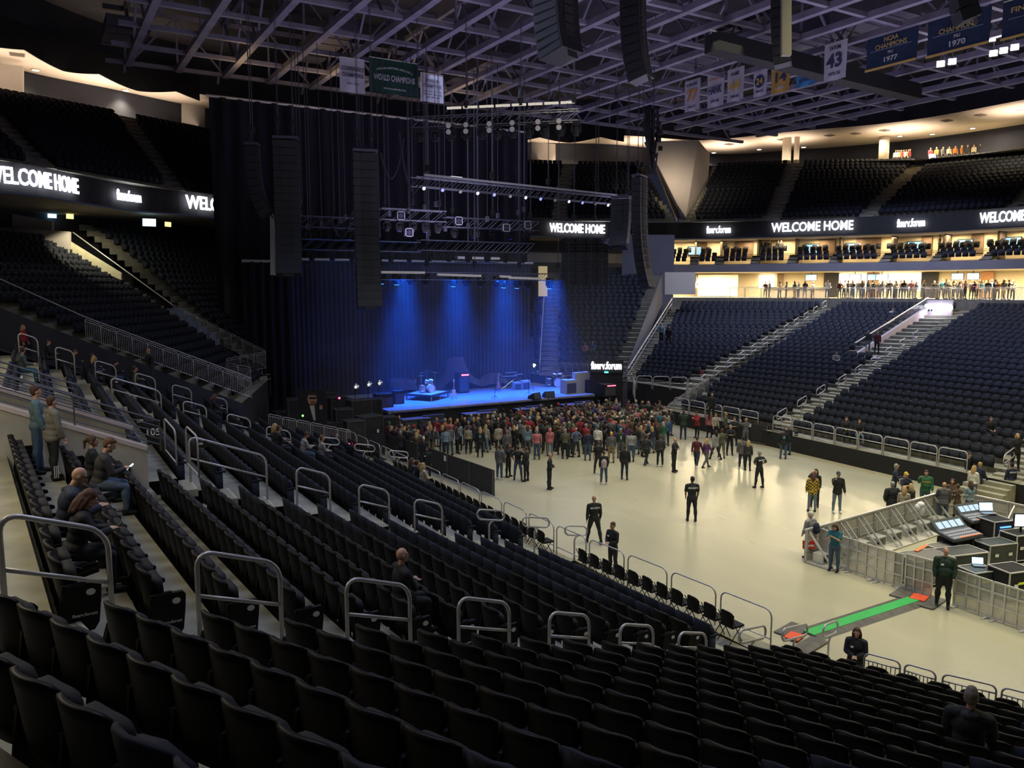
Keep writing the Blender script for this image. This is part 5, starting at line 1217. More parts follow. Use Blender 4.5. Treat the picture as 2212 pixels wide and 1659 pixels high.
for i, (px, py) in enumerate(((768, 836), (796, 831), (819, 828))):
    q = PT(px, py, 50.5); rr = empty('dish_lamp', q, 0, f"shiny mirrored dish lamp over the left road cases, {ORD[i]} from left", 'stage light', 'dish lamps'); b = MB(); b.tube([(0, .14, 0), (0, .05, 0), (0, -.05, 0)], [.06, .17, .22], 14); b.build('dish', M_CHROME, rr, True)
    b = MB(); b.tube([(0, -.03, 0), (0, -.05, 0)], .1, 10); b.build('bulb', M_LENSW, rr); b = MB(); b.tube([(0, .1, 0), (0, .1, -(q.z-1.9))], .02, 5); b.build('pole', M_BLACK, rr)
q = PT(692, 855, 46); b = MB(); b.ell((0, 0, 0), (.09, .09, .09)); 
for i, (px, py, t, c, lab) in enumerate(((733, 860, 45.5, 'r', 'small red indicator lamp among the left racks'), (754, 960, 41.5, 'r', 'small red light at the foot of the near stand'), (654, 898, 44, 'g', 'small green light among the left racks'))):
    b = MB(); b.ell((0, 0, 0), (.06, .06, .06)); rr = b.build('indicator_lamp', mat('ind_'+c, (1, .05, .1) if c == 'r' else (.2, 1, .2), .5, emit=(1, .04, .12) if c == 'r' else (.3, 1, .2), es=8 if c == 'r' else 2), loc=PT(px, py, t)); tag(rr, lab, 'lamp')
    b = MB(); p = PT(px, py, t); b.tube([(0, 0, -.05), (0, 0, -p.z)], .02, 5); b.build('stand', M_BLACK, rr)
# portrait poster of a man with sunglasses leaning at the racks: a plain painted panel
q = PT(676, 916, 45); rr = empty('portrait_poster', q, -YAW, 'large dark poster of a bearded figure in sunglasses, left of stage', 'poster')
b = MB(); b.box((0, .03, .95), (1.6, .05, 2.0)); b.build('board', M_BLACK, rr)
sk = mat('poster_skin', (.45, .22, .13), .7); b = MB(); b.add([(x*.27, -.0, 1.42+z*.36) for x, z in [(math.cos(a), math.sin(a)) for a in [2*PI*k/16 for k in range(16)]]], [tuple(range(16))]); b.build('painted_face', sk, rr)
b = MB(); b.box((.04, -.01, 1.48), (.42, .01, .1)); b.box((0, -.008, 1.72), (.46, .01, .14)); b.build('painted_sunglasses', mat('poster_dark', (.02, .015, .012), .5), rr)
b = MB(); b.box((.05, -.012, 1.2), (.26, .01, .2)); b.build('painted_beard', mat('poster_beard', (.22, .08, .04), .7), rr); b = MB(); b.add([(-.16, -.01, 1.05), (.05, -.01, .2), (.16, -.01, .2), (.12, -.01, 1.05)], [(0, 1, 2, 3)]); b.build('painted_shirt', mat('poster_shirt', (.5, .45, .38), .7), rr)
b = MB(); b.box((.48, -.012, .95), (.16, .01, .24)); b.build('painted_hand', sk, rr)
# black crowd barrier panels
bp = [(16.0, 42.3, 20.3, 44.8), (21.6, 37.6, 19.3, 42.0)]
line = [PZ(858, 1000, 0), PZ(958, 1032, 0), PZ(1070, 1068, 0)]
line = [PZ(840, 985, 0), PZ(905, 1007, 0), PZ(970, 1034, 0), PZ(1018, 1052, 0), PZ(1068, 1072, 0)]
for i in range(4):
    a, c = line[i], line[i+1]; d = c-a; rr = empty('barrier_panel', (a+c)/2, math.atan2(d.y, d.x), f"matte black barrier panel beside the crowd, {ORD[i]} from the stage", 'barrier', 'black barrier panels left of the crowd')
    L = d.length*.98; b = MB(); b.box((0, 0, .62), (L, .06, 1.24)); b.build('panel', mat('panel_black', (.022, .022, .026), .7), rr); b = MB(); b.box((L/2-.03, -.05, .62), (.05, .05, 1.2)); b.build('latch_post', M_RAILD, rr)
    if i == 1: b = MB(); b.box((L/2-.3, -.045, 1.0), (.22, .01, .28)); b.build('notice', M_PLATE, rr)
a, c = PZ(745, 985, 0), PZ(832, 982, 0); d = c-a; rr = empty('barrier_panel', (a+c)/2, math.atan2(d.y, d.x), 'wide matte black barrier before the leaning staff', 'barrier'); b = MB(); b.box((0, 0, .6), (d.length, .06, 1.2)); b.build('panel', mat('panel_black', (.022, .022, .026)), rr); b = MB(); b.box((0, -.06, 0.05), (d.length, .3, .1)); b.build('foot', M_RAILD, rr)
for i, (x0, x1, y0, y1) in enumerate(((1622, 1655, 956, 962), (1657, 1690, 961, 968), (1715, 1722, 975, 976))):
    a, c = PZ(x0, y0, 0), PZ(x1, y1, 0); d = c-a; rr = empty('barrier_panel', (a+c)/2, math.atan2(d.y, d.x), f"black barrier panel at the opposite rail, {ORD[i]} from left", 'barrier', 'black panels at the opposite rail'); b = MB(); b.box((0, 0, .6), (d.length, .06, 1.2)); b.build('panel', mat('panel_black', (.022, .022, .026)), rr); b = MB(); b.box((0, 0, .06), (d.length, .3, .1)); b.build('foot', M_RAILD, rr)
# glowing arena name sign right of the stage
rr = empty('lit_sign', PT(1310, 792, 59.5), -YAW-.1, 'bright glowing arena name sign right of the stage', 'sign'); b = MB(); b.box((0, .1, 0), (2.5, .15, 1.0)); b.build('board', M_BLACK, rr)
me = text_mesh('fiserv.forum', 1, .02, .02, 'lettering'); co = [v.co.x for v in me.vertices]; s_ = 2.25/(max(co)-min(co)); me.transform(Matrix.Translation((0, 0, .05)) @ Matrix.Rotation(PI/2, 4, 'X') @ Matrix.Diagonal((s_, .78, 1, 1))); me.materials.append(M_LED); link('lettering', me, rr)
b = MB(); b.box((-.0, .02, -.42), (.3, .03, .12)); b.build('green_light', mat('teal_led', (.1, .9, .6), .5, emit=(.1, .9, .55), es=2), rr)
b = MB(); b.box((0, .15, -1.6), (2.4, .1, 2.3)); b.build('backing_panel', M_BLACK, rr)
# flame-like staircase doorway with exit glow at (1165-1185, 575-640)
panel_px('lit_doorway', mat('door_glow', (.9, .75, .35), .6, emit=(1, .78, .35), es=.3), 1163, 575, 1182, 640, 74, 74.2, th=.3, label='narrow lit doorway high on the right of the stage curtain', cat='doorway')
# ------------------------------------------------------------------ banners
def banner(pts, t, lines, colm, label, tcol, extra=None, along='y'):
    """pts: top-left, top-right pixels and bottom pixel of the left side"""
    (x0, y0), (x1, y1), (x2, y2) = pts; A = PT(x0, y0, t)
    r1 = ray(x1, y1); o = Vector((0, 0, CAM_Z))
    if along == 'y': B = o + r1*(A.x/r1.x)
    else: B = o + r1*(A.y/r1.y)
    B.z = A.z; r2 = ray(x2, y2); s = (A.x*r2.x+A.y*r2.y)/(r2.x**2+r2.y**2); h = A.z - (CAM_Z + r2.z*s)
    d = (B-A); w = d.length; d.normalize(); c = (A+B)/2; n = Vector((d.y, -d.x, 0)); n = n if n.dot(-c) > 0 else -n
    rr = empty('hanging_banner', c, 0, label, 'banner'); V = []; F = []; N = 8
    for k in (0, 1):
        for j in range(7):
            for i in range(N+1):
                u = i/N-.5; v = j/6; wob = .05*math.sin(u*9+v*4)*v; V.append(d*(u*w) + Vector((0, 0, -v*h)) + n*(wob - .02*k))
    m = 7*(N+1)
    for j in range(6):
        for i in range(N):
            a = j*(N+1)+i; F += [(a, a+1, a+N+2, a+N+1), (m+a, m+a+N+1, m+a+N+2, m+a+1)]
    b = MB(); b.add(V, F); b.build('cloth', colm, rr); b = MB(); b.tube([d*(-w/2), d*(w/2)], .04, 6); b.build('top_bar', M_RAIL, rr)
    b = MB(); [b.tube([d*(w*s), d*(w*s)+Vector((0, 0, max(.2, ZB-A.z)))], .012, 4) for s in (-.45, .45)]; b.build('wires', M_BLACK, rr)
    for L in lines:
        txt, fy, fs, fw = L[:4]; m = L[4] if len(L) > 4 else tcol; me = text_mesh(txt, 1, .004, .03, 'lettering'); co = [(v.co.x, v.co.y) for v in me.vertices]; X = [q[0] for q in co]; Y_ = [q[1] for q in co]
        sx = fw*w/(max(X)-min(X)); sy = fs*h/(max(Y_)-min(Y_)); cy = (max(Y_)+min(Y_))/2
        M = Matrix.Translation(n*.09 + Vector((0, 0, -fy*h))) @ Matrix((d, Vector((0, 0, 1)), d.cross(Vector((0, 0, 1))))).transposed().to_4x4() @ Matrix.Diagonal((sx, sy, 1, 1)) @ Matrix.Translation((0, -cy, 0))
        if L[5:] and L[5] == 'arc':
            for v in me.vertices: v.co.y += -(v.co.x*sx/w)**2*L[6]/sy*h if False else -((v.co.x*sx/w)**2)*L[6]*h/sy
        me.transform(M); me.materials.append(m); link('lettering', me, rr)
    if extra == 'disc': b = MB(); b.tube([n*.07+Vector((0, 0, -.52*h)), n*.075+Vector((0, 0, -.52*h))], w*.36, 20); b.build('emblem', mat('navy_cloth', (.03, .045, .12), .8), rr)
    if extra == 'stripe': b = MB(); b.slab(d*(-w/2)+n*.07+Vector((0, 0, -h*.94)), d*(w/2)+n*.07+Vector((0, 0, -h*.94)), d*(w/2)+n*.07+Vector((0, 0, -h)), d*(-w/2)+n*.07+Vector((0, 0, -h)), .03, n); b.build('gold_stripe', mat('gold_cloth', (.62, .42, .12), .8), rr)
    if extra in ('stripe', 'line'): b = MB(); b.slab(d*(-w*.4)+n*.07+Vector((0, 0, -h*.49)), d*(w*.4)+n*.07+Vector((0, 0, -h*.49)), d*(w*.4)+n*.07+Vector((0, 0, -h*.5)), d*(-w*.4)+n*.07+Vector((0, 0, -h*.5)), .02, n); b.build('rule_line', mat('grey_blue', (.3, .36, .5), .8), rr)
    return rr
BW = mat('banner_white', (.62, .60, .70), .8, noise=.05); BG = mat('banner_green', (.012, .06, .045), .8, noise=.1); BN = mat('banner_navy', (.02, .038, .09), .8, noise=.1)
TG = mat('text_grey', (.10, .09, .13), .8); TW = mat('text_pale', (.55, .56, .6), .8); TO = mat('text_gold', (.72, .46, .12), .8); TN = mat('text_navy', (.05, .055, .13), .8); TOR = mat('text_orange', (.75, .30, .08), .8)
TGd = mat('text_gold2', (.50, .38, .16), .8)
banner([(733, 122), (787, 133), (732, 197)], 52, [('CONFERENCE', .32, .12, .92), ('CHAMPIONS', .50, .12, .86), ('1971, 1974', .75, .06, .45)], BW, 'white CONFERENCE CHAMPIONS banner hanging over the stage', TG, along='x')
banner([(797, 122), (903, 142), (799, 197)], 53, [('NATIONAL BASKETBALL ASSOCIATION', .25, .06, .75, TW, 'arc', .7), ('WORLD CHAMPIONS', .55, .18, .84), ('MILWAUKEE BUCKS', .86, .05, .45)], BG, 'dark green WORLD CHAMPIONS banner between two white banners', TW, along='x')
banner([(908, 156), (957, 165), (912, 218)], 54, [('DIVISION', .26, .12, .6), ('CHAMPIONS', .44, .12, .78), ('1972 1973 1974 1976', .64, .05, .8), ('1980 1981 1982 1983', .74, .05, .8), ('1984 1985 1986', .84, .05, .6)], BW, 'white DIVISION CHAMPIONS banner, rightmost of the three over the stage', TG, along='x')
banner([(1480, 178), (1513, 171), (1476, 244)], 62, [('AL McGUIRE', .15, .09, .7, TN), ('77', .5, .38, .68, TOR), ('1964-77', .87, .08, .5, TN)], BW, 'white jersey banner with an orange 77', TN)
banner([(1529, 166), (1565, 158), (1527, 235)], 60, [('RAYMONDS', .14, .07, .7, TOR), ('HANK', .48, .26, .78, TN), ('1977-80', .83, .09, .5, TN)], BW, 'white jersey banner reading HANK', TN)
banner([(1572, 153), (1608, 145), (1568, 223)], 58.5, [('HOLMES', .17, .1, .5, TN), ('44', .52, .34, .7, TO), ('1958-60', .86, .09, .5, TN)], BW, 'white jersey banner with a gold 44', TN)
banner([(1629, 145), (1658, 137), (1625, 212)], 57, [('THOMPSON', .14, .08, .8, TN), ('24', .52, .22, .5, TO), ('1964-66', .84, .09, .55, TN)], BW, 'white jersey banner with 24 inside a dark disc', TN, 'disc')
banner([(1667, 152), (1707, 143), (1665, 205)], 55.5, [('14', .38, .42, .6, TN), ('LEE', .8, .10, .5, TW)], mat('banner_gold', (.62, .36, .08), .8), 'small orange-gold banner with a dark 14', TN)
banner([(1720, 165), (1762, 155), (1716, 192)], 54.5, [('RETIRED', .5, .25, .6, TN)], mat('banner_blue', (.05, .26, .55), .8), 'small bright blue banner below the catwalk', TN)
banner([(1730, 112), (1766, 103), (1727, 137)], 54, [('1976', .5, .3, .6, TN)], mat('banner_blue', (.05, .26, .55), .8), 'small bright blue banner above the catwalk', TN)
banner([(1782, 98), (1831, 87), (1779, 179)], 50, [('TATUM', .16, .10, .5, TN), ('43', .49, .38, .68, TN), ('1972-76', .84, .09, .5, TN)], BW, 'white jersey banner with a dark 43', TN)
banner([(1874, 78), (1985, 48), (1865, 158)], 49.5, [('NCAA', .24, .13, .28, TGd), ('CHAMPIONS', .41, .13, .62, TGd), ('MU', .60, .08, .1, TW), ('1977', .78, .14, .27, TW)], BN, 'navy NCAA CHAMPIONS banner reading 1977', TW, 'stripe')
banner([(2006, 45), (2143, 8), (1998, 128)], 46.5, [('NIT', .22, .14, .16, TGd), ('CHAMPIONS', .40, .14, .60, TGd), ('MU', .60, .09, .1, TW), ('1970', .78, .15, .26, TW)], BN, 'navy NIT CHAMPIONS banner reading 1970', TW, 'stripe')
banner([(2168, 5), (2330, -40), (2160, 90)], 43.5, [('FINAL FOUR', .28, .14, .75, TGd), ('1974', .78, .17, .32, TW)], BN, 'navy banner reading 1974 cut off by the right edge', TW, 'stripe')
# floodlights glaring at the upper right
for i, (px, py) in enumerate(((1962, 14), (2032, 138), (2057, 133), (2142, 83), (2146, 115), (2168, 109), (2192, 102))):
    p = PT(px, py, 50); rr = empty('floodlight', p, -YAW-.5, ['bright floodlight near the top edge, upper right', 'glaring white floodlight, left one of the lower pair', 'glaring white floodlight, right one of the lower pair', 'glaring floodlight above the row of three', 'first of three glaring floodlights in a row, upper right', 'second of three glaring floodlights in a row, upper right', 'third of three glaring floodlights in a row, upper right'][i], 'floodlight', 'arena floodlights')
    b = MB(); b.box((0, .12, 0), (.5, .24, .42)); b.build('housing', M_BLACK, rr); b = MB(); b.box((0, -.02, 0), (.42, .04, .34)); b.build('lens', mat('flood_glow', (1, 1, 1), .5, emit=(1, .97, .95), es=40), rr); b = MB(); b.bar((0, .1, .2), (0, .1, ZT-p.z), .05, .05); b.build('bracket', M_RAILD, rr)

for x, y in ((13, 57.5), (18.5, 57.5), (24, 57.5), (30, 57.5)): area((x, y, 22.6), .6, 60, (1, .72, .28), rot=(PI, 0, 0))
# ------------------------------------------------------------------ mixing pen and floor cable cover
M_BARR = mat('barricade_alu', (.62, .62, .62), .35, .5, noise=.08, nscale=4); M_BPAN = mat('barricade_panel', (.52, .50, .44), .5, .2, noise=.1, nscale=2)
pc = [Vector((22.7, 11.6, 0)), Vector((22.9, 18.3, 0)), Vector((31.6, 18.9, 0)), Vector((32.8, 18.0, 0)), Vector((33.2, 8.0, 0))]
def barricade(a, b_, side, label, group, feet=True, ramp=True):
    """crowd barricade: upright skin, top rail, raking struts and foot plate behind"""
    d = b_-a; L = d.length; dn = d.normalized(); n = Vector((-dn.y, dn.x, 0))*side; c = (a+b_)/2; rr = empty('barricade', c, math.atan2(dn.y, dn.x), label, 'barricade', group); s_ = side
    b = MB(); b.box((0, 0, .60), (L*.98, .03, 1.14)); b.build('skin_panel', M_BPAN, rr)
    b = MB(); b.box((0, 0, 1.19), (L*.99, .10, .06)); b.build('top_rail', M_BARR, rr)
    b = MB(); [b.box((x*(L/2-.05), s_*.03, .6), (.05, .05, 1.15)) for x in (-1, 1)]; b.box((0, s_*.03, .75), (L*.96, .03, .04)); b.box((0, s_*.03, .4), (L*.96, .03, .04)); b.build('frame', M_BARR, rr)
    if feet:
        b = MB(); [b.bar((x*L*.36, s_*.05, 1.12), (x*L*.36, s_*1.05, .06), .05, .06) for x in (-1, 1)]; b.build('raking_struts', M_BARR, rr)
        b = MB(); b.box((0, s_*.55, .03), (L*.96, 1.1, .04)); b.build('foot_plate', M_BPAN, rr)
        b = MB(); b.box((0, s_*.42, .38), (L*.62, .42, .04)); [b.box((x*L*.3, s_*.42, .2), (.04, .4, .36)) for x in (-1, 1)]; b.build('step_box', M_BARR, rr)
    return rr
n = 8
for i in range(n):
    a, b_ = pc[1].lerp(pc[2], i/n), pc[1].lerp(pc[2], (i+1)/n); barricade(a, b_, -1, f"aluminium barricade with raking struts, {ORD[i]} from the pen's left corner", 'barricades on the stage side of the pen')
barricade(pc[2], pc[3], -1, 'slanted aluminium barricade at the far corner of the pen', None, False)
for i in range(5):
    a, b_ = pc[3].lerp(pc[4], i/7), pc[3].lerp(pc[4], (i+1)/7); barricade(a, b_, -1, f"aluminium barricade on the far side of the pen, {ORD[i]} from the corner", 'barricades on the far side of the pen', i > 0)
M_MESH = mat('clear_skin', (.62, .60, .52), .35, .1, alpha=.55)
def fence(a, b_, label, group, h=1.15):
    d = b_-a; L = d.length; dn = d.normalized(); rr = empty('pen_fence', (a+b_)/2, math.atan2(dn.y, dn.x), label, 'fence', group)
    b = MB()
    for x in (-.5, -.17, .17, .5): b.box((x*L*.97, 0, h/2), (.045, .045, h))
    for z in (.06, h*.38, h*.72, h): b.box((0, 0, z), (L*.97, .04, .045))
    b.build('frame', M_BARR, rr); b = MB(); b.box((0, .035, h/2), (L*.96, .012, h*.94)); b.build('mesh_panel', M_MESH, rr); b = MB(); [b.box((x*L*.4, 0, .02), (.08, .5, .04)) for x in (-1, 1)]; b.build('feet', M_BARR, rr); return rr
side = [PZ(1768, 1209, 0), PZ(1830, 1233, 0), PZ(1890, 1255, 0), PZ(1948, 1272, 0)]
for i in range(3): fence(side[i], side[i+1], f"grey pen fence with mesh panel, {ORD[i]} from the left corner", 'fences of the pen facing the camera')
g0, g1 = PZ(1953, 1274, 0), PZ(2012, 1292, 0); fence(g0, g1, 'grey gate panel of the pen beside the bald guard', None, 1.2)
sd2 = [PZ(2058, 1308, 0), PZ(2140, 1338, 0), PZ(2222, 1366, 0), PZ(2310, 1398, 0)]
for i in range(3): fence(sd2[i], sd2[i+1], f"pale pen fence right of the guard, {ORD[i]} from the gate", 'fences of the pen right of the gate')
b = MB(); b.ell((0, 0, 0), (.16, .14, .12)); b.ell((.05, -.02, -.22), (.12, .11, .22)); b.ell((-.1, .05, -.1), (.12, .12, .14)); rr = b.build('white_towel', M_WHITE, smooth=True, loc=PZ(1989, 1090, 1.24)); tag(rr, 'crumpled white towel hanging over the pen barricade', 'towel')
# green topped cable cover across the floor
c0, c1 = PZ(1748, 1372, 0), PZ(1975, 1298, 0); d = c1-c0; L = d.length; dn = d.normalized(); sd = Vector((-dn.y, dn.x, 0)); rr = empty('cable_cover', (c0+c1)/2, math.atan2(dn.y, dn.x), 'long green topped cable cover crossing the floor to the pen', 'cable cover')
b = MB(); b.prism([(-.42, 0), (.42, 0), (.2, .06), (-.2, .06)], L, Matrix(((0, 0, 1, -L/2), (1, 0, 0, 0), (0, 1, 0, 0), (0, 0, 0, 1)))); b.build('ramp', mat('rubber_grey', (.10, .095, .085), .7, noise=.3, nscale=4), rr)
b = MB(); b.box((0, .02, .065), (L, .36, .01)); b.build('green_top', mat('green_tape', (.03, .42, .09), .6, noise=.06), rr)
for (px, py, w, lab) in ((1986, 1290, .55, 'red orange cap mat at the pen end of the cable cover'), (1716, 1374, .5, 'red orange cap mat at the seat end of the cable cover')):
    q = PZ(px, py, .07); b = MB(); b.box((0, 0, 0), (w, w*.8, .02), rotz(.3)); o_ = b.build('floor_mat', mat('red_mat', (.75, .09, .03), .7, noise=.06), loc=q); tag(o_, lab, 'mat')
for (px, py, w, d_, lab) in ((1955, 1280, 1.2, .5, 'dark rubber plate at the pen gate, left of the red mat'), (2012, 1302, 1.1, .5, 'dark rubber plate at the pen gate, right of the red mat'), (1712, 1362, 1.0, .6, 'dark purple rubber plate at the seat end of the cable cover'), (1740, 1400, 1.6, .5, 'grey plate before the first loop handrail')):
    q = PZ(px, py, .02); b = MB(); b.box((0, 0, .01), (w, d_, .04), rotz(.2)); o_ = b.build('rubber_plate', mat('rubber_grey', (.10, .095, .085)), loc=q); tag(o_, lab, 'rubber plate')
# desks, racks, cases inside the pen
def flightcase(px, py, w, d_, h, rz, label, zc=None, m=None, wheels=True, strip=None):
    q = PZ(px, py, h if zc is None else zc); rr = empty('flight_case', (q.x, q.y, 0), rz, label, 'flight case'); m = m or mat('case_green', (.03, .04, .038), .5, noise=.2)
    b = MB(); b.box((0, 0, h/2+.05), (w, d_, h-.1)); b.build('body', m, rr); b = MB(); e = .035
    for x in (-w/2, w/2):
        for y in (-d_/2, d_/2): b.box((x, y, h/2+.04), (e, e, h-.06))
    for z in (.1, h-.0):
        b.box((0, -d_/2, z), (w, e, e)); b.box((0, d_/2, z), (w, e, e)); b.box((-w/2, 0, z), (e, d_, e)); b.box((w/2, 0, z), (e, d_, e))
    b.build('edging', M_BARR, rr); b = MB(); [b.tube([(x*w*.4, y*d_*.4-.03, .05), (x*w*.4, y*d_*.4+.03, .05)], .05, 10) for x in (-1, 1) for y in (-1, 1)]; b.build('casters', M_BLACK, rr)
    b = MB(); b.box((-w*.25, -d_/2-.02, h*.55), (.16, .02, .11)); b.box((w*.25, -d_/2-.02, h*.55), (.16, .02, .11)); b.build('latches', M_CHROME, rr)
    if strip: b = MB(); b.box((0, -d_/2-.025, h*.62), (.34, .01, .07)); b.build('tape_label', mat('neon_tape', (.7, .8, .05), .6, emit=(.7, .8, .05), es=.05), rr)
    return rr
RZP = -.25
def console(px, py, w, d_, h, rz, label, red=False):
    q = PZ(px, py, h); rr = empty('mixing_console', (q.x, q.y, 0), rz, label, 'mixing console'); b = MB(); b.box((0, 0, h*.45), (w*.8, d_*.6, h*.9)); b.build('stand', M_BLACK, rr)
    pr = [(-d_/2, h), (d_/2*.3, h+.12), (d_/2, h+.42), (d_/2, h+.1), (-d_/2, h-.1)]; b = MB(); b.prism(pr, w, Matrix(((0, 0, 1, -w/2), (1, 0, 0, 0), (0, 1, 0, 0), (0, 0, 0, 1)))); b.build('chassis', mat('console_grey', (.08, .09, .1), .5), rr)
    s1 = .12/(d_*.65); b = MB()
    for k in range(12):
        for j in range(3):
            x = -w/2+.06+(w-.12)*(k+.5)/12; y = -d_/2+.08+j*d_*.19; z = h+.012+(y+d_/2)*s1; b.box((x, y, z), ((w-.12)/12*.6, d_*.12, .02), Matrix.Rotation(math.atan(s1), 3, 'X'))
    b.build('faders', mat('fader_glow', (.3, .3, .34), .4, emit=(.85, .9, 1), es=.12, ), rr)
    b = MB(); sl = .30/(d_*.35)
    for k in range(4):
        x = -w/2+.1+(w-.2)*(k+.5)/4; y = d_*.30; z = h+.12+.30*(y-d_*.15)/(d_*.35)+.02; b.box((x, y, z), ((w-.2)/4*.8, d_*.28, .015), Matrix.Rotation(math.atan(sl), 3, 'X'))
    b.build('screens', mat('console_screen', (.2, .3, .4), .3, emit=(.7, .85, 1), es=.7), rr)
    b = MB(); b.box((w*.1, -d_/2+.04, h+.03), (w*.7, .05, .02)); b.build('coloured_strip', mat('strip_red', (.7, .15, .05), .5, emit=(1, .25, .1), es=.5), rr); return rr
console(2066, 1152, 1.55, .95, 1.0, RZP+.15, 'large mixing console with four lit screens, nearer of two'); console(2106, 1116, 1.3, .85, 1.05, RZP+.1, 'flat lit mixing console, farther of two')
flightcase(2070, 1190, 1.7, .8, .85, RZP, 'long dark green flight case behind the bald guard', strip=False)
flightcase(1998, 1200, 1.5, 1.0, .9, RZP, 'grey padded flight case with an orange strip at the pen gate', m=mat('case_grey', (.16, .155, .15), .7))
flightcase(2040, 1178, 1.1, .6, .75, RZP+.1, 'low grey flight case left of the long green one', m=mat('case_grey', (.16, .155, .15)))
flightcase(2112, 1228, .9, .7, .8, RZP, 'flight case with a small laptop, right of the guard', strip=True)
flightcase(2185, 1226, 1.0, .8, .95, RZP, 'tall black flight case with a yellow label at the right edge', m=M_BLACK, strip=True)
flightcase(2150, 1170, 1.2, .7, .8, RZP, 'dark green flight case with a draped coat at pen centre')
flightcase(2150, 1120, .9, .8, 1.15, RZP, 'open rack case with blue lights at the pen back', m=M_BLACK)
flightcase(2200, 1150, .9, .7, 1.0, RZP, 'black case below the glowing monitor at the right edge', m=M_BLACK)
q = PZ(2010, 1182, .95); b = MB(); b.box((0, 0, 0), (.9, .12, .02), rotz(.2)); o_ = b.build('orange_strip', mat('orange_strip', (.8, .2, .06), .6), loc=PZ(1990, 1184, .93)); tag(o_, 'orange strip lying on the grey padded flight case', 'strip')
for i, z in enumerate((.95, .82, .68, .5)):
    q = PZ(2150, 1120, 1.15); b = MB(); b.box((0, 0, 0), (.5, .03, .05)); o_ = b.build('rack_light', mat('rack_blue', (.1, .3, 1), .4, emit=(.1, .35, 1), es=6 if i % 2 else 2), loc=(q.x-.1, q.y-.44, z)); o_.rotation_euler = (0, 0, RZP); tag(o_, f"blue lit rack unit in the open rack case, {ORD[i]} from the top", 'rack unit', 'blue lit rack units')
def laptop(px, py, z, rz, label, s=1.0, col=(.6, .8, 1)):
    q = PZ(px, py, z); rr = empty('laptop', q, rz, label, 'laptop'); b = MB(); b.box((0, 0, .01), (.36*s, .25*s, .02)); b.build('keyboard_base', mat('case_edge', (.15, .15, .17)), rr); b = MB(); b.box((0, .13*s, .13*s), (.36*s, .015, .24*s), Matrix.Rotation(-.25, 3, 'X')); b.build('lid', M_BLACK, rr)
    b = MB(); b.box((0, .118*s, .13*s), (.33*s, .012, .20*s), Matrix.Rotation(-.25, 3, 'X')); b.build('display', mat('laptop_disp', (.5, .8, 1), .4, emit=(.45, .75, 1), es=2.2), rr)
laptop(2135, 1108, 1.2, -YAW, 'bright blue laptop on the case at the pen back', 1.5); laptop(2114, 1222, .82, -YAW-.2, 'small open laptop on the flight case right of the guard', 1.0)
q = PZ(2208, 1130, 1.35); rr = empty('monitor', q, -YAW, 'glowing round-edged monitor cut off by the right edge', 'monitor'); b = MB(); b.box((0, .03, .1), (.6, .05, .5)); b.build('bezel', M_BLACK, rr); b = MB(); b.box((0, 0, .1), (.52, .03, .42)); b.build('display', mat('mon_disp', (.6, .75, 1), .4, emit=(.6, .75, 1), es=3), rr); b = MB(); b.box((0, .05, -.25), (.06, .04, .35)); b.build('stand', M_BLACK, rr)
q = PZ(2095, 1094, 1.1); b = MB(); b.ell((0, 0, 0), (.35, .28, .12)); b.ell((.1, .05, .08), (.2, .16, .1)); b.ell((-.15, 0, .05), (.15, .14, .12)); o_ = b.build('black_cloth_pile', M_BLACK, smooth=True, loc=q); tag(o_, 'pile of black cloth on a case at the pen back', 'cloth')
b = MB(); b.box((0, 0, .5), (.5, .4, 1.0)); o_ = b.build('support_case', M_BLACK, loc=(q.x, q.y, 0)); tag(o_, 'black case under the pile of black cloth', 'case')
q = PZ(2134, 1196, 0); rr = empty('office_chair', (q.x+.3, q.y+.4, 0), 1.0, 'black chair with a dark coat over it inside the pen', 'chair'); b = MB(); b.box((0, 0, .48), (.48, .48, .08)); b.build('seat', M_BLACK, rr); b = MB(); b.box((0, -.22, .78), (.46, .07, .5)); b.build('backrest', M_BLACK, rr); b = MB(); b.cyl((0, 0, .1), .03, .36, 8); b.build('post', M_CHROME, rr)
b = MB(); [b.bar((0, 0, .1), (.28*math.cos(a), .28*math.sin(a), .05), .04, .03) for a in [2*PI*k/5 for k in range(5)]]; b.build('base', M_BLACK, rr); b = MB(); b.ell((0, -.27, .75), (.25, .07, .3)); b.build('coat', M_BLACK, rr, True)
# folding chairs: front rows of both blocks
def folding_proto():
    rr = empty('folding_chair', (0, 0, 0), 0); V_, F_ = grid_shell(.44, .46, .84, 8, 5, .06, .12, .03, .10); o = link('backrest', me_from(V_, F_, M_SEAT, 'backrest'), rr)
    b = MB(); b.box((0, .2, .44), (.42, .40, .05)); b.build('seat', M_SEATF, rr); 
    for s_ in (-1, 1): b = MB(); b.tube([(s_*.2, -.08, .8), (s_*.2, .36, 0)], .012, 6); b.tube([(s_*.2, .30, .44), (s_*.2, -.10, 0)], .012, 6); b.build('leg_frame', M_BLACK, rr)
    return rr
fc = folding_proto(); kk = kids_of(fc); first = True; idx = 0
def put_chair(x, y, z, rz, lab, grp):
    global first
    if first: o = fc; first = False; o.location = (x, y, z); o.rotation_euler = (0, 0, rz)
    else: o = copy_tree(fc, kk, (x, y, z), rz)
    tag(o, lab, 'chair', grp)
y = 13.5; i = 0
while y < 40.3:
    if abs(y-20.3) > .9 and abs(y-34.6) > .9:
        put_chair(13.75 + max(0, (20-y)*.06), y, zr(0), -PI/2, f"black folding chair in the front row, {ORD[i % 30]} {'from the nearest aisle' if i < 30 else 'in the far stretch'}", 'folding chairs in the near front row'); i += 1
    y += .56
c = apt(1)*.85 + apt(0)*.15
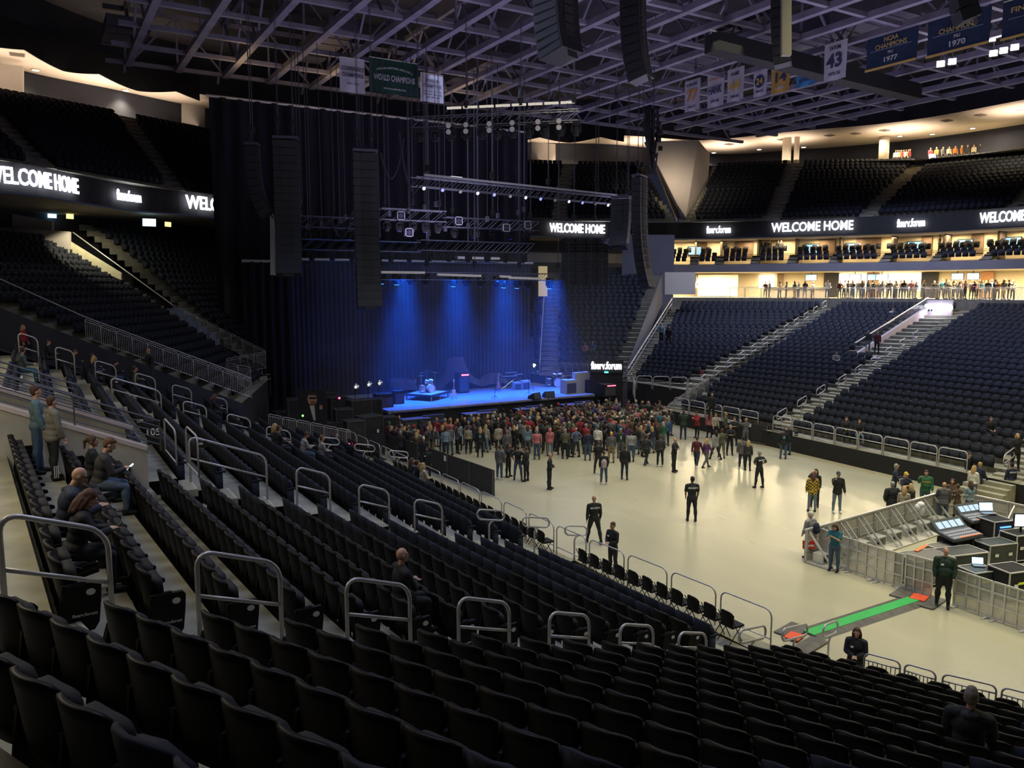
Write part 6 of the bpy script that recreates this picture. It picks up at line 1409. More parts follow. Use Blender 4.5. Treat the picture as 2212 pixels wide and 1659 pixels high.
for i in range(16):
    q = c + FGD*(.75+.58*i); p_ = proj((q.x, q.y, 1.8))
    if p_[0] > W_PX+40: break
    put_chair(q.x, q.y, zr(0), row_rz(FGN), f"black folding chair in front of the turned block, {ORD[i]} from the aisle", 'folding chairs before the turned block')
q = PZ(1716, 1400, .9); rr = empty('folding_stool', (q.x-.2, q.y, zr(0)*0+.0), .4, 'black folding stool standing below the nearest aisle', 'stool'); b = MB(); b.box((0, 0, .5), (.36, .3, .03)); b.build('seat', M_BLACK, rr); b = MB(); [b.bar((-.16*s_, y_, .0), (.16*s_, y_, .5), .025, .025) for s_ in (-1, 1) for y_ in (-.13, .13)]; b.build('legs', M_BLACK, rr)
# ------------------------------------------------------------------ people
HAVE = {}
def remesh(mb, vox, smooth=2, dec=None):
    me = bpy.data.meshes.new('tmp'); me.from_pydata(mb.v, [], mb.f); me.update(); o = bpy.data.objects.new('tmp', me)
    m = o.modifiers.new('r', 'REMESH'); m.mode = 'VOXEL'; m.voxel_size = vox; m.use_smooth_shade = True
    if smooth: s = o.modifiers.new('s', 'SMOOTH'); s.iterations = smooth; s.factor = .5
    if dec: d_ = o.modifiers.new('d', 'DECIMATE'); d_.ratio = dec
    out = eval_mesh(o)
    bpy.data.objects.remove(o); bpy.data.meshes.remove(me); out.polygons.foreach_set('use_smooth', [True]*len(out.polygons)); return out
def cap(mb, pts, rad, k=10):
    """closed tapered limb with rounded ends"""
    P = [Vector(p) for p in pts]; a, b = P[0], P[-1]; da = (P[0]-P[1]).normalized(); db = (P[-1]-P[-2]).normalized()
    Q = [a+da*rad[0]*.85, a+da*rad[0]*.5] + P + [b+db*rad[-1]*.5, b+db*rad[-1]*.85]; R = [rad[0]*.35, rad[0]*.8] + list(rad) + [rad[-1]*.8, rad[-1]*.35]; mb.tube(Q, R, k)
def v(*a): return Vector(a)
POSES = {
 'stand': dict(), 'stand2': dict(ll=(4, 4, 3), rl=(-3, 5, 2), la=(8, 8, 20, 10), ra=(5, 9, 14, 5), hy=15),
 'folded': dict(la=(28, 10, 95, 75), ra=(28, 10, 90, 75), ll=(0, 5, 0), rl=(2, 6, 2)), 'hands_front': dict(la=(10, 8, 70, 45), ra=(10, 8, 70, 45)),
 'phone': dict(la=(35, 6, 90, 30), ra=(35, 6, 95, 30), hp=28), 'phone_up': dict(la=(70, 12, 70, 25), ra=(70, 12, 75, 25), hp=-8), 'one_up': dict(la=(10, 8, 15, 0), ra=(60, 15, 90, 10)),
 'hips': dict(la=(-15, 38, 75, 60), ra=(-15, 38, 75, 60), ll=(4, 8, 2), rl=(-4, 8, 2)), 'pockets': dict(la=(-8, 20, 40, 25), ra=(-8, 20, 40, 25)),
 'walk': dict(ll=(24, 3, 6), rl=(-18, 3, 20), la=(-16, 8, 15, 0), ra=(20, 8, 22, 0)), 'wide': dict(ll=(12, 10, 2), rl=(-14, 10, 6), la=(-6, 10, 12, 0), ra=(4, 10, 12, 0)),
 'talk': dict(la=(20, 12, 80, 20), ra=(6, 10, 18, 5), hy=-35), 'talk2': dict(ra=(25, 14, 85, 25), la=(6, 10, 20, 10), hy=35, lean=4),
 'sit': dict(sit=1, la=(20, 8, 60, 30), ra=(20, 8, 60, 30)), 'sit_phone': dict(sit=1, la=(22, 8, 75, 35), ra=(22, 8, 78, 35), hp=30, lean=14), 'sit_arms': dict(sit=1, la=(26, 10, 90, 65), ra=(26, 10, 88, 65), lean=4),
 'sit_back': dict(sit=1, la=(10, 55, 20, -20), ra=(20, 8, 70, 30), hy=-25, lean=-4), 'sit_turn': dict(sit=1, la=(20, 8, 60, 30), ra=(20, 8, 60, 30), hy=60, lean=6),
 'lean_rail': dict(la=(45, 10, 50, 40), ra=(45, 10, 50, 40), lean=14), 'brow': dict(la=(8, 8, 20, 5), ra=(95, 25, 115, 40)), 'point': dict(la=(80, 35, 10, 0), ra=(6, 8, 20, 10)),
}
def rx(vv, a): return Matrix.Rotation(math.radians(a), 3, 'X') @ Vector(vv)
def figure(pose, vox=.02, build=1.0, female=False, sleeves='long', coat=0, hair='short', dec=None, sandals=False):
    """meshes of one figure facing +y, feet on z=0 (standing) or hips on the seat (sitting)"""
    key = (pose, vox, build, female, sleeves, coat, hair)
    if key in HAVE: return HAVE[key]
    P = POSES[pose]; sit = P.get('sit'); lean = P.get('lean', 2 if not sit else 6); ll = P.get('ll', (2, 4, 2)); rl = P.get('rl', (-1, 4, 1)); la = P.get('la', (4, 9, 12, 4)); ra = P.get('ra', (4, 9, 12, 4)); hp = P.get('hp', 4); hy = P.get('hy', 0)
    B = build; shw = (.175 if female else .195)*(.6+.4*B); T, S = .43, .42; hz = .93
    if sit: hz = .50; ll = (84, 5, 80); rl = (82, 6, 84)
    U = rx((0, 0, 1), -lean); pel = v(0, 0, hz)
    J = {}
    for sgn, L, nm in ((-1, ll, 'l'), (1, rl, 'r')):
        hip = pel + v(sgn*.095, 0, -.02); th = rx((0, 0, -1), L[0]); th = v(sgn*math.sin(math.radians(L[1])), th.y, th.z).normalized(); kn = hip + th*T
        sh = rx((0, 0, -1), L[0]-L[2]); sh = v(sgn*math.sin(math.radians(L[1]*.5)), sh.y, sh.z).normalized(); an = kn + sh*S; J[nm+'hip'], J[nm+'kn'], J[nm+'an'] = hip, kn, an
    mn = min(J['lan'].z, J['ran'].z)
    for sgn, A, nm in ((-1, la, 'l'), (1, ra, 'r')):
        so = pel + U*.47 + v(sgn*shw, 0, 0); up = rx((0, 0, -1), A[0]-lean*0); o = math.radians(A[1]); up = v(sgn*math.sin(o), up.y*math.cos(o), up.z*math.cos(o)); el = so + up*.28
        fo = rx((0, 0, -1), A[0]+A[2]); i = math.radians(A[3]); fo = v(-sgn*math.sin(i)+sgn*math.sin(o)*.3, fo.y*math.cos(i), fo.z*math.cos(i)).normalized(); wr = el + fo*.25; J[nm+'so'], J[nm+'el'], J[nm+'wr'], J[nm+'fo'] = so, el, wr, fo
    nb = pel + U*.50; nt = nb + rx((0, 0, 1), -lean*.5-hp*.3)*.085; hd = rx((0, 0, 1), -hp); hc = nt + hd*.115 + v(0, .012, 0)
    HR = Matrix.Rotation(math.radians(hy), 3, 'Z') @ Matrix.Rotation(math.radians(-hp), 3, 'X')
    def torso(mb, g, low=True, top=True):
        R = Matrix.Rotation(math.radians(-lean), 3, 'X'); bb = .6+.4*B
        mb.ell(pel+U*.02, (.165*bb+g, .115*B+g, .125+g), R, 16, 10); mb.ell(pel+U*.18+v(0, .01, 0), ((.135 if female else .15)*bb+g, .105*B+g, .15+g), R, 16, 10)
        mb.ell(pel+U*.35+v(0, .005, 0), (.165*bb+g, .112*B+g, .17+g), R, 16, 10)
        if female: mb.ell(pel+U*.35+v(0, .065, 0)*B, (.12*bb+g, .07+g, .07+g), R, 12, 8)
        if B > 1.15: mb.ell(pel+U*.15+v(0, .06*B, 0), (.13*B+g, .09*B+g, .13+g), R, 14, 8)
        cap(mb, [J['lso']+v(.03, 0, 0), pel+U*.485, J['rso']-v(.03, 0, 0)], [.058+g, .07+g, .058+g])
    def arm(mb, n, g, full=1.0):
        a, b_, c = J[n+'so'], J[n+'el'], J[n+'wr']
        if full <= .5: cap(mb, [a, a.lerp(b_, .45), a.lerp(b_, .78)], [.056*B+g, .052*B+g, .05*B+g]); return
        cap(mb, [a, a.lerp(b_, .5), b_], [.054*B+g, .05*B+g, .04*B+g]); cap(mb, [b_, b_.lerp(c, .3), b_.lerp(c, full if full < 1 else .97)], [.041*B+g, .042*B+g, .029+g])
    def leg(mb, n, g, end=1.0):
        h, k, a = J[n+'hip'], J[n+'kn'], J[n+'an']; cap(mb, [h, h.lerp(k, .5), k], [.088*B+g, .076*B+g, .055+g], 12)
        bk = v(0, -.02, 0) if not sit else v(0, -.015, 0); cap(mb, [k, k.lerp(a, .3)+bk, k.lerp(a, .75), k.lerp(a, end*.96)], [.055+g, .058*B+g, .042+g, .038+g*1.1], 12)
    def foot(mb, n, g):
        a = J[n+'an']; fwd = v(0, 1, 0); cap(mb, [a+v(0, -.035, -.045), a+v(0, .06, -.055), a+v(0, .15, -.065)], [.04+g, .04+g, .032+g]); cap(mb, [a+v(0, 0, -.03), a+v(0, 0, .03)], [.042+g, .036+g])
    def hand(mb, n):
        w, f = J[n+'wr'], J[n+'fo']; sgn = -1 if n == 'l' else 1; side = f.cross(v(0, 0, 1)); side = side.normalized() if side.length > .1 else v(1, 0, 0); nrm = side.cross(f).normalized()
        # palm plane: thumb towards the body's midline / front
        if abs(f.z) > .75: side, nrm = v(0, 1, 0), v(sgn*-1.0, 0, 0)
        fr = max(.0085, vox*.62); R = Matrix((side, f, nrm)).transposed(); c = w + f*.045; mb.ell(c, (.041, .052, .019+vox*.2), R, 10, 8); cap(mb, [w-f*.02, c], [.027, .026])
        for q in range(4):
            off = (q-1.5)*.021*1.05; L = (.062, .075, .070, .055)[q]; b0 = w + f*.085 + side*off; curl = nrm*(-.25); m1 = b0 + (f+curl*.6).normalized()*L*.55; m2 = m1 + (f+curl*2.0).normalized()*L*.45; cap(mb, [b0-f*.012, m1, m2], [fr, fr*.95, fr*.85], 7)
        ts = side*(1 if side.dot(v(0, 1, 0)) > 0 or abs(f.z) <= .75 else -1)*(sgn*-1 if abs(f.z) <= .75 else 1); t0 = w + f*.022 + ts*.028; t1 = t0 + (f*.7+ts*.75).normalized()*.038; cap(mb, [t0, t1, t1+(f*.95+ts*.25).normalized()*.03], [fr*1.15, fr*1.1, fr*.9], 7)
    bm = MB(); torso(bm, -.012)
    for n in 'lr': arm(bm, n, -.004); leg(bm, n, -.006); hand(bm, n); foot(bm, n, -.006)
    cap(bm, [nb-U*.03, nt, nt+hd*.03], [.058, .05, .05])
    H = lambda x, y, z: hc + HR @ v(x, y, z)
    bm.ell(H(0, -.012, .022), (.076, .092, .098), HR, 16, 12); bm.ell(H(0, .018, -.045), (.056, .066, .07), HR, 14, 10)      # skull, jaw
    cap(bm, [H(0, .085, .012), H(0, .106, -.018)], [.010+vox*.2, .015+vox*.15], 8); bm.ell(H(0, .082, -.052), (.024, .014, .010), HR, 8, 6); bm.ell(H(0, .075, -.092), (.026, .02, .02), HR, 8, 6)
    for s_ in (-1, 1):
        bm.ell(H(s_*.078, -.008, -.005), (.010+vox*.15, .018+vox*.1, .03), HR, 8, 6); bm.ell(H(s_*.030, .076, .036), (.026, .014, .008), HR, 8, 6); bm.ell(H(s_*.040, .066, -.012), (.02, .016, .018), HR, 8, 6)
    out = {'body': remesh(bm, vox, 1, dec)}
    g = .018 + .014*coat
    sm = MB(); torso(sm, g)
    full = {'long': 1.0, 'short': .4, 'none': 0}[sleeves]
    for n in 'lr':
        if full: arm(sm, n, g*.8, .93 if full == 1 else .4)
    if coat: R = Matrix.Rotation(math.radians(-lean), 3, 'X'); sm.ell(pel-U*.06 if not sit else pel+U*.04, (.178*(.6+.4*B)+g, .13*B+g, .13), R, 14, 8); cap(sm, [nb-v(.05, .05, .0), nb-v(0, .085, -.02), nb-v(-.05, .05, 0)], [.04, .05, .04])
    out['shirt'] = remesh(sm, vox*1.05, 2, dec)
    pm = MB(); R = Matrix.Rotation(math.radians(-lean), 3, 'X'); pm.ell(pel-U*.0, (.168*(.6+.4*B)+.01, .122*B+.01, .13), R, 16, 10)
    for n in 'lr': leg(pm, n, .012, 1.0)
    out['trousers'] = remesh(pm, vox*1.05, 1, dec)
    for n in 'lr': fm = MB(); foot(fm, n, .008); out['shoe'+n] = remesh(fm, vox*.9, 0, dec)
    hm = MB()
    if hair != 'bald':
        if hair in ('short', 'cap', 'beanie'):
            gg = .012 if hair == 'short' else .016
            hm.ell(H(0, -.030, .048), (.080+gg*.4, .088+gg*.5, .082+gg), HR, 16, 12); hm.ell(H(0, -.055, .0), (.070+gg*.3, .055+gg*.3, .08), HR, 14, 10)
            if hair == 'cap': hm.ell(H(0, .10, .058), (.06, .055, .010+vox*.3), HR, 12, 6)
            if hair == 'beanie': hm.ell(H(0, -.02, .10), (.07, .08, .07), HR, 12, 8)
            if hair == 'short': hm.ell(H(0, .045, .098), (.055, .04, .025), HR, 10, 6)
        if hair in ('long', 'pony', 'hood'):
            hm.ell(H(0, -.025, .045), (.090, .098, .092), HR, 16, 12)
            for s_ in (-1, 1): cap(hm, [H(s_*.075, -.02, .03), H(s_*.088, -.03, -.06), H(s_*.085, -.045, -.15 if hair == 'long' else -.02)], [.03, .034, .03])
            if hair == 'long': cap(hm, [H(0, -.08, 0), H(0, -.105, -.12), H(0, -.115, -.23)], [.07, .07, .05]); cap(hm, [H(-.05, -.075, -.02), H(-.055, -.09, -.2)], [.045, .04]); cap(hm, [H(.05, -.075, -.02), H(.055, -.09, -.2)], [.045, .04])
            if hair == 'pony': cap(hm, [H(0, -.1, .05), H(0, -.15, .02), H(0, -.15, -.14)], [.03, .035, .02])
            if hair == 'hood': hm.ell(H(0, -.04, -.02), (.11, .10, .14), HR, 14, 10)
        out['hair'] = remesh(hm, vox*1.05, 1, dec)
    # put the soles on z = 0
    z0 = min(q.co.z for n in 'lr' for q in out['shoe'+n].vertices)
    for m_ in out.values(): m_.transform(Matrix.Translation((0, 0, -z0)))
    out['_hc'] = hc - v(0, 0, z0); out['_HR'] = HR; out['_top'] = (hc.z - z0) + .12; out['_pel'] = pel - v(0, 0, z0); out['_U'] = U; out['_J'] = {k: q - v(0, 0, z0) if k[1:] != 'fo' else q for k, q in J.items()}
    HAVE[key] = out; return out
def cmat(name, col, rough=.8, **k): return mat('cloth_'+name, col, rough, **k)
C0 = dict(black=(.010, .012, .015), navy=(.02, .03, .07), grey=(.14, .14, .15), lightgrey=(.36, .36, .36), white=(.62, .60, .56), red=(.42, .03, .04), maroon=(.12, .02, .035), pink=(.62, .20, .22), teal=(.02, .16, .22), blue=(.05, .12, .32), lightblue=(.25, .36, .45),
         green=(.03, .15, .07), darkgreen=(.02, .05, .035), olive=(.13, .13, .08), beige=(.42, .36, .26), cream=(.55, .48, .36), brown=(.12, .07, .04), purple=(.16, .06, .20), yellow=(.50, .36, .04), orange=(.5, .16, .03), jeans=(.07, .12, .20), lightjeans=(.20, .27, .33), darkjeans=(.025, .04, .075), khaki=(.30, .22, .12), charcoal=(.045, .045, .05), denim=(.10, .15, .24))
C = {k: tuple(x*.72 for x in v_) if k not in ('white', 'black') else v_ for k, v_ in C0.items()}
HC = dict(brown=(.07, .035, .018), black=(.012, .009, .008), blonde=(.42, .28, .12), grey=(.30, .28, .26), red=(.13, .06, .03), white=(.6, .57, .52), auburn=(.085, .038, .024), navy=(.02, .03, .09), yellow=(.6, .45, .05), cream=(.6, .52, .36), pink=(.6, .18, .2), taupe=(.20, .16, .13), light=(.5, .46, .38), redcap=(.45, .04, .04), greencap=(.05, .16, .08))
SK = {'a': (.52, .30, .21), 'b': (.45, .24, .16), 'c': (.16, .08, .05), 'd': (.58, .36, .26)}
def pobj(me, name, m, parent):
    o = bpy.data.objects.new(name, me); COL.objects.link(o); o.parent = parent
    if not me.materials: me.materials.append(m)
    o.material_slots[0].link = 'OBJECT'; o.material_slots[0].material = m; return o
def person(loc, face, label, top='black', legs='darkjeans', hair='short', hcol='brown', skin='a', pose='stand', h=1.75, vox=.02, build=1.0, female=False, sleeves='long', coat=0, group=None, shoe='black', extras=(), dec=None, topmat=None):
    """face: degrees, 0 looks at the camera, 90 to picture right, 180 away"""
    F = figure(pose, vox, build, female, sleeves, coat, hair, dec)
    rz = -YAW + math.radians(face) + PI          # local +y towards the camera at 0
    s = h/1.77; rt = empty('person', loc, rz, label, 'person', group); rt.scale = (s, s, s)
    if face is not None and isinstance(face, tuple): pass
    pobj(F['body'], 'body', mat('skin_'+skin, SK[skin], .55, noise=.06, nscale=8), rt)
    pobj(F['shirt'], 'jacket' if coat else 'shirt', topmat or cmat(top, C[top], noise=.12, nscale=12), rt); pobj(F['trousers'], 'trousers', cmat(legs, C[legs], noise=.15, nscale=15), rt); [pobj(F['shoe'+n], 'shoe', cmat(shoe, C[shoe], .5), rt) for n in 'lr']
    if 'hair' in F: pobj(F['hair'], {'cap': 'cap', 'beanie': 'beanie', 'hood': 'hood'}.get(hair, 'hair'), mat('hair_'+hcol, HC[hcol], .7, noise=.3, nscale=30), rt)
    hc, HR = F['_hc'], F['_HR']
    if vox < .018:
        b = MB()
        for s_ in (-1, 1): b.ell(hc + HR @ v(s_*.031, .079, .018), (.014, .006, .007), HR, 8, 6)
        b.build('eyes', mat('eye_dark', (.02, .015, .012), .2), rt, smooth=True)
        b = MB(); b.ell(hc + HR @ v(0, .090, -.050), (.022, .007, .006), HR, 8, 6); b.build('lips', mat('lip', (.35, .13, .10), .6), rt, smooth=True)
    U, pel, J = F['_U'], F['_pel'], F['_J']; bk = -.135*build-.012*coat
    for e in extras:
        if e == 'security':
            me = text_mesh('SECURITY', .085, .002, .003, 'lettering'); me.transform(Matrix.Translation(pel+U*.40+v(0, bk-.012, 0)) @ Matrix.Rotation(PI/2, 4, 'X')); me.materials.append(M_PLATE); link('back_lettering', me, rt)
        if e == 'badge': b = MB(); b.box(pel+U*.36+v(.08, .142*build, 0), (.075, .012, .05)); b.build('badge', M_PLATE, rt)
        if e == 'gold_print': me = text_mesh('PACKERS', .085, .002, .003, 'lettering'); me.transform(Matrix.Translation(pel+U*.34+v(0, .16*build+.015, 0)) @ Matrix.Rotation(PI, 4, 'Z') @ Matrix.Rotation(PI/2, 4, 'X')); me.materials.append(mat('gold_print', (.7, .45, .05), .7)); link('chest_lettering', me, rt)
        if e == 'number': me = text_mesh('3', .24, .002, .006, 'lettering'); me.transform(Matrix.Translation(pel+U*.28+v(0, bk-.015, 0)) @ Matrix.Rotation(PI/2, 4, 'X')); me.materials.append(M_PLATE); link('back_number', me, rt)
        if e == 'print': b = MB(); b.ell(pel+U*.30+v(0, bk-.005, 0), (.07, .012, .09)); b.build('back_print', mat('print_blue', (.1, .3, .4), .7), rt)
        if e == 'glasses':
            b = MB()
            for s_ in (-1, 1): b.tube([hc + HR @ v(s_*.031+.019*math.cos(a), .092, .018+.014*math.sin(a)) for a in [2*PI*q/10 for q in range(10)]], .0025, 4, closed=True); b.tube([hc + HR @ v(s_*.052, .09, .02), hc + HR @ v(s_*.078, .0, .01)], .0025, 4)
            b.build('glasses', M_BLACK, rt)
        if e == 'beard': b = MB(); b.ell(hc + HR @ v(0, .045, -.085), (.05, .045, .035), HR, 10, 8); b.build('beard', mat('hair_brown2', (.12, .06, .03), .8), rt, True)
        if e == 'collar': b = MB(); b.ell(pel+U*.52+v(0, -.02, 0), (.085, .08, .04)); b.build('collar', mat('red_collar', (.5, .02, .03), .8), rt, True)
        if e == 'grey_hood': b = MB(); b.ell(pel+U*.50+v(0, -.05, 0), (.12, .09, .07)); b.build('hood', cmat('charcoal', C['charcoal']), rt, True)
        if e == 'stripes': b = MB(); [b.box(J['ran'].lerp(J['rkn'], .25)+v(.055+.0, -.03+.035*q, 0), (.012, .012, .26)) for q in range(3)]; b.build('side_stripes', M_PLATE, rt)
        if e == 'watch': b = MB(); w = J['lwr']; b.ell(w-J['lfo']*.02, (.034, .034, .034)); b.build('watch', M_CHROME, rt, True)
    return rt
def held(parent_fig, rt, what, label, cat, pose, vox, m, off=(0, 0, 0), dims=(.075, .012, .15), **k):
    """an object in the hands; stays its own top-level thing"""
    F = parent_fig; J = F['_J']; c = (J['lwr']+J['rwr'])/2 + (J['lfo']+J['rfo'])*.055 + Vector(off); M = Matrix.Translation(rt.location) @ rt.rotation_euler.to_matrix().to_4x4() @ Matrix.Diagonal((*rt.scale, 1))
    p = M @ c; b = MB(); b.box((0, 0, 0), dims); o = b.build(what, m, loc=p); o.rotation_euler = (-.9, 0, rt.rotation_euler.z); tag(o, label, cat); return o
def floor_head(px, py, h, z=0):
    p = PZ(px, py, z+h); p.z = z; return p
def seat_pos(px, py, block='near', hh=1.26, dy=0, row=None, off=.35):
    if row is not None:
        p = PX(px, py, ax(row+1)+off); p.z = zr(row); return p, row
    best = None
    for k in range(1, 22):
        if zr(k)+hh > 9.2 or PZ(px, py, zr(k)+hh).length > 70: continue
        p = PZ(px, py, zr(k)+hh)
        if block == 'near': e = p.x - (ax(k+1)+.13+.22)
        else:
            c = apt(k+1)*.87+apt(k)*.13; e = (p-c).dot(FGN) - .22
        if best is None or abs(e) < best[0]: best = (abs(e), k, p, e)
    _, k, p, e = best
    if block == 'near': p.x -= e
    else: p -= FGN*e
    p.z = zr(k); return p, k
FACE_DOWN = {'near': math.degrees(YAW) + 90 + 180, 'turn': 0}
def face_dir(d):      # degrees so that the figure looks along world direction d
    rz = math.atan2(-d[0], d[1]); return math.degrees(rz + YAW - PI)

STF = []
def stuffify(rt):
    M = Matrix.Translation(rt.location) @ rt.rotation_euler.to_matrix().to_4x4() @ Matrix.Diagonal((*rt.scale, 1))
    for ch in list(rt.children): STF.append((ch.data, M.copy(), ch.material_slots[0].material)); bpy.data.objects.remove(ch)
    bpy.data.objects.remove(rt)
def build_stuff(label):
    Vs, Ls, Cs, Ms = [], [], [], []; nv = 0; mats = []; cache = {}
    for me, M, m in STF:
        if me.name not in cache:
            co = np.empty(len(me.vertices)*3, np.float32); me.vertices.foreach_get('co', co); li = np.empty(len(me.loops), np.int32); me.loops.foreach_get('vertex_index', li); lt = np.empty(len(me.polygons), np.int32); me.polygons.foreach_get('loop_total', lt); cache[me.name] = (co.reshape(-1, 3), li, lt)
        co, li, lt = cache[me.name]; A = np.array(M)
        if m not in mats: mats.append(m)
        Vs.append(co @ A[:3, :3].T + A[:3, 3]); Ls.append(li+nv); Cs.append(lt); Ms.append(np.full(len(lt), mats.index(m), np.int32)); nv += len(co)
    V, L, Cn, Mi = np.concatenate(Vs), np.concatenate(Ls), np.concatenate(Cs), np.concatenate(Ms)
    me = bpy.data.meshes.new('distant_people'); me.vertices.add(len(V)); me.vertices.foreach_set('co', V.astype(np.float32).ravel()); me.loops.add(len(L)); me.loops.foreach_set('vertex_index', L.astype(np.int32)); me.polygons.add(len(Cn))
    me.polygons.foreach_set('loop_start', np.concatenate([[0], np.cumsum(Cn)[:-1]]).astype(np.int32)); 
    for m in mats: me.materials.append(m)
    me.polygons.foreach_set('material_index', Mi); me.polygons.foreach_set('use_smooth', np.ones(len(Cn), bool)); me.update(calc_edges=True); me.validate()
    return tag(link('distant_people', me), label, 'people', kind='stuff')
VN = .0115
def near_seated(px, py, label, block='near', turn=0, standing=False, hh=1.26, fwd=0, row=None, off=.35, at=None, **k):
    d = E1 if block == 'near' else FGN; p, row = seat_pos(px, py, block, hh=hh if not standing else k.get('h', 1.75), row=row, off=off)
    if at: p = Vector((at[0], at[1], zr(at[2])))
    if not standing:      # take the nearest seat of that row, hips in front of its back
        ref = p - d*(.24 if at else .2); c_ = [s for s in seatT if abs(s[2]-p.z) < .02 and (s[4] == 'turned') == (block != 'near')]
        s = min(c_, key=lambda s: (s[0]-ref.x)**2 + (s[1]-ref.y)**2 + (1e3 if (s[0], s[1]) in SKIP else 0)); SKIP.append((s[0], s[1])); p = Vector((s[0], s[1], s[2])) + d*.25
    return person(p, face_dir(d)+turn, label, **k)
random.seed(21)
# --- nearest figures in the seats
r1 = near_seated(899, 1208, 'bald man in black sitting alone in the middle of the straight block', pose='sit_arms', top='black', legs='black', hair='bald', skin='a', vox=VN, h=1.8, build=1.1, extras=('watch',))
r2 = near_seated(222, 1036, 'bald man with glasses in a navy jacket looking down at his hands', at=(.29, 12.0, 15), pose='sit_phone', top='navy', legs='black', hair='bald', skin='a', vox=VN, h=1.8, build=1.1, coat=1, extras=('glasses',))
r3 = near_seated(196, 1064, 'woman with reddish brown hair in black, bent over her phone', at=(.32, 11.3, 15), pose='sit_phone', top='black', legs='black', hair='long', hcol='auburn', skin='d', vox=VN, h=1.7, female=True, coat=1)
r4 = near_seated(243, 949, 'man with short ginger hair in dark grey sweater, holding a bright phone', at=(.80, 16.5, 14), pose='sit_phone', top='charcoal', legs='denim', hair='short', hcol='red', skin='a', vox=VN, h=1.85, build=1.1, extras=('beard',))
r5 = near_seated(214, 950, 'woman with dark ponytail hidden behind the man in the grey sweater', at=(.75, 17.2, 14), pose='sit', top='black', legs='black', hair='pony', hcol='brown', skin='a', vox=VN, h=1.68, female=True)
M_PH = mat('phone_screen', (.6, .85, 1), .3, emit=(.6, .9, 1), es=2.5); M_PHB = mat('phone_back', (.02, .02, .02), .3)
held(figure('sit_phone', VN, 1.1, False, 'long', 0, 'short'), r4, 'phone', 'bright phone in the hands of the man in dark grey sweater', 'phone', 0, 0, M_PH, dims=(.08, .012, .15))
held(figure('sit_phone', VN, 1.0, True, 'long', 1, 'long'), r3, 'phone', 'dark phone held by the woman in black, near left', 'phone', 0, 0, M_PHB)
p = near_seated(94, 757, 'man in a teal grey sweater standing by the vomitory wall', at=(-.12, 19.1, 15), pose='stand2', standing=True, top='teal', legs='jeans', hair='short', hcol='brown', skin='a', vox=VN, h=1.82, topmat=cmat('tealgrey', (.10, .17, .20), noise=.2, nscale=6))
p = near_seated(108, 806, 'boy in a grey hoodie with a red collar and striped black trousers', at=(.15, 18.3, 15), pose='stand2', turn=20, standing=True, top='grey', legs='black', hair='short', hcol='brown', skin='d', vox=VN, h=1.68, coat=1, extras=('collar', 'stripes'), topmat=cmat('hoodie', (.17, .165, .14), noise=.1, nscale=20))
p = near_seated(2095, 1516, 'man in a taupe knit beanie and dark coat with a grey hood', 'turn', pose='sit_arms', top='black', legs='black', hair='beanie', hcol='taupe', skin='a', vox=VN, h=1.8, build=1.15, coat=1, extras=('grey_hood',))
VM = .018
p = near_seated(20, 754, 'man in dark grey green jacket sitting at the far left edge', pose='sit_turn', top='charcoal', legs='teal', hair='short', hcol='brown', vox=VM, topmat=cmat('greygreen', (.06, .08, .08), noise=.2))
for (px, py, lab, kw) in (
    (165, 748, 'person in dark clothes seated second in the left group near the vomitory', dict(top='navy', legs='lightjeans', hcol='brown', pose='sit')),
    (145, 762, 'person in black with brown hair seated first in the left group', dict(top='black', legs='black', hcol='brown', pose='sit_phone')),
    (207, 742, 'man in black taking a picture with a phone, left stands', dict(top='black', legs='jeans', hcol='black', pose='sit_phone')),
    (194, 779, 'blonde woman in a navy top seated below the left group', dict(top='navy', legs='black', hair='long', hcol='blonde', female=True, pose='sit')),
    (222, 741, 'person in black sitting right of the man with the phone', dict(top='black', legs='black', hcol='brown', pose='sit')),
    (170, 697, 'person in black sitting by the long handrail in the upper left', dict(top='black', legs='black', hcol='brown', pose='sit')),
    (230, 735, 'person in grey green sitting near the picket guard, upper left', dict(top='olive', legs='black', hcol='brown', pose='sit')),
    (447, 857, 'woman with auburn hair looking at a phone beside the third aisle', dict(top='black', legs='black', hair='long', hcol='auburn', female=True, pose='sit_phone')),
    (588, 922, 'blonde person in dark clothes seated behind a handrail of the third aisle', dict(top='charcoal', legs='black', hair='long', hcol='blonde', female=True)),
    (601, 927, 'person in black seated right of the blonde one by the third aisle', dict(top='black', legs='black', hcol='auburn', pose='sit')),
    (648, 943, 'man in a light grey shirt sitting with his back to the camera', dict(top='lightgrey', legs='jeans', hcol='brown', skin='b', pose='sit_phone')),
    (684, 950, 'woman in a pale grey top seated beside the loop handrail', dict(top='lightgrey', legs='black', hcol='red', hair='short', female=True)),
    (905, 993, 'long haired woman in dark coat sitting near the front guard rail', dict(top='charcoal', legs='black', hair='long', hcol='auburn', female=True, coat=1)),
    (919, 1006, 'blonde woman in a cream top near the front guard rail', dict(top='cream', legs='black', hair='long', hcol='blonde', female=True)),
    (942, 1003, 'man in a black shirt with red print near the front guard rail', dict(top='black', legs='black', hcol='brown', extras=('print',)))):
    kw.setdefault('pose', 'sit'); near_seated(px, py, lab, 'turn' if px > 1600 else 'near', vox=VM, **kw)
p = near_seated(50, 703, 'woman with blonde hair in a red shirt standing by a handrail, left', standing=True, pose='stand', turn=-30, top='red', legs='charcoal', hair='long', hcol='blonde', female=True, vox=VM, h=1.68)
q = PT(330, 800, 40.2); person((q.x, q.y, zr(12.2)), -60, 'man in black leaning on the picket guard left of the stage', top='black', legs='darkjeans', hair='bald', skin='b', pose='lean_rail', vox=VM, h=1.8)
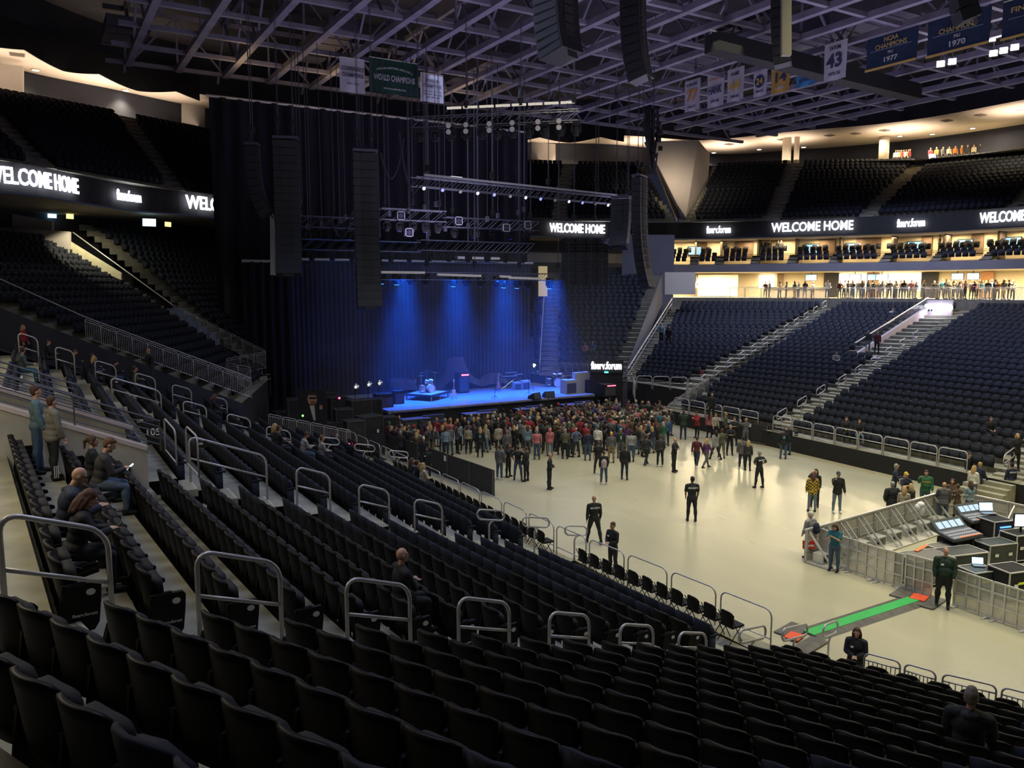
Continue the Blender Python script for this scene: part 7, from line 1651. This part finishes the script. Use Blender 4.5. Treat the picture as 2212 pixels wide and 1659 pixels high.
# --- floor, individuals
def fp(px, py, face, label, h=1.75, z=0, **k):
    k.setdefault('vox', .016); return person(floor_head(px, py, h, z), face, label, h=h, **k)
fp(1187, 980, 75, 'guard in black long sleeves standing alone at mid floor, hands together', pose='hands_front', top='black', legs='black', hair='bald', skin='b', extras=('badge',))
fp(1284, 1071, 190, 'bald guard in black walking away, SECURITY on his back', pose='wide', top='black', legs='black', hair='bald', skin='b', h=1.85, build=1.1, extras=('security',))
fp(1325, 1129, -50, 'guard in black standing just behind the front guard rail', pose='hands_front', top='black', legs='black', hair='short', hcol='brown', skin='b', h=1.8, extras=('badge',))
fp(1496, 1031, 180, 'guard in short black sleeves alone at mid floor, SECURITY on his back', pose='stand2', top='black', legs='black', hair='short', hcol='black', skin='c', sleeves='short', h=1.88, build=1.1, extras=('security',))
fp(1642, 975, 205, 'guard walking right with hand on hip, SECURITY on his back', pose='hips', top='black', legs='black', hair='short', hcol='grey', skin='b', sleeves='short', h=1.82, build=1.05, extras=('security',))
fp(1457, 946, 60, 'bald man in black with folded arms facing right on the floor', pose='folded', top='black', legs='black', hair='bald', skin='a', h=1.82, build=1.15)
fp(1806, 1131, -40, 'woman with curly brown hair in a teal shirt reading her phone', pose='phone', top='teal', legs='jeans', hair='long', hcol='brown', skin='a', female=True, sleeves='short', h=1.68, vox=.013, build=1.1)
w8 = fp(1753, 1107, -150, 'white haired person in a pale grey jacket with a dark backpack', pose='stand2', top='lightgrey', legs='jeans', hair='short', hcol='white', h=1.70, coat=1, vox=.013, build=1.1)
fp(1811, 1020, 0, 'man in a black hoodie, navy cap and light jeans facing the camera', pose='one_up', top='black', legs='lightjeans', hair='cap', hcol='navy', h=1.8, coat=1, vox=.013, shoe='white')
def plaid():
    m = mat('yellow_plaid', (.5, .36, .04), .85); nt = m.node_tree
    if len(nt.nodes) < 4:
        b = nt.nodes['Principled BSDF']; tc = nt.nodes.new('ShaderNodeTexCoord'); ck = nt.nodes.new('ShaderNodeTexChecker'); ck.inputs['Scale'].default_value = 14; ck.inputs['Color1'].default_value = (.62, .40, .03, 1); ck.inputs['Color2'].default_value = (.03, .025, .02, 1)
        nt.links.new(tc.outputs['Object'], ck.inputs['Vector']); nt.links.new(ck.outputs['Color'], b.inputs['Base Color'])
    return m
def plaid2(name, c1, c2):
    m = mat(name, c1, .85); nt = m.node_tree; b = nt.nodes['Principled BSDF']; tc = nt.nodes.new('ShaderNodeTexCoord'); ck = nt.nodes.new('ShaderNodeTexChecker'); ck.inputs['Scale'].default_value = 12
    ck.inputs['Color1'].default_value = (*c1, 1); ck.inputs['Color2'].default_value = (*c2, 1); nt.links.new(tc.outputs['Object'], ck.inputs['Vector']); nt.links.new(ck.outputs['Color'], b.inputs['Base Color']); return m
fp(1757, 1022, 175, 'person in a yellow and black plaid shirt with back to the camera', pose='stand', top='yellow', legs='lightjeans', hair='long', hcol='auburn', h=1.72, vox=.013, coat=1, topmat=plaid())
fp(1763, 1014, -20, 'dark haired woman shading her eyes behind the yellow plaid shirt', pose='brow', top='black', legs='charcoal', hair='long', hcol='black', female=True, h=1.7, vox=.016)
fp(2044, 1184, -25, 'heavy bald guard in a dark green uniform at the mixing pen gate', pose='stand2', top='darkgreen', legs='black', hair='bald', skin='b', h=1.86, build=1.3, vox=.012, extras=('badge',))
fp(1852, 1357, -30, 'woman with long auburn hair in black with a badge near the picket guards', pose='hands_front', top='black', legs='black', hair='long', hcol='auburn', skin='a', female=True, h=1.68, vox=.012, build=1.1, coat=1, extras=('badge',))
for (px, py, fc, lab, kw) in (
    (1934, 1003, 60, 'tall man in navy standing furthest left behind the mixing pen', dict(top='navy', legs='navy', hair='cap', hcol='grey', pose='talk2')),
    (1957, 1021, 10, 'man in a navy shirt and yellow hat among the group behind the pen', dict(top='navy', legs='darkjeans', hair='cap', hcol='yellow', pose='folded', sleeves='short')),
    (1929, 1042, 185, 'broad man in a black jacket with his back turned at the pen', dict(top='black', legs='darkjeans', hair='short', hcol='grey', pose='pockets', coat=1, build=1.35)),
    (1954, 1052, 150, 'blonde woman in a pale green top leaning near the pen corner', dict(top='cream', legs='lightjeans', hair='long', hcol='blonde', female=True, h=1.65)),
    (1969, 1046, 200, 'woman with blonde hair in a dark top beside the pale green one', dict(top='charcoal', legs='black', hair='long', hcol='blonde', female=True, h=1.66)),
    (2001, 1017, -20, 'man in a green sweatshirt with gold chest lettering', dict(top='green', legs='jeans', hair='short', hcol='brown', pose='one_up', coat=1, build=1.2, extras=('gold_print',))),
    (2041, 1043, 160, 'balding man in a grey hoodie by the mixing pen corner', dict(top='grey', legs='jeans', hair='bald', pose='talk', coat=1)),
    (2058, 1035, -30, 'woman with brown hair in a dark jacket facing the grey hoodie', dict(top='brown', legs='black', hair='long', hcol='auburn', female=True, coat=1, h=1.68)),
    (2070, 1047, 190, 'person in a brown jacket behind the woman with brown hair', dict(top='brown', legs='black', hair='short', hcol='brown', coat=1, h=1.6)),
    (2098, 1040, 190, 'woman in a light blue shirt with her back turned, right group', dict(top='lightblue', legs='black', hair='long', hcol='brown', female=True, build=1.2)),
    (2104, 1007, 120, 'blonde woman in a white top behind the light blue shirt', dict(top='white', legs='jeans', hair='long', hcol='blonde', female=True)),
    (2093, 979, 30, 'man in black standing before the opposite front wall at right', dict(top='black', legs='black', hair='short', hcol='brown', pose='stand2')),
    (2117, 997, 110, 'blonde woman in a navy coat walking near the right steps', dict(top='navy', legs='black', hair='short', hcol='blonde', female=True, coat=1, pose='walk')),
    (2187, 1001, 185, 'guard in navy at the foot of the right steps, hands behind', dict(top='navy', legs='black', hair='cap', hcol='black', extras=('security',))),
    (1079, 963, 150, 'man in a grey hoodie and jeans left of mid floor', dict(top='grey', legs='jeans', hair='short', hcol='brown', coat=1, shoe='white')),
    (1098, 958, 60, 'woman in pink and black holding a drink, left of mid floor', dict(top='black', legs='black', hair='long', hcol='brown', female=True, pose='one_up')),
    (1119, 964, 185, 'man in a black shirt and blue jeans, hand on hip, back turned', dict(top='black', legs='jeans', hair='short', hcol='brown', pose='hips', sleeves='short')),
    (1137, 966, -120, 'person in a green top under a black cardigan, mid floor left', dict(top='black', legs='black', hair='short', hcol='brown', coat=1)),
    (1293, 953, 170, 'man in a black shirt and dark trousers behind the backpack girl', dict(top='black', legs='charcoal', hair='short', hcol='brown', sleeves='short', pose='wide')),
    (1305, 975, 185, 'girl in a black top wearing a patterned grey backpack', dict(top='black', legs='jeans', hair='short', hcol='auburn', female=True, shoe='white', h=1.66)),
    (1350, 963, 160, 'man in a black hoodie and blue jeans right of the backpack girl', dict(top='black', legs='darkjeans', hair='short', hcol='brown', coat=1)),
    (1427, 941, 185, 'young man in a charcoal shirt with pale shoes, alone at floor centre', dict(top='charcoal', legs='black', hair='short', hcol='brown', shoe='white', h=1.72)),
    (1506, 942, 150, 'young man in a maroon and grey sweater walking left', dict(top='maroon', legs='darkjeans', hair='short', hcol='brown', pose='walk', shoe='white')),
    (1527, 946, 120, 'blonde woman in a purple top walking beside the maroon sweater', dict(top='purple', legs='grey', hair='long', hcol='blonde', female=True, pose='walk', h=1.66)),
    (1547, 928, -160, 'woman with black hair in a pale grey hoodie, right of floor centre', dict(top='lightgrey', legs='black', hair='long', hcol='black', female=True, coat=1, pose='walk')),
    (1560, 925, 170, 'person in olive clothes walking behind the pale grey hoodie', dict(top='olive', legs='olive', hair='short', hcol='brown', pose='walk')),
    (1578, 919, 0, 'man in black uniform facing the camera with a raised hand', dict(top='black', legs='black', hair='short', hcol='grey', pose='folded')),
    (1605, 944, 180, 'man in a grey sweatshirt and dark jeans with his back turned', dict(top='grey', legs='darkjeans', hair='short', hcol='black', coat=1, build=1.15, shoe='white')),
    (1617, 952, 150, 'small woman in a dark vest beside the grey sweatshirt', dict(top='charcoal', legs='black', hair='long', hcol='blonde', female=True, h=1.62)),
    (1477, 888, 170, 'man in a dark green jacket filming with a raised phone', dict(top='darkgreen', legs='darkjeans', hair='short', hcol='brown', pose='phone_up', coat=1, h=1.85)),
    (1507, 889, -60, 'woman in a red jacket near the opposite front rail', dict(top='red', legs='black', hair='short', hcol='brown', female=True, coat=1, pose='phone')),
    (1534, 888, 190, 'woman in a pink and brown shawl near the opposite rail', dict(top='pink', legs='black', hair='long', hcol='blonde', female=True, coat=1)),
    (1545, 893, 30, 'person in cream and black between the shawl and the rail', dict(top='cream', legs='black', hair='short', hcol='brown')),
    (1567, 891, 60, 'woman in olive brown near the opposite rail', dict(top='olive', legs='black', hair='short', hcol='blonde', female=True)),
    (1587, 902, -20, 'stocky man in black near the opposite rail with folded arms', dict(top='black', legs='black', hair='short', hcol='brown', pose='folded', build=1.2)),
    (1601, 886, 0, 'dark man in black beside the opposite guard rail', dict(top='black', legs='black', hair='bald', skin='c', pose='pockets')),
    (1612, 904, 190, 'person in grey taking a photo at the opposite rail', dict(top='grey', legs='grey', hair='short', hcol='blonde', pose='phone_up')),
    (1694, 926, 170, 'man with blue jeans and printed black jacket at the right rail', dict(top='black', legs='jeans', hair='short', hcol='brown', coat=1, extras=('print',))),
    (1704, 919, 200, 'grey haired man in black and jeans at the right rail', dict(top='black', legs='jeans', hair='short', hcol='grey', coat=1)),
    (1430, 880, 160, 'man in black beside the crowd edge under the access stairs', dict(top='black', legs='darkjeans', hair='short', hcol='brown')),
    (1449, 884, 120, 'man in charcoal at the foot of the access stairs', dict(top='charcoal', legs='jeans', hair='bald'))):
    fp(px, py, fc, lab, **kw)
def things_on(px, py, h, fn): pass
# backpack, bag
p = w8.location; R_ = w8.rotation_euler.to_matrix(); q = p + R_ @ Vector((0, -.24, 1.18)); b = MB(); b.ell((0, 0, 0), (.15, .10, .22)); b.ell((0, -.06, -.06), (.11, .06, .12)); bp_ = b.build('backpack', cmat('navy', C['navy']), smooth=True, loc=q); bp_.rotation_euler = w8.rotation_euler; tag(bp_, 'dark backpack on the white haired person in pale grey', 'backpack')
q = PZ(1747, 1176, .62); rr = empty('shopping_bag', q, -YAW, 'red shopping bag with white lettering carried by the white haired person', 'bag'); b = MB(); b.prism([(-.2, -.16), (.2, -.16), (.21, .14), (-.21, .14)], .1, Matrix(((1, 0, 0, 0), (0, 0, 1, -.05), (0, 1, 0, 0), (0, 0, 0, 1)))); b.build('bag', mat('bag_red', (.55, .02, .02), .5), rr)
b = MB(); [b.tube([(-.09, y, .13), (-.07, y, .27), (0, y, .32), (.07, y, .27), (.09, y, .13)], .009, 5) for y in (-.045, .045)]; b.build('handles', mat('bag_red', (.55, .02, .02)), rr); me = text_mesh('Thanks', .12, .002, .004, 'lettering'); me.transform(Matrix.Translation((0, -.056, -.02)) @ Matrix.Rotation(PI/2, 4, 'X')); me.materials.append(M_PLATE); link('lettering', me, rr)
q = floor_head(1305, 975, 1.66); o_ = q + (q*1.0).normalized()*-.26; b = MB(); b.ell((0, 0, 1.12), (.15, .11, .21)); b.ell((0, -.04, .98), (.12, .09, .12)); bp_ = b.build('backpack', mat('patterned_grey', (.4, .3, .32), .8, noise=.6, nscale=25), smooth=True, loc=(o_.x, o_.y, 0)); bp_.rotation_euler = (0, 0, -YAW); tag(bp_, 'patterned grey backpack worn by the girl at mid floor', 'backpack')
# --- the crowd before the stage
poly = [PZ(*p, 1.7) for p in ((838, 912), (905, 908), (1000, 896), (1120, 882), (1230, 872), (1330, 862), (1425, 868), (1446, 884), (1440, 912), (1392, 925), (1340, 918), (1260, 927), (1180, 924), (1105, 918), (1040, 920), (960, 920), (905, 934), (850, 932))]
def inside(x, y):
    c = False; n = len(poly)
    for i in range(n):
        a, b_ = poly[i], poly[(i+1) % n]
        if (a.y > y) != (b_.y > y) and x < (b_.x-a.x)*(y-a.y)/(b_.y-a.y)+a.x: c = not c
    return c
VC = .03
tops = ['black']*16+['charcoal']*7+['navy']*4+['grey']*4+['maroon']*2+['red', 'beige', 'beige', 'cream', 'olive', 'olive', 'brown', 'brown', 'green', 'lightblue', 'pink', 'white', 'lightgrey', 'lightgrey', 'blue', 'teal', 'darkgreen', 'purple', 'orange']
legc = ['darkjeans']*4+['jeans']*3+['black']*5+['charcoal']*2+['khaki', 'lightjeans']
hairs = [('short', 'brown')]*5+[('short', 'black')]*3+[('short', 'grey')]*2+[('short', 'blonde')]*2+[('long', 'brown')]*4+[('long', 'blonde')]*5+[('long', 'auburn')]*3+[('long', 'black')]*2+[('bald', 'brown')]*3+[('cap', 'navy'), ('cap', 'light'), ('cap', 'redcap'), ('cap', 'greencap'), ('cap', 'taupe'), ('beanie', 'taupe'), ('beanie', 'cream')]
cposes = ['stand', 'stand2', 'phone', 'folded', 'pockets', 'talk', 'talk2', 'one_up']
special = [
 (1160, 928, 175, 'man in a pink polo shirt and blue jeans at the crowd back edge', dict(top='pink', legs='jeans', hair='short', hcol='grey', sleeves='short', build=1.15)),
 (1188, 925, 185, 'woman in a long pink hooded jacket at the crowd back edge', dict(top='pink', legs='lightjeans', hair='hood', hcol='pink', coat=1, female=True)),
 (1221, 927, 170, 'man in an olive grey shirt and dark trousers at the crowd edge', dict(top='olive', legs='black', hair='short', hcol='grey', pose='talk')),
 (1245, 924, -150, 'bald man in a slate blue shirt beside the olive shirt', dict(top='denim', legs='charcoal', hair='bald', sleeves='short', pose='hips')),
 (1270, 930, 180, 'man in navy and light jeans at the crowd back edge', dict(top='navy', legs='jeans', hair='short', hcol='brown')),
 (1341, 926, 180, 'person in a dark green jersey with a white number 3', dict(top='darkgreen', legs='grey', hair='cap', hcol='grey', extras=('number',))),
 (1346, 908, 180, 'man in a bright red shirt and pale cap in the crowd', dict(top='red', legs='black', hair='cap', hcol='light', sleeves='short', build=1.2)),
 (1364, 932, 180, 'broad person in a light grey shirt and jeans at the crowd edge', dict(top='lightgrey', legs='jeans', hair='short', hcol='black', build=1.3)),
 (1321, 934, 180, 'person with an orange cap in a grey shirt and khaki trousers', dict(top='grey', legs='khaki', hair='cap', hcol='yellow')),
 (1385, 920, 150, 'person in a black coat with long blonde hair at the crowd edge', dict(top='charcoal', legs='black', hair='long', hcol='blonde', coat=1, female=True)),
 (1397, 938, 140, 'person bending in dark grey and black at the crowd right edge', dict(top='charcoal', legs='black', hair='short', hcol='brown', pose='walk')),
 (1440, 890, 180, 'woman in a cream patterned jacket at the crowd right edge', dict(top='cream', legs='black', hair='long', hcol='brown', female=True, coat=1)),
 (1417, 905, 180, 'woman in a raspberry red top at the crowd right edge', dict(top='red', legs='jeans', hair='long', hcol='brown', female=True)),
 (962, 925, 180, 'person in a light blue plaid shirt with dark jacket at crowd left', dict(top='lightblue', legs='darkjeans', hair='short', hcol='black')),
 (972, 921, -150, 'man with reddish hair in a grey purple hoodie, arm raised to his friend', dict(top='grey', legs='jeans', hair='short', hcol='red', coat=1)),
 (1011, 921, 180, 'woman in a beige sweater and black trousers at the crowd back', dict(top='beige', legs='black', hair='short', hcol='auburn', female=True)),
 (1037, 924, 180, 'person in black with a round blue print on the back', dict(top='black', legs='black', hair='long', hcol='blonde', coat=1, extras=('print',))),
 (1049, 918, 150, 'woman in a cream top and light jeans with long blonde hair', dict(top='cream', legs='lightjeans', hair='long', hcol='blonde', female=True)),
 (1077, 918, -170, 'woman in a long cream cardigan at the crowd back edge', dict(top='cream', legs='charcoal', hair='short', hcol='brown', female=True, coat=1)),
 (1095, 930, 170, 'man in a grey sweater with a pale beanie at the crowd back', dict(top='grey', legs='jeans', hair='beanie', hcol='taupe')),
 (930, 918, 175, 'woman in a black and white checked shirt with blonde hair', dict(top='white', legs='black', hair='long', hcol='blonde', female=True, pose='one_up', topmat=plaid2('bw_check', (.6, .6, .58), (.03, .03, .03)))),
 (915, 944, 0, 'person in a pale cap and black coat by the barrier panels', dict(top='black', legs='black', hair='cap', hcol='light', coat=1)),
 (899, 935, 170, 'woman with strawberry blonde hair in brown by the barrier', dict(top='brown', legs='black', hair='long', hcol='blonde', female=True)),
 (865, 932, 185, 'person in a black jacket with a round red patch near the barrier', dict(top='black', legs='black', hair='short', hcol='grey', coat=1)),
 (922, 966, 0, 'guard in a black shirt with a badge beyond the black barrier', dict(top='black', legs='black', hair='short', hcol='black', skin='c', extras=('badge',))),
 (1140, 920, 180, 'person in a grey denim jacket with brown hair at the crowd back', dict(top='lightblue', legs='grey', hair='long', hcol='auburn', female=True, coat=1)),
]
taken = []
for (px, py, fc, lab, kw) in special:
    h_ = kw.pop('h', 1.72 if not kw.get('female') else 1.64); kw.setdefault('pose', 'stand'); loc = floor_head(px, py, h_); taken.append((loc.x, loc.y)); person(loc, fc, lab, h=h_, vox=.022, **kw)
cand = []; xs = [p.x for p in poly]; ys = [p.y for p in poly]; tries = 0; pts = list(taken)
while len(cand) < 232 and tries < 30000:
    tries += 1; x = random.uniform(min(xs), max(xs)); y = random.uniform(min(ys), max(ys))
    if not inside(x, y): continue
    if y > 46.2 and 20 < x < 35.3: continue
    if all((x-a)**2+(y-b_)**2 > .49**2 for a, b_ in pts): pts.append((x, y)); cand.append((x, y))
rows = {}
for c_ in cand: rows.setdefault(int((c_[1]-min(ys))/1.0), []).append(c_)
keys = sorted(rows, reverse=True); ncr = 0
for ri, kk in enumerate(keys):
    for ci_, (x, y) in enumerate(sorted(rows[kk])):
        hr, hcx = random.choice(hairs); female = hr == 'long'; tp = random.choice(tops); lg = random.choice(legc); ps = random.choice(cposes); fc = 180-math.degrees(YAW)+random.gauss(0, 35)
        if random.random() < .1: fc += 150
        hairw = {'short': f'short {hcx} hair', 'long': f'long {hcx} hair', 'bald': 'a bald head', 'cap': {'navy': 'a navy cap', 'light': 'a pale cap', 'redcap': 'a red cap', 'greencap': 'a green cap', 'taupe': 'a taupe cap'}.get(hcx, 'a cap'), 'beanie': f'a {hcx} beanie'}[hr]
        lab = f"person in {tp} top with {hairw}, {ORD[ci_ % 30]} from left in crowd row {['one','two','three','four','five','six','seven','eight','nine','ten','eleven','twelve','thirteen','fourteen','fifteen','sixteen','seventeen','eighteen'][min(ri, 17)]}"
        o_ = person((x, y, 0), fc, lab, top=tp, legs=lg, hair=hr, hcol=hcx, skin=random.choice('aaabbdc'), pose=ps, h=random.gauss(1.64 if female else 1.76, .06), vox=VC, female=female, group='standing crowd before the stage'); ncr += 1
        if ncr <= len(cand)-180: stuffify(o_)
# staff behind the barrier, left of the stage
for (px, py, lab, kw) in ((765, 908, 'staff member in black, first of three leaning at the left barrier', dict(pose='stand')), (784, 903, 'staff member in black, second of three leaning at the left barrier', dict(pose='stand', skin='c')), (803, 897, 'staff member in black with folded arms, third at the left barrier', dict(pose='folded', skin='b')), (862, 897, 'staff member in black beside the stage left subwoofer', dict(pose='folded')), (1310, 862, 'large man in black with folded arms right of the stage steps', dict(pose='folded', build=1.2)), (1168, 872, 'man in black standing between the stage steps', dict(pose='stand'))):
    person(floor_head(px, py, 1.82), 0, lab, top='black', legs='black', hair='short', hcol='brown', vox=.022, h=1.82, **kw)
# --- small figures in the far stands
def on_bank(px, py, a, b_, c, hh):
    """floor point of a bank plane a,b,c under the head pixel"""
    a, b_, c = Vector(a), Vector(b_), Vector(c); n = (b_-a).cross(c-a).normalized(); o = Vector((0, 0, CAM_Z)); r = ray(px, py); a2 = a+Vector((0, 0, hh)); t = (a2-o).dot(n)/r.dot(n); p = o+r*t; p.z -= hh; return p
B_C = (LC['c2'][0], LC['c3'][0], LC['c2'][1]); B_R = (LC['c1'][0], LC['c2'][0], LC['c2'][1]); B_K = (LC['c3b'][0], LC['cE'][0], LC['cE'][1]); B_S = (LC['cEb'][0], LC['cS'][0], LC['cS'][1])
for (px, py, B, st, lab, kw) in (
    (1828, 905, B_R, 0, 'man in black sitting near the opposite front rail, left of two', dict(top='black', legs='black', hair='short', hcol='brown', build=1.2)), (1856, 910, B_R, 0, 'woman in black sitting near the opposite front rail, right of two', dict(top='black', legs='lightjeans', hair='long', hcol='auburn', female=True)),
    (1876, 714, B_C, 1, 'person in a white and blue outfit walking in the opposite block', dict(top='charcoal', legs='lightjeans', hair='short', hcol='brown')), (1896, 716, B_C, 1, 'person in dark red standing in the opposite block', dict(top='maroon', legs='black', hair='short', hcol='brown')),
    (1512, 796, B_C, 0, 'person in a bright red top sitting low in the corner block', dict(top='red', legs='black', hair='short', hcol='brown')), (1550, 683, B_C, 0, 'person in black sitting high in the left opposite block, left of two', dict(top='black', legs='black', hair='short', hcol='blonde')), (1566, 686, B_C, 0, 'person in black sitting high in the left opposite block, right of two', dict(top='black', legs='black', hair='short', hcol='black')),
    (1806, 762, B_C, 0, 'person in pale grey sitting mid height in the opposite block', dict(top='lightgrey', legs='black', hair='short', hcol='brown')), (1775, 690, B_C, 0, 'person in beige sitting in the upper opposite block', dict(top='beige', legs='black', hair='long', hcol='brown')), (1928, 668, B_C, 0, 'person in white sitting near the top of the opposite block', dict(top='white', legs='khaki', hair='short', hcol='brown')),
    (1429, 699, B_K, 1, 'person in a light blue shirt standing on the corner stairs', dict(top='lightblue', legs='black', hair='bald')), (1445, 705, B_K, 1, 'person in black standing beside the light blue shirt', dict(top='black', legs='black', hair='long', hcol='black')),
    (1595, 640, B_C, 0, 'person in an orange red shirt near the top of the left opposite block', dict(top='orange', legs='black', hair='short', hcol='black')), (1560, 636, B_C, 0, 'person in olive near the top of the left opposite block', dict(top='olive', legs='black', hair='short', hcol='blonde')),
    (1506, 612, B_C, 1, 'person in navy standing on the top row near the mural', dict(top='navy', legs='black', hair='short', hcol='brown')), (1519, 608, B_C, 1, 'person in grey standing before the antler mural', dict(top='grey', legs='black', hair='short', hcol='brown')),
    (1264, 742, B_S, 0, 'person with pale shirt sitting right of the stage, left of two', dict(top='pink', legs='black', hair='short', hcol='brown')), (1280, 740, B_S, 0, 'person with blue shirt sitting right of the stage, right of two', dict(top='blue', legs='black', hair='short', hcol='brown')),
    (2198, 938, B_R, 1, 'blonde woman in black pointing at the top of the right steps', dict(top='black', legs='black', hair='long', hcol='blonde', female=True, pose='point', coat=1)), (2140, 905, B_R, 0, 'person in black sitting beside the right steps', dict(top='black', legs='black', hair='short', hcol='brown'))):
    kw = dict(kw); ps = kw.pop('pose', 'stand' if st else 'sit'); q = on_bank(px, py, *B, 1.72 if st else 1.28); person(q, -10, lab, vox=.026, pose=ps, h=1.74, **kw)
q = PZ(1538, 852, 2.9); person((q.x, q.y, LZ0+.3), 0, 'person in black standing beside the access stairs top', top='black', legs='black', hair='short', hcol='brown', vox=.026)
# --- concourse and suite crowds
nrow = ['left', 'middle', 'right']
ppl = [(1652, 0), (1665, 1), (1683, 0), (1700, 1), (1715, 0), (1728, 1), (1742, 0), (1757, 1), (1792, 2)] + [(1815+i*7.6, i % 2) for i in range(50)]
ppl = [(x, r) for x, r in ppl if x < 2215]
for i, (px, rr_) in enumerate(ppl):
    px += random.uniform(-3, 3)
    if 1990 < px < 2018 and i % 3: continue
    p, t = ring_at(px, ZC+1, {0: 1.0, 1: 2.0, 2: .9}[rr_]+random.random()*.6); hr, hcx = random.choice(hairs); tp = random.choice(tops+['red', 'maroon', 'white', 'cream', 'beige', 'grey']); 
    if rr_ == 2: tp, hr, hcx = 'white', 'short', 'brown'
    hairw = {'short': f'{hcx} hair', 'long': f'long {hcx} hair', 'bald': 'bald head', 'cap': 'cap', 'beanie': 'beanie'}[hr]
    o_ = person((p.x, p.y, ZC), random.gauss(0, 40), None, top=tp, legs=random.choice(legc), hair=hr, hcol=hcx, skin=random.choice('aabdc'), pose=random.choice(cposes), h=random.gauss(1.72, .07), vox=.035); stuffify(o_)
for i, px in enumerate((1653, 1660, 1682, 1688, 1640, 1568, 2030, 2045)):
    p, t = ring_at(px, 13.6, 3.9); o_ = person((p.x, p.y, 12.9), random.gauss(0, 50), None, top='charcoal', legs='black', hair='short', hcol='brown', vox=.035, h=1.72); stuffify(o_)
for i in range(22):
    px = (1935+i*4.5) if i < 8 else (2010 + (i-8)*13.5); py = 329 - (px-1935)*.10; q = PT(px, py, 93.5 - (px-1935)*.022); tp = random.choice(['white', 'red', 'cream', 'black', 'beige', 'orange', 'grey'])
    o_ = person((q.x, q.y, 23.8), random.gauss(0, 40), None, top=tp, legs='black', hair='short', hcol=random.choice(['brown', 'blonde', 'black']), vox=.035, h=1.75); stuffify(o_)
# lights that reach the people at the upper bar
area((88, 55, 26.6), 2, 500, (1, .8, .5)); area((89, 50, 26.6), 2, 500, (1, .8, .5)); area((84, 60, 26.6), 2, 400, (1, .8, .5))

build_stuff('distant people crowding the far stage edge, the lit concourse and the upper bar')
build_seats()
seatsV = []
V1, F1 = scatter(MID, stuffT); V2, F2 = scatter(LOW, farT)
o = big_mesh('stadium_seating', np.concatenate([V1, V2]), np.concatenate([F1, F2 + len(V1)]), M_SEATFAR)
tag(o, 'rows upon rows of empty black seats filling the far stands and decks', 'seats', kind='stuff')
print('INDIV', n_ind, 'stuff', len(stuffT), 'far', len(farT), 'objs', len(bpy.data.objects))
for o in list(TSC.collection.objects): bpy.data.objects.remove(o)
bpy.data.scenes.remove(TSC)
print('T')
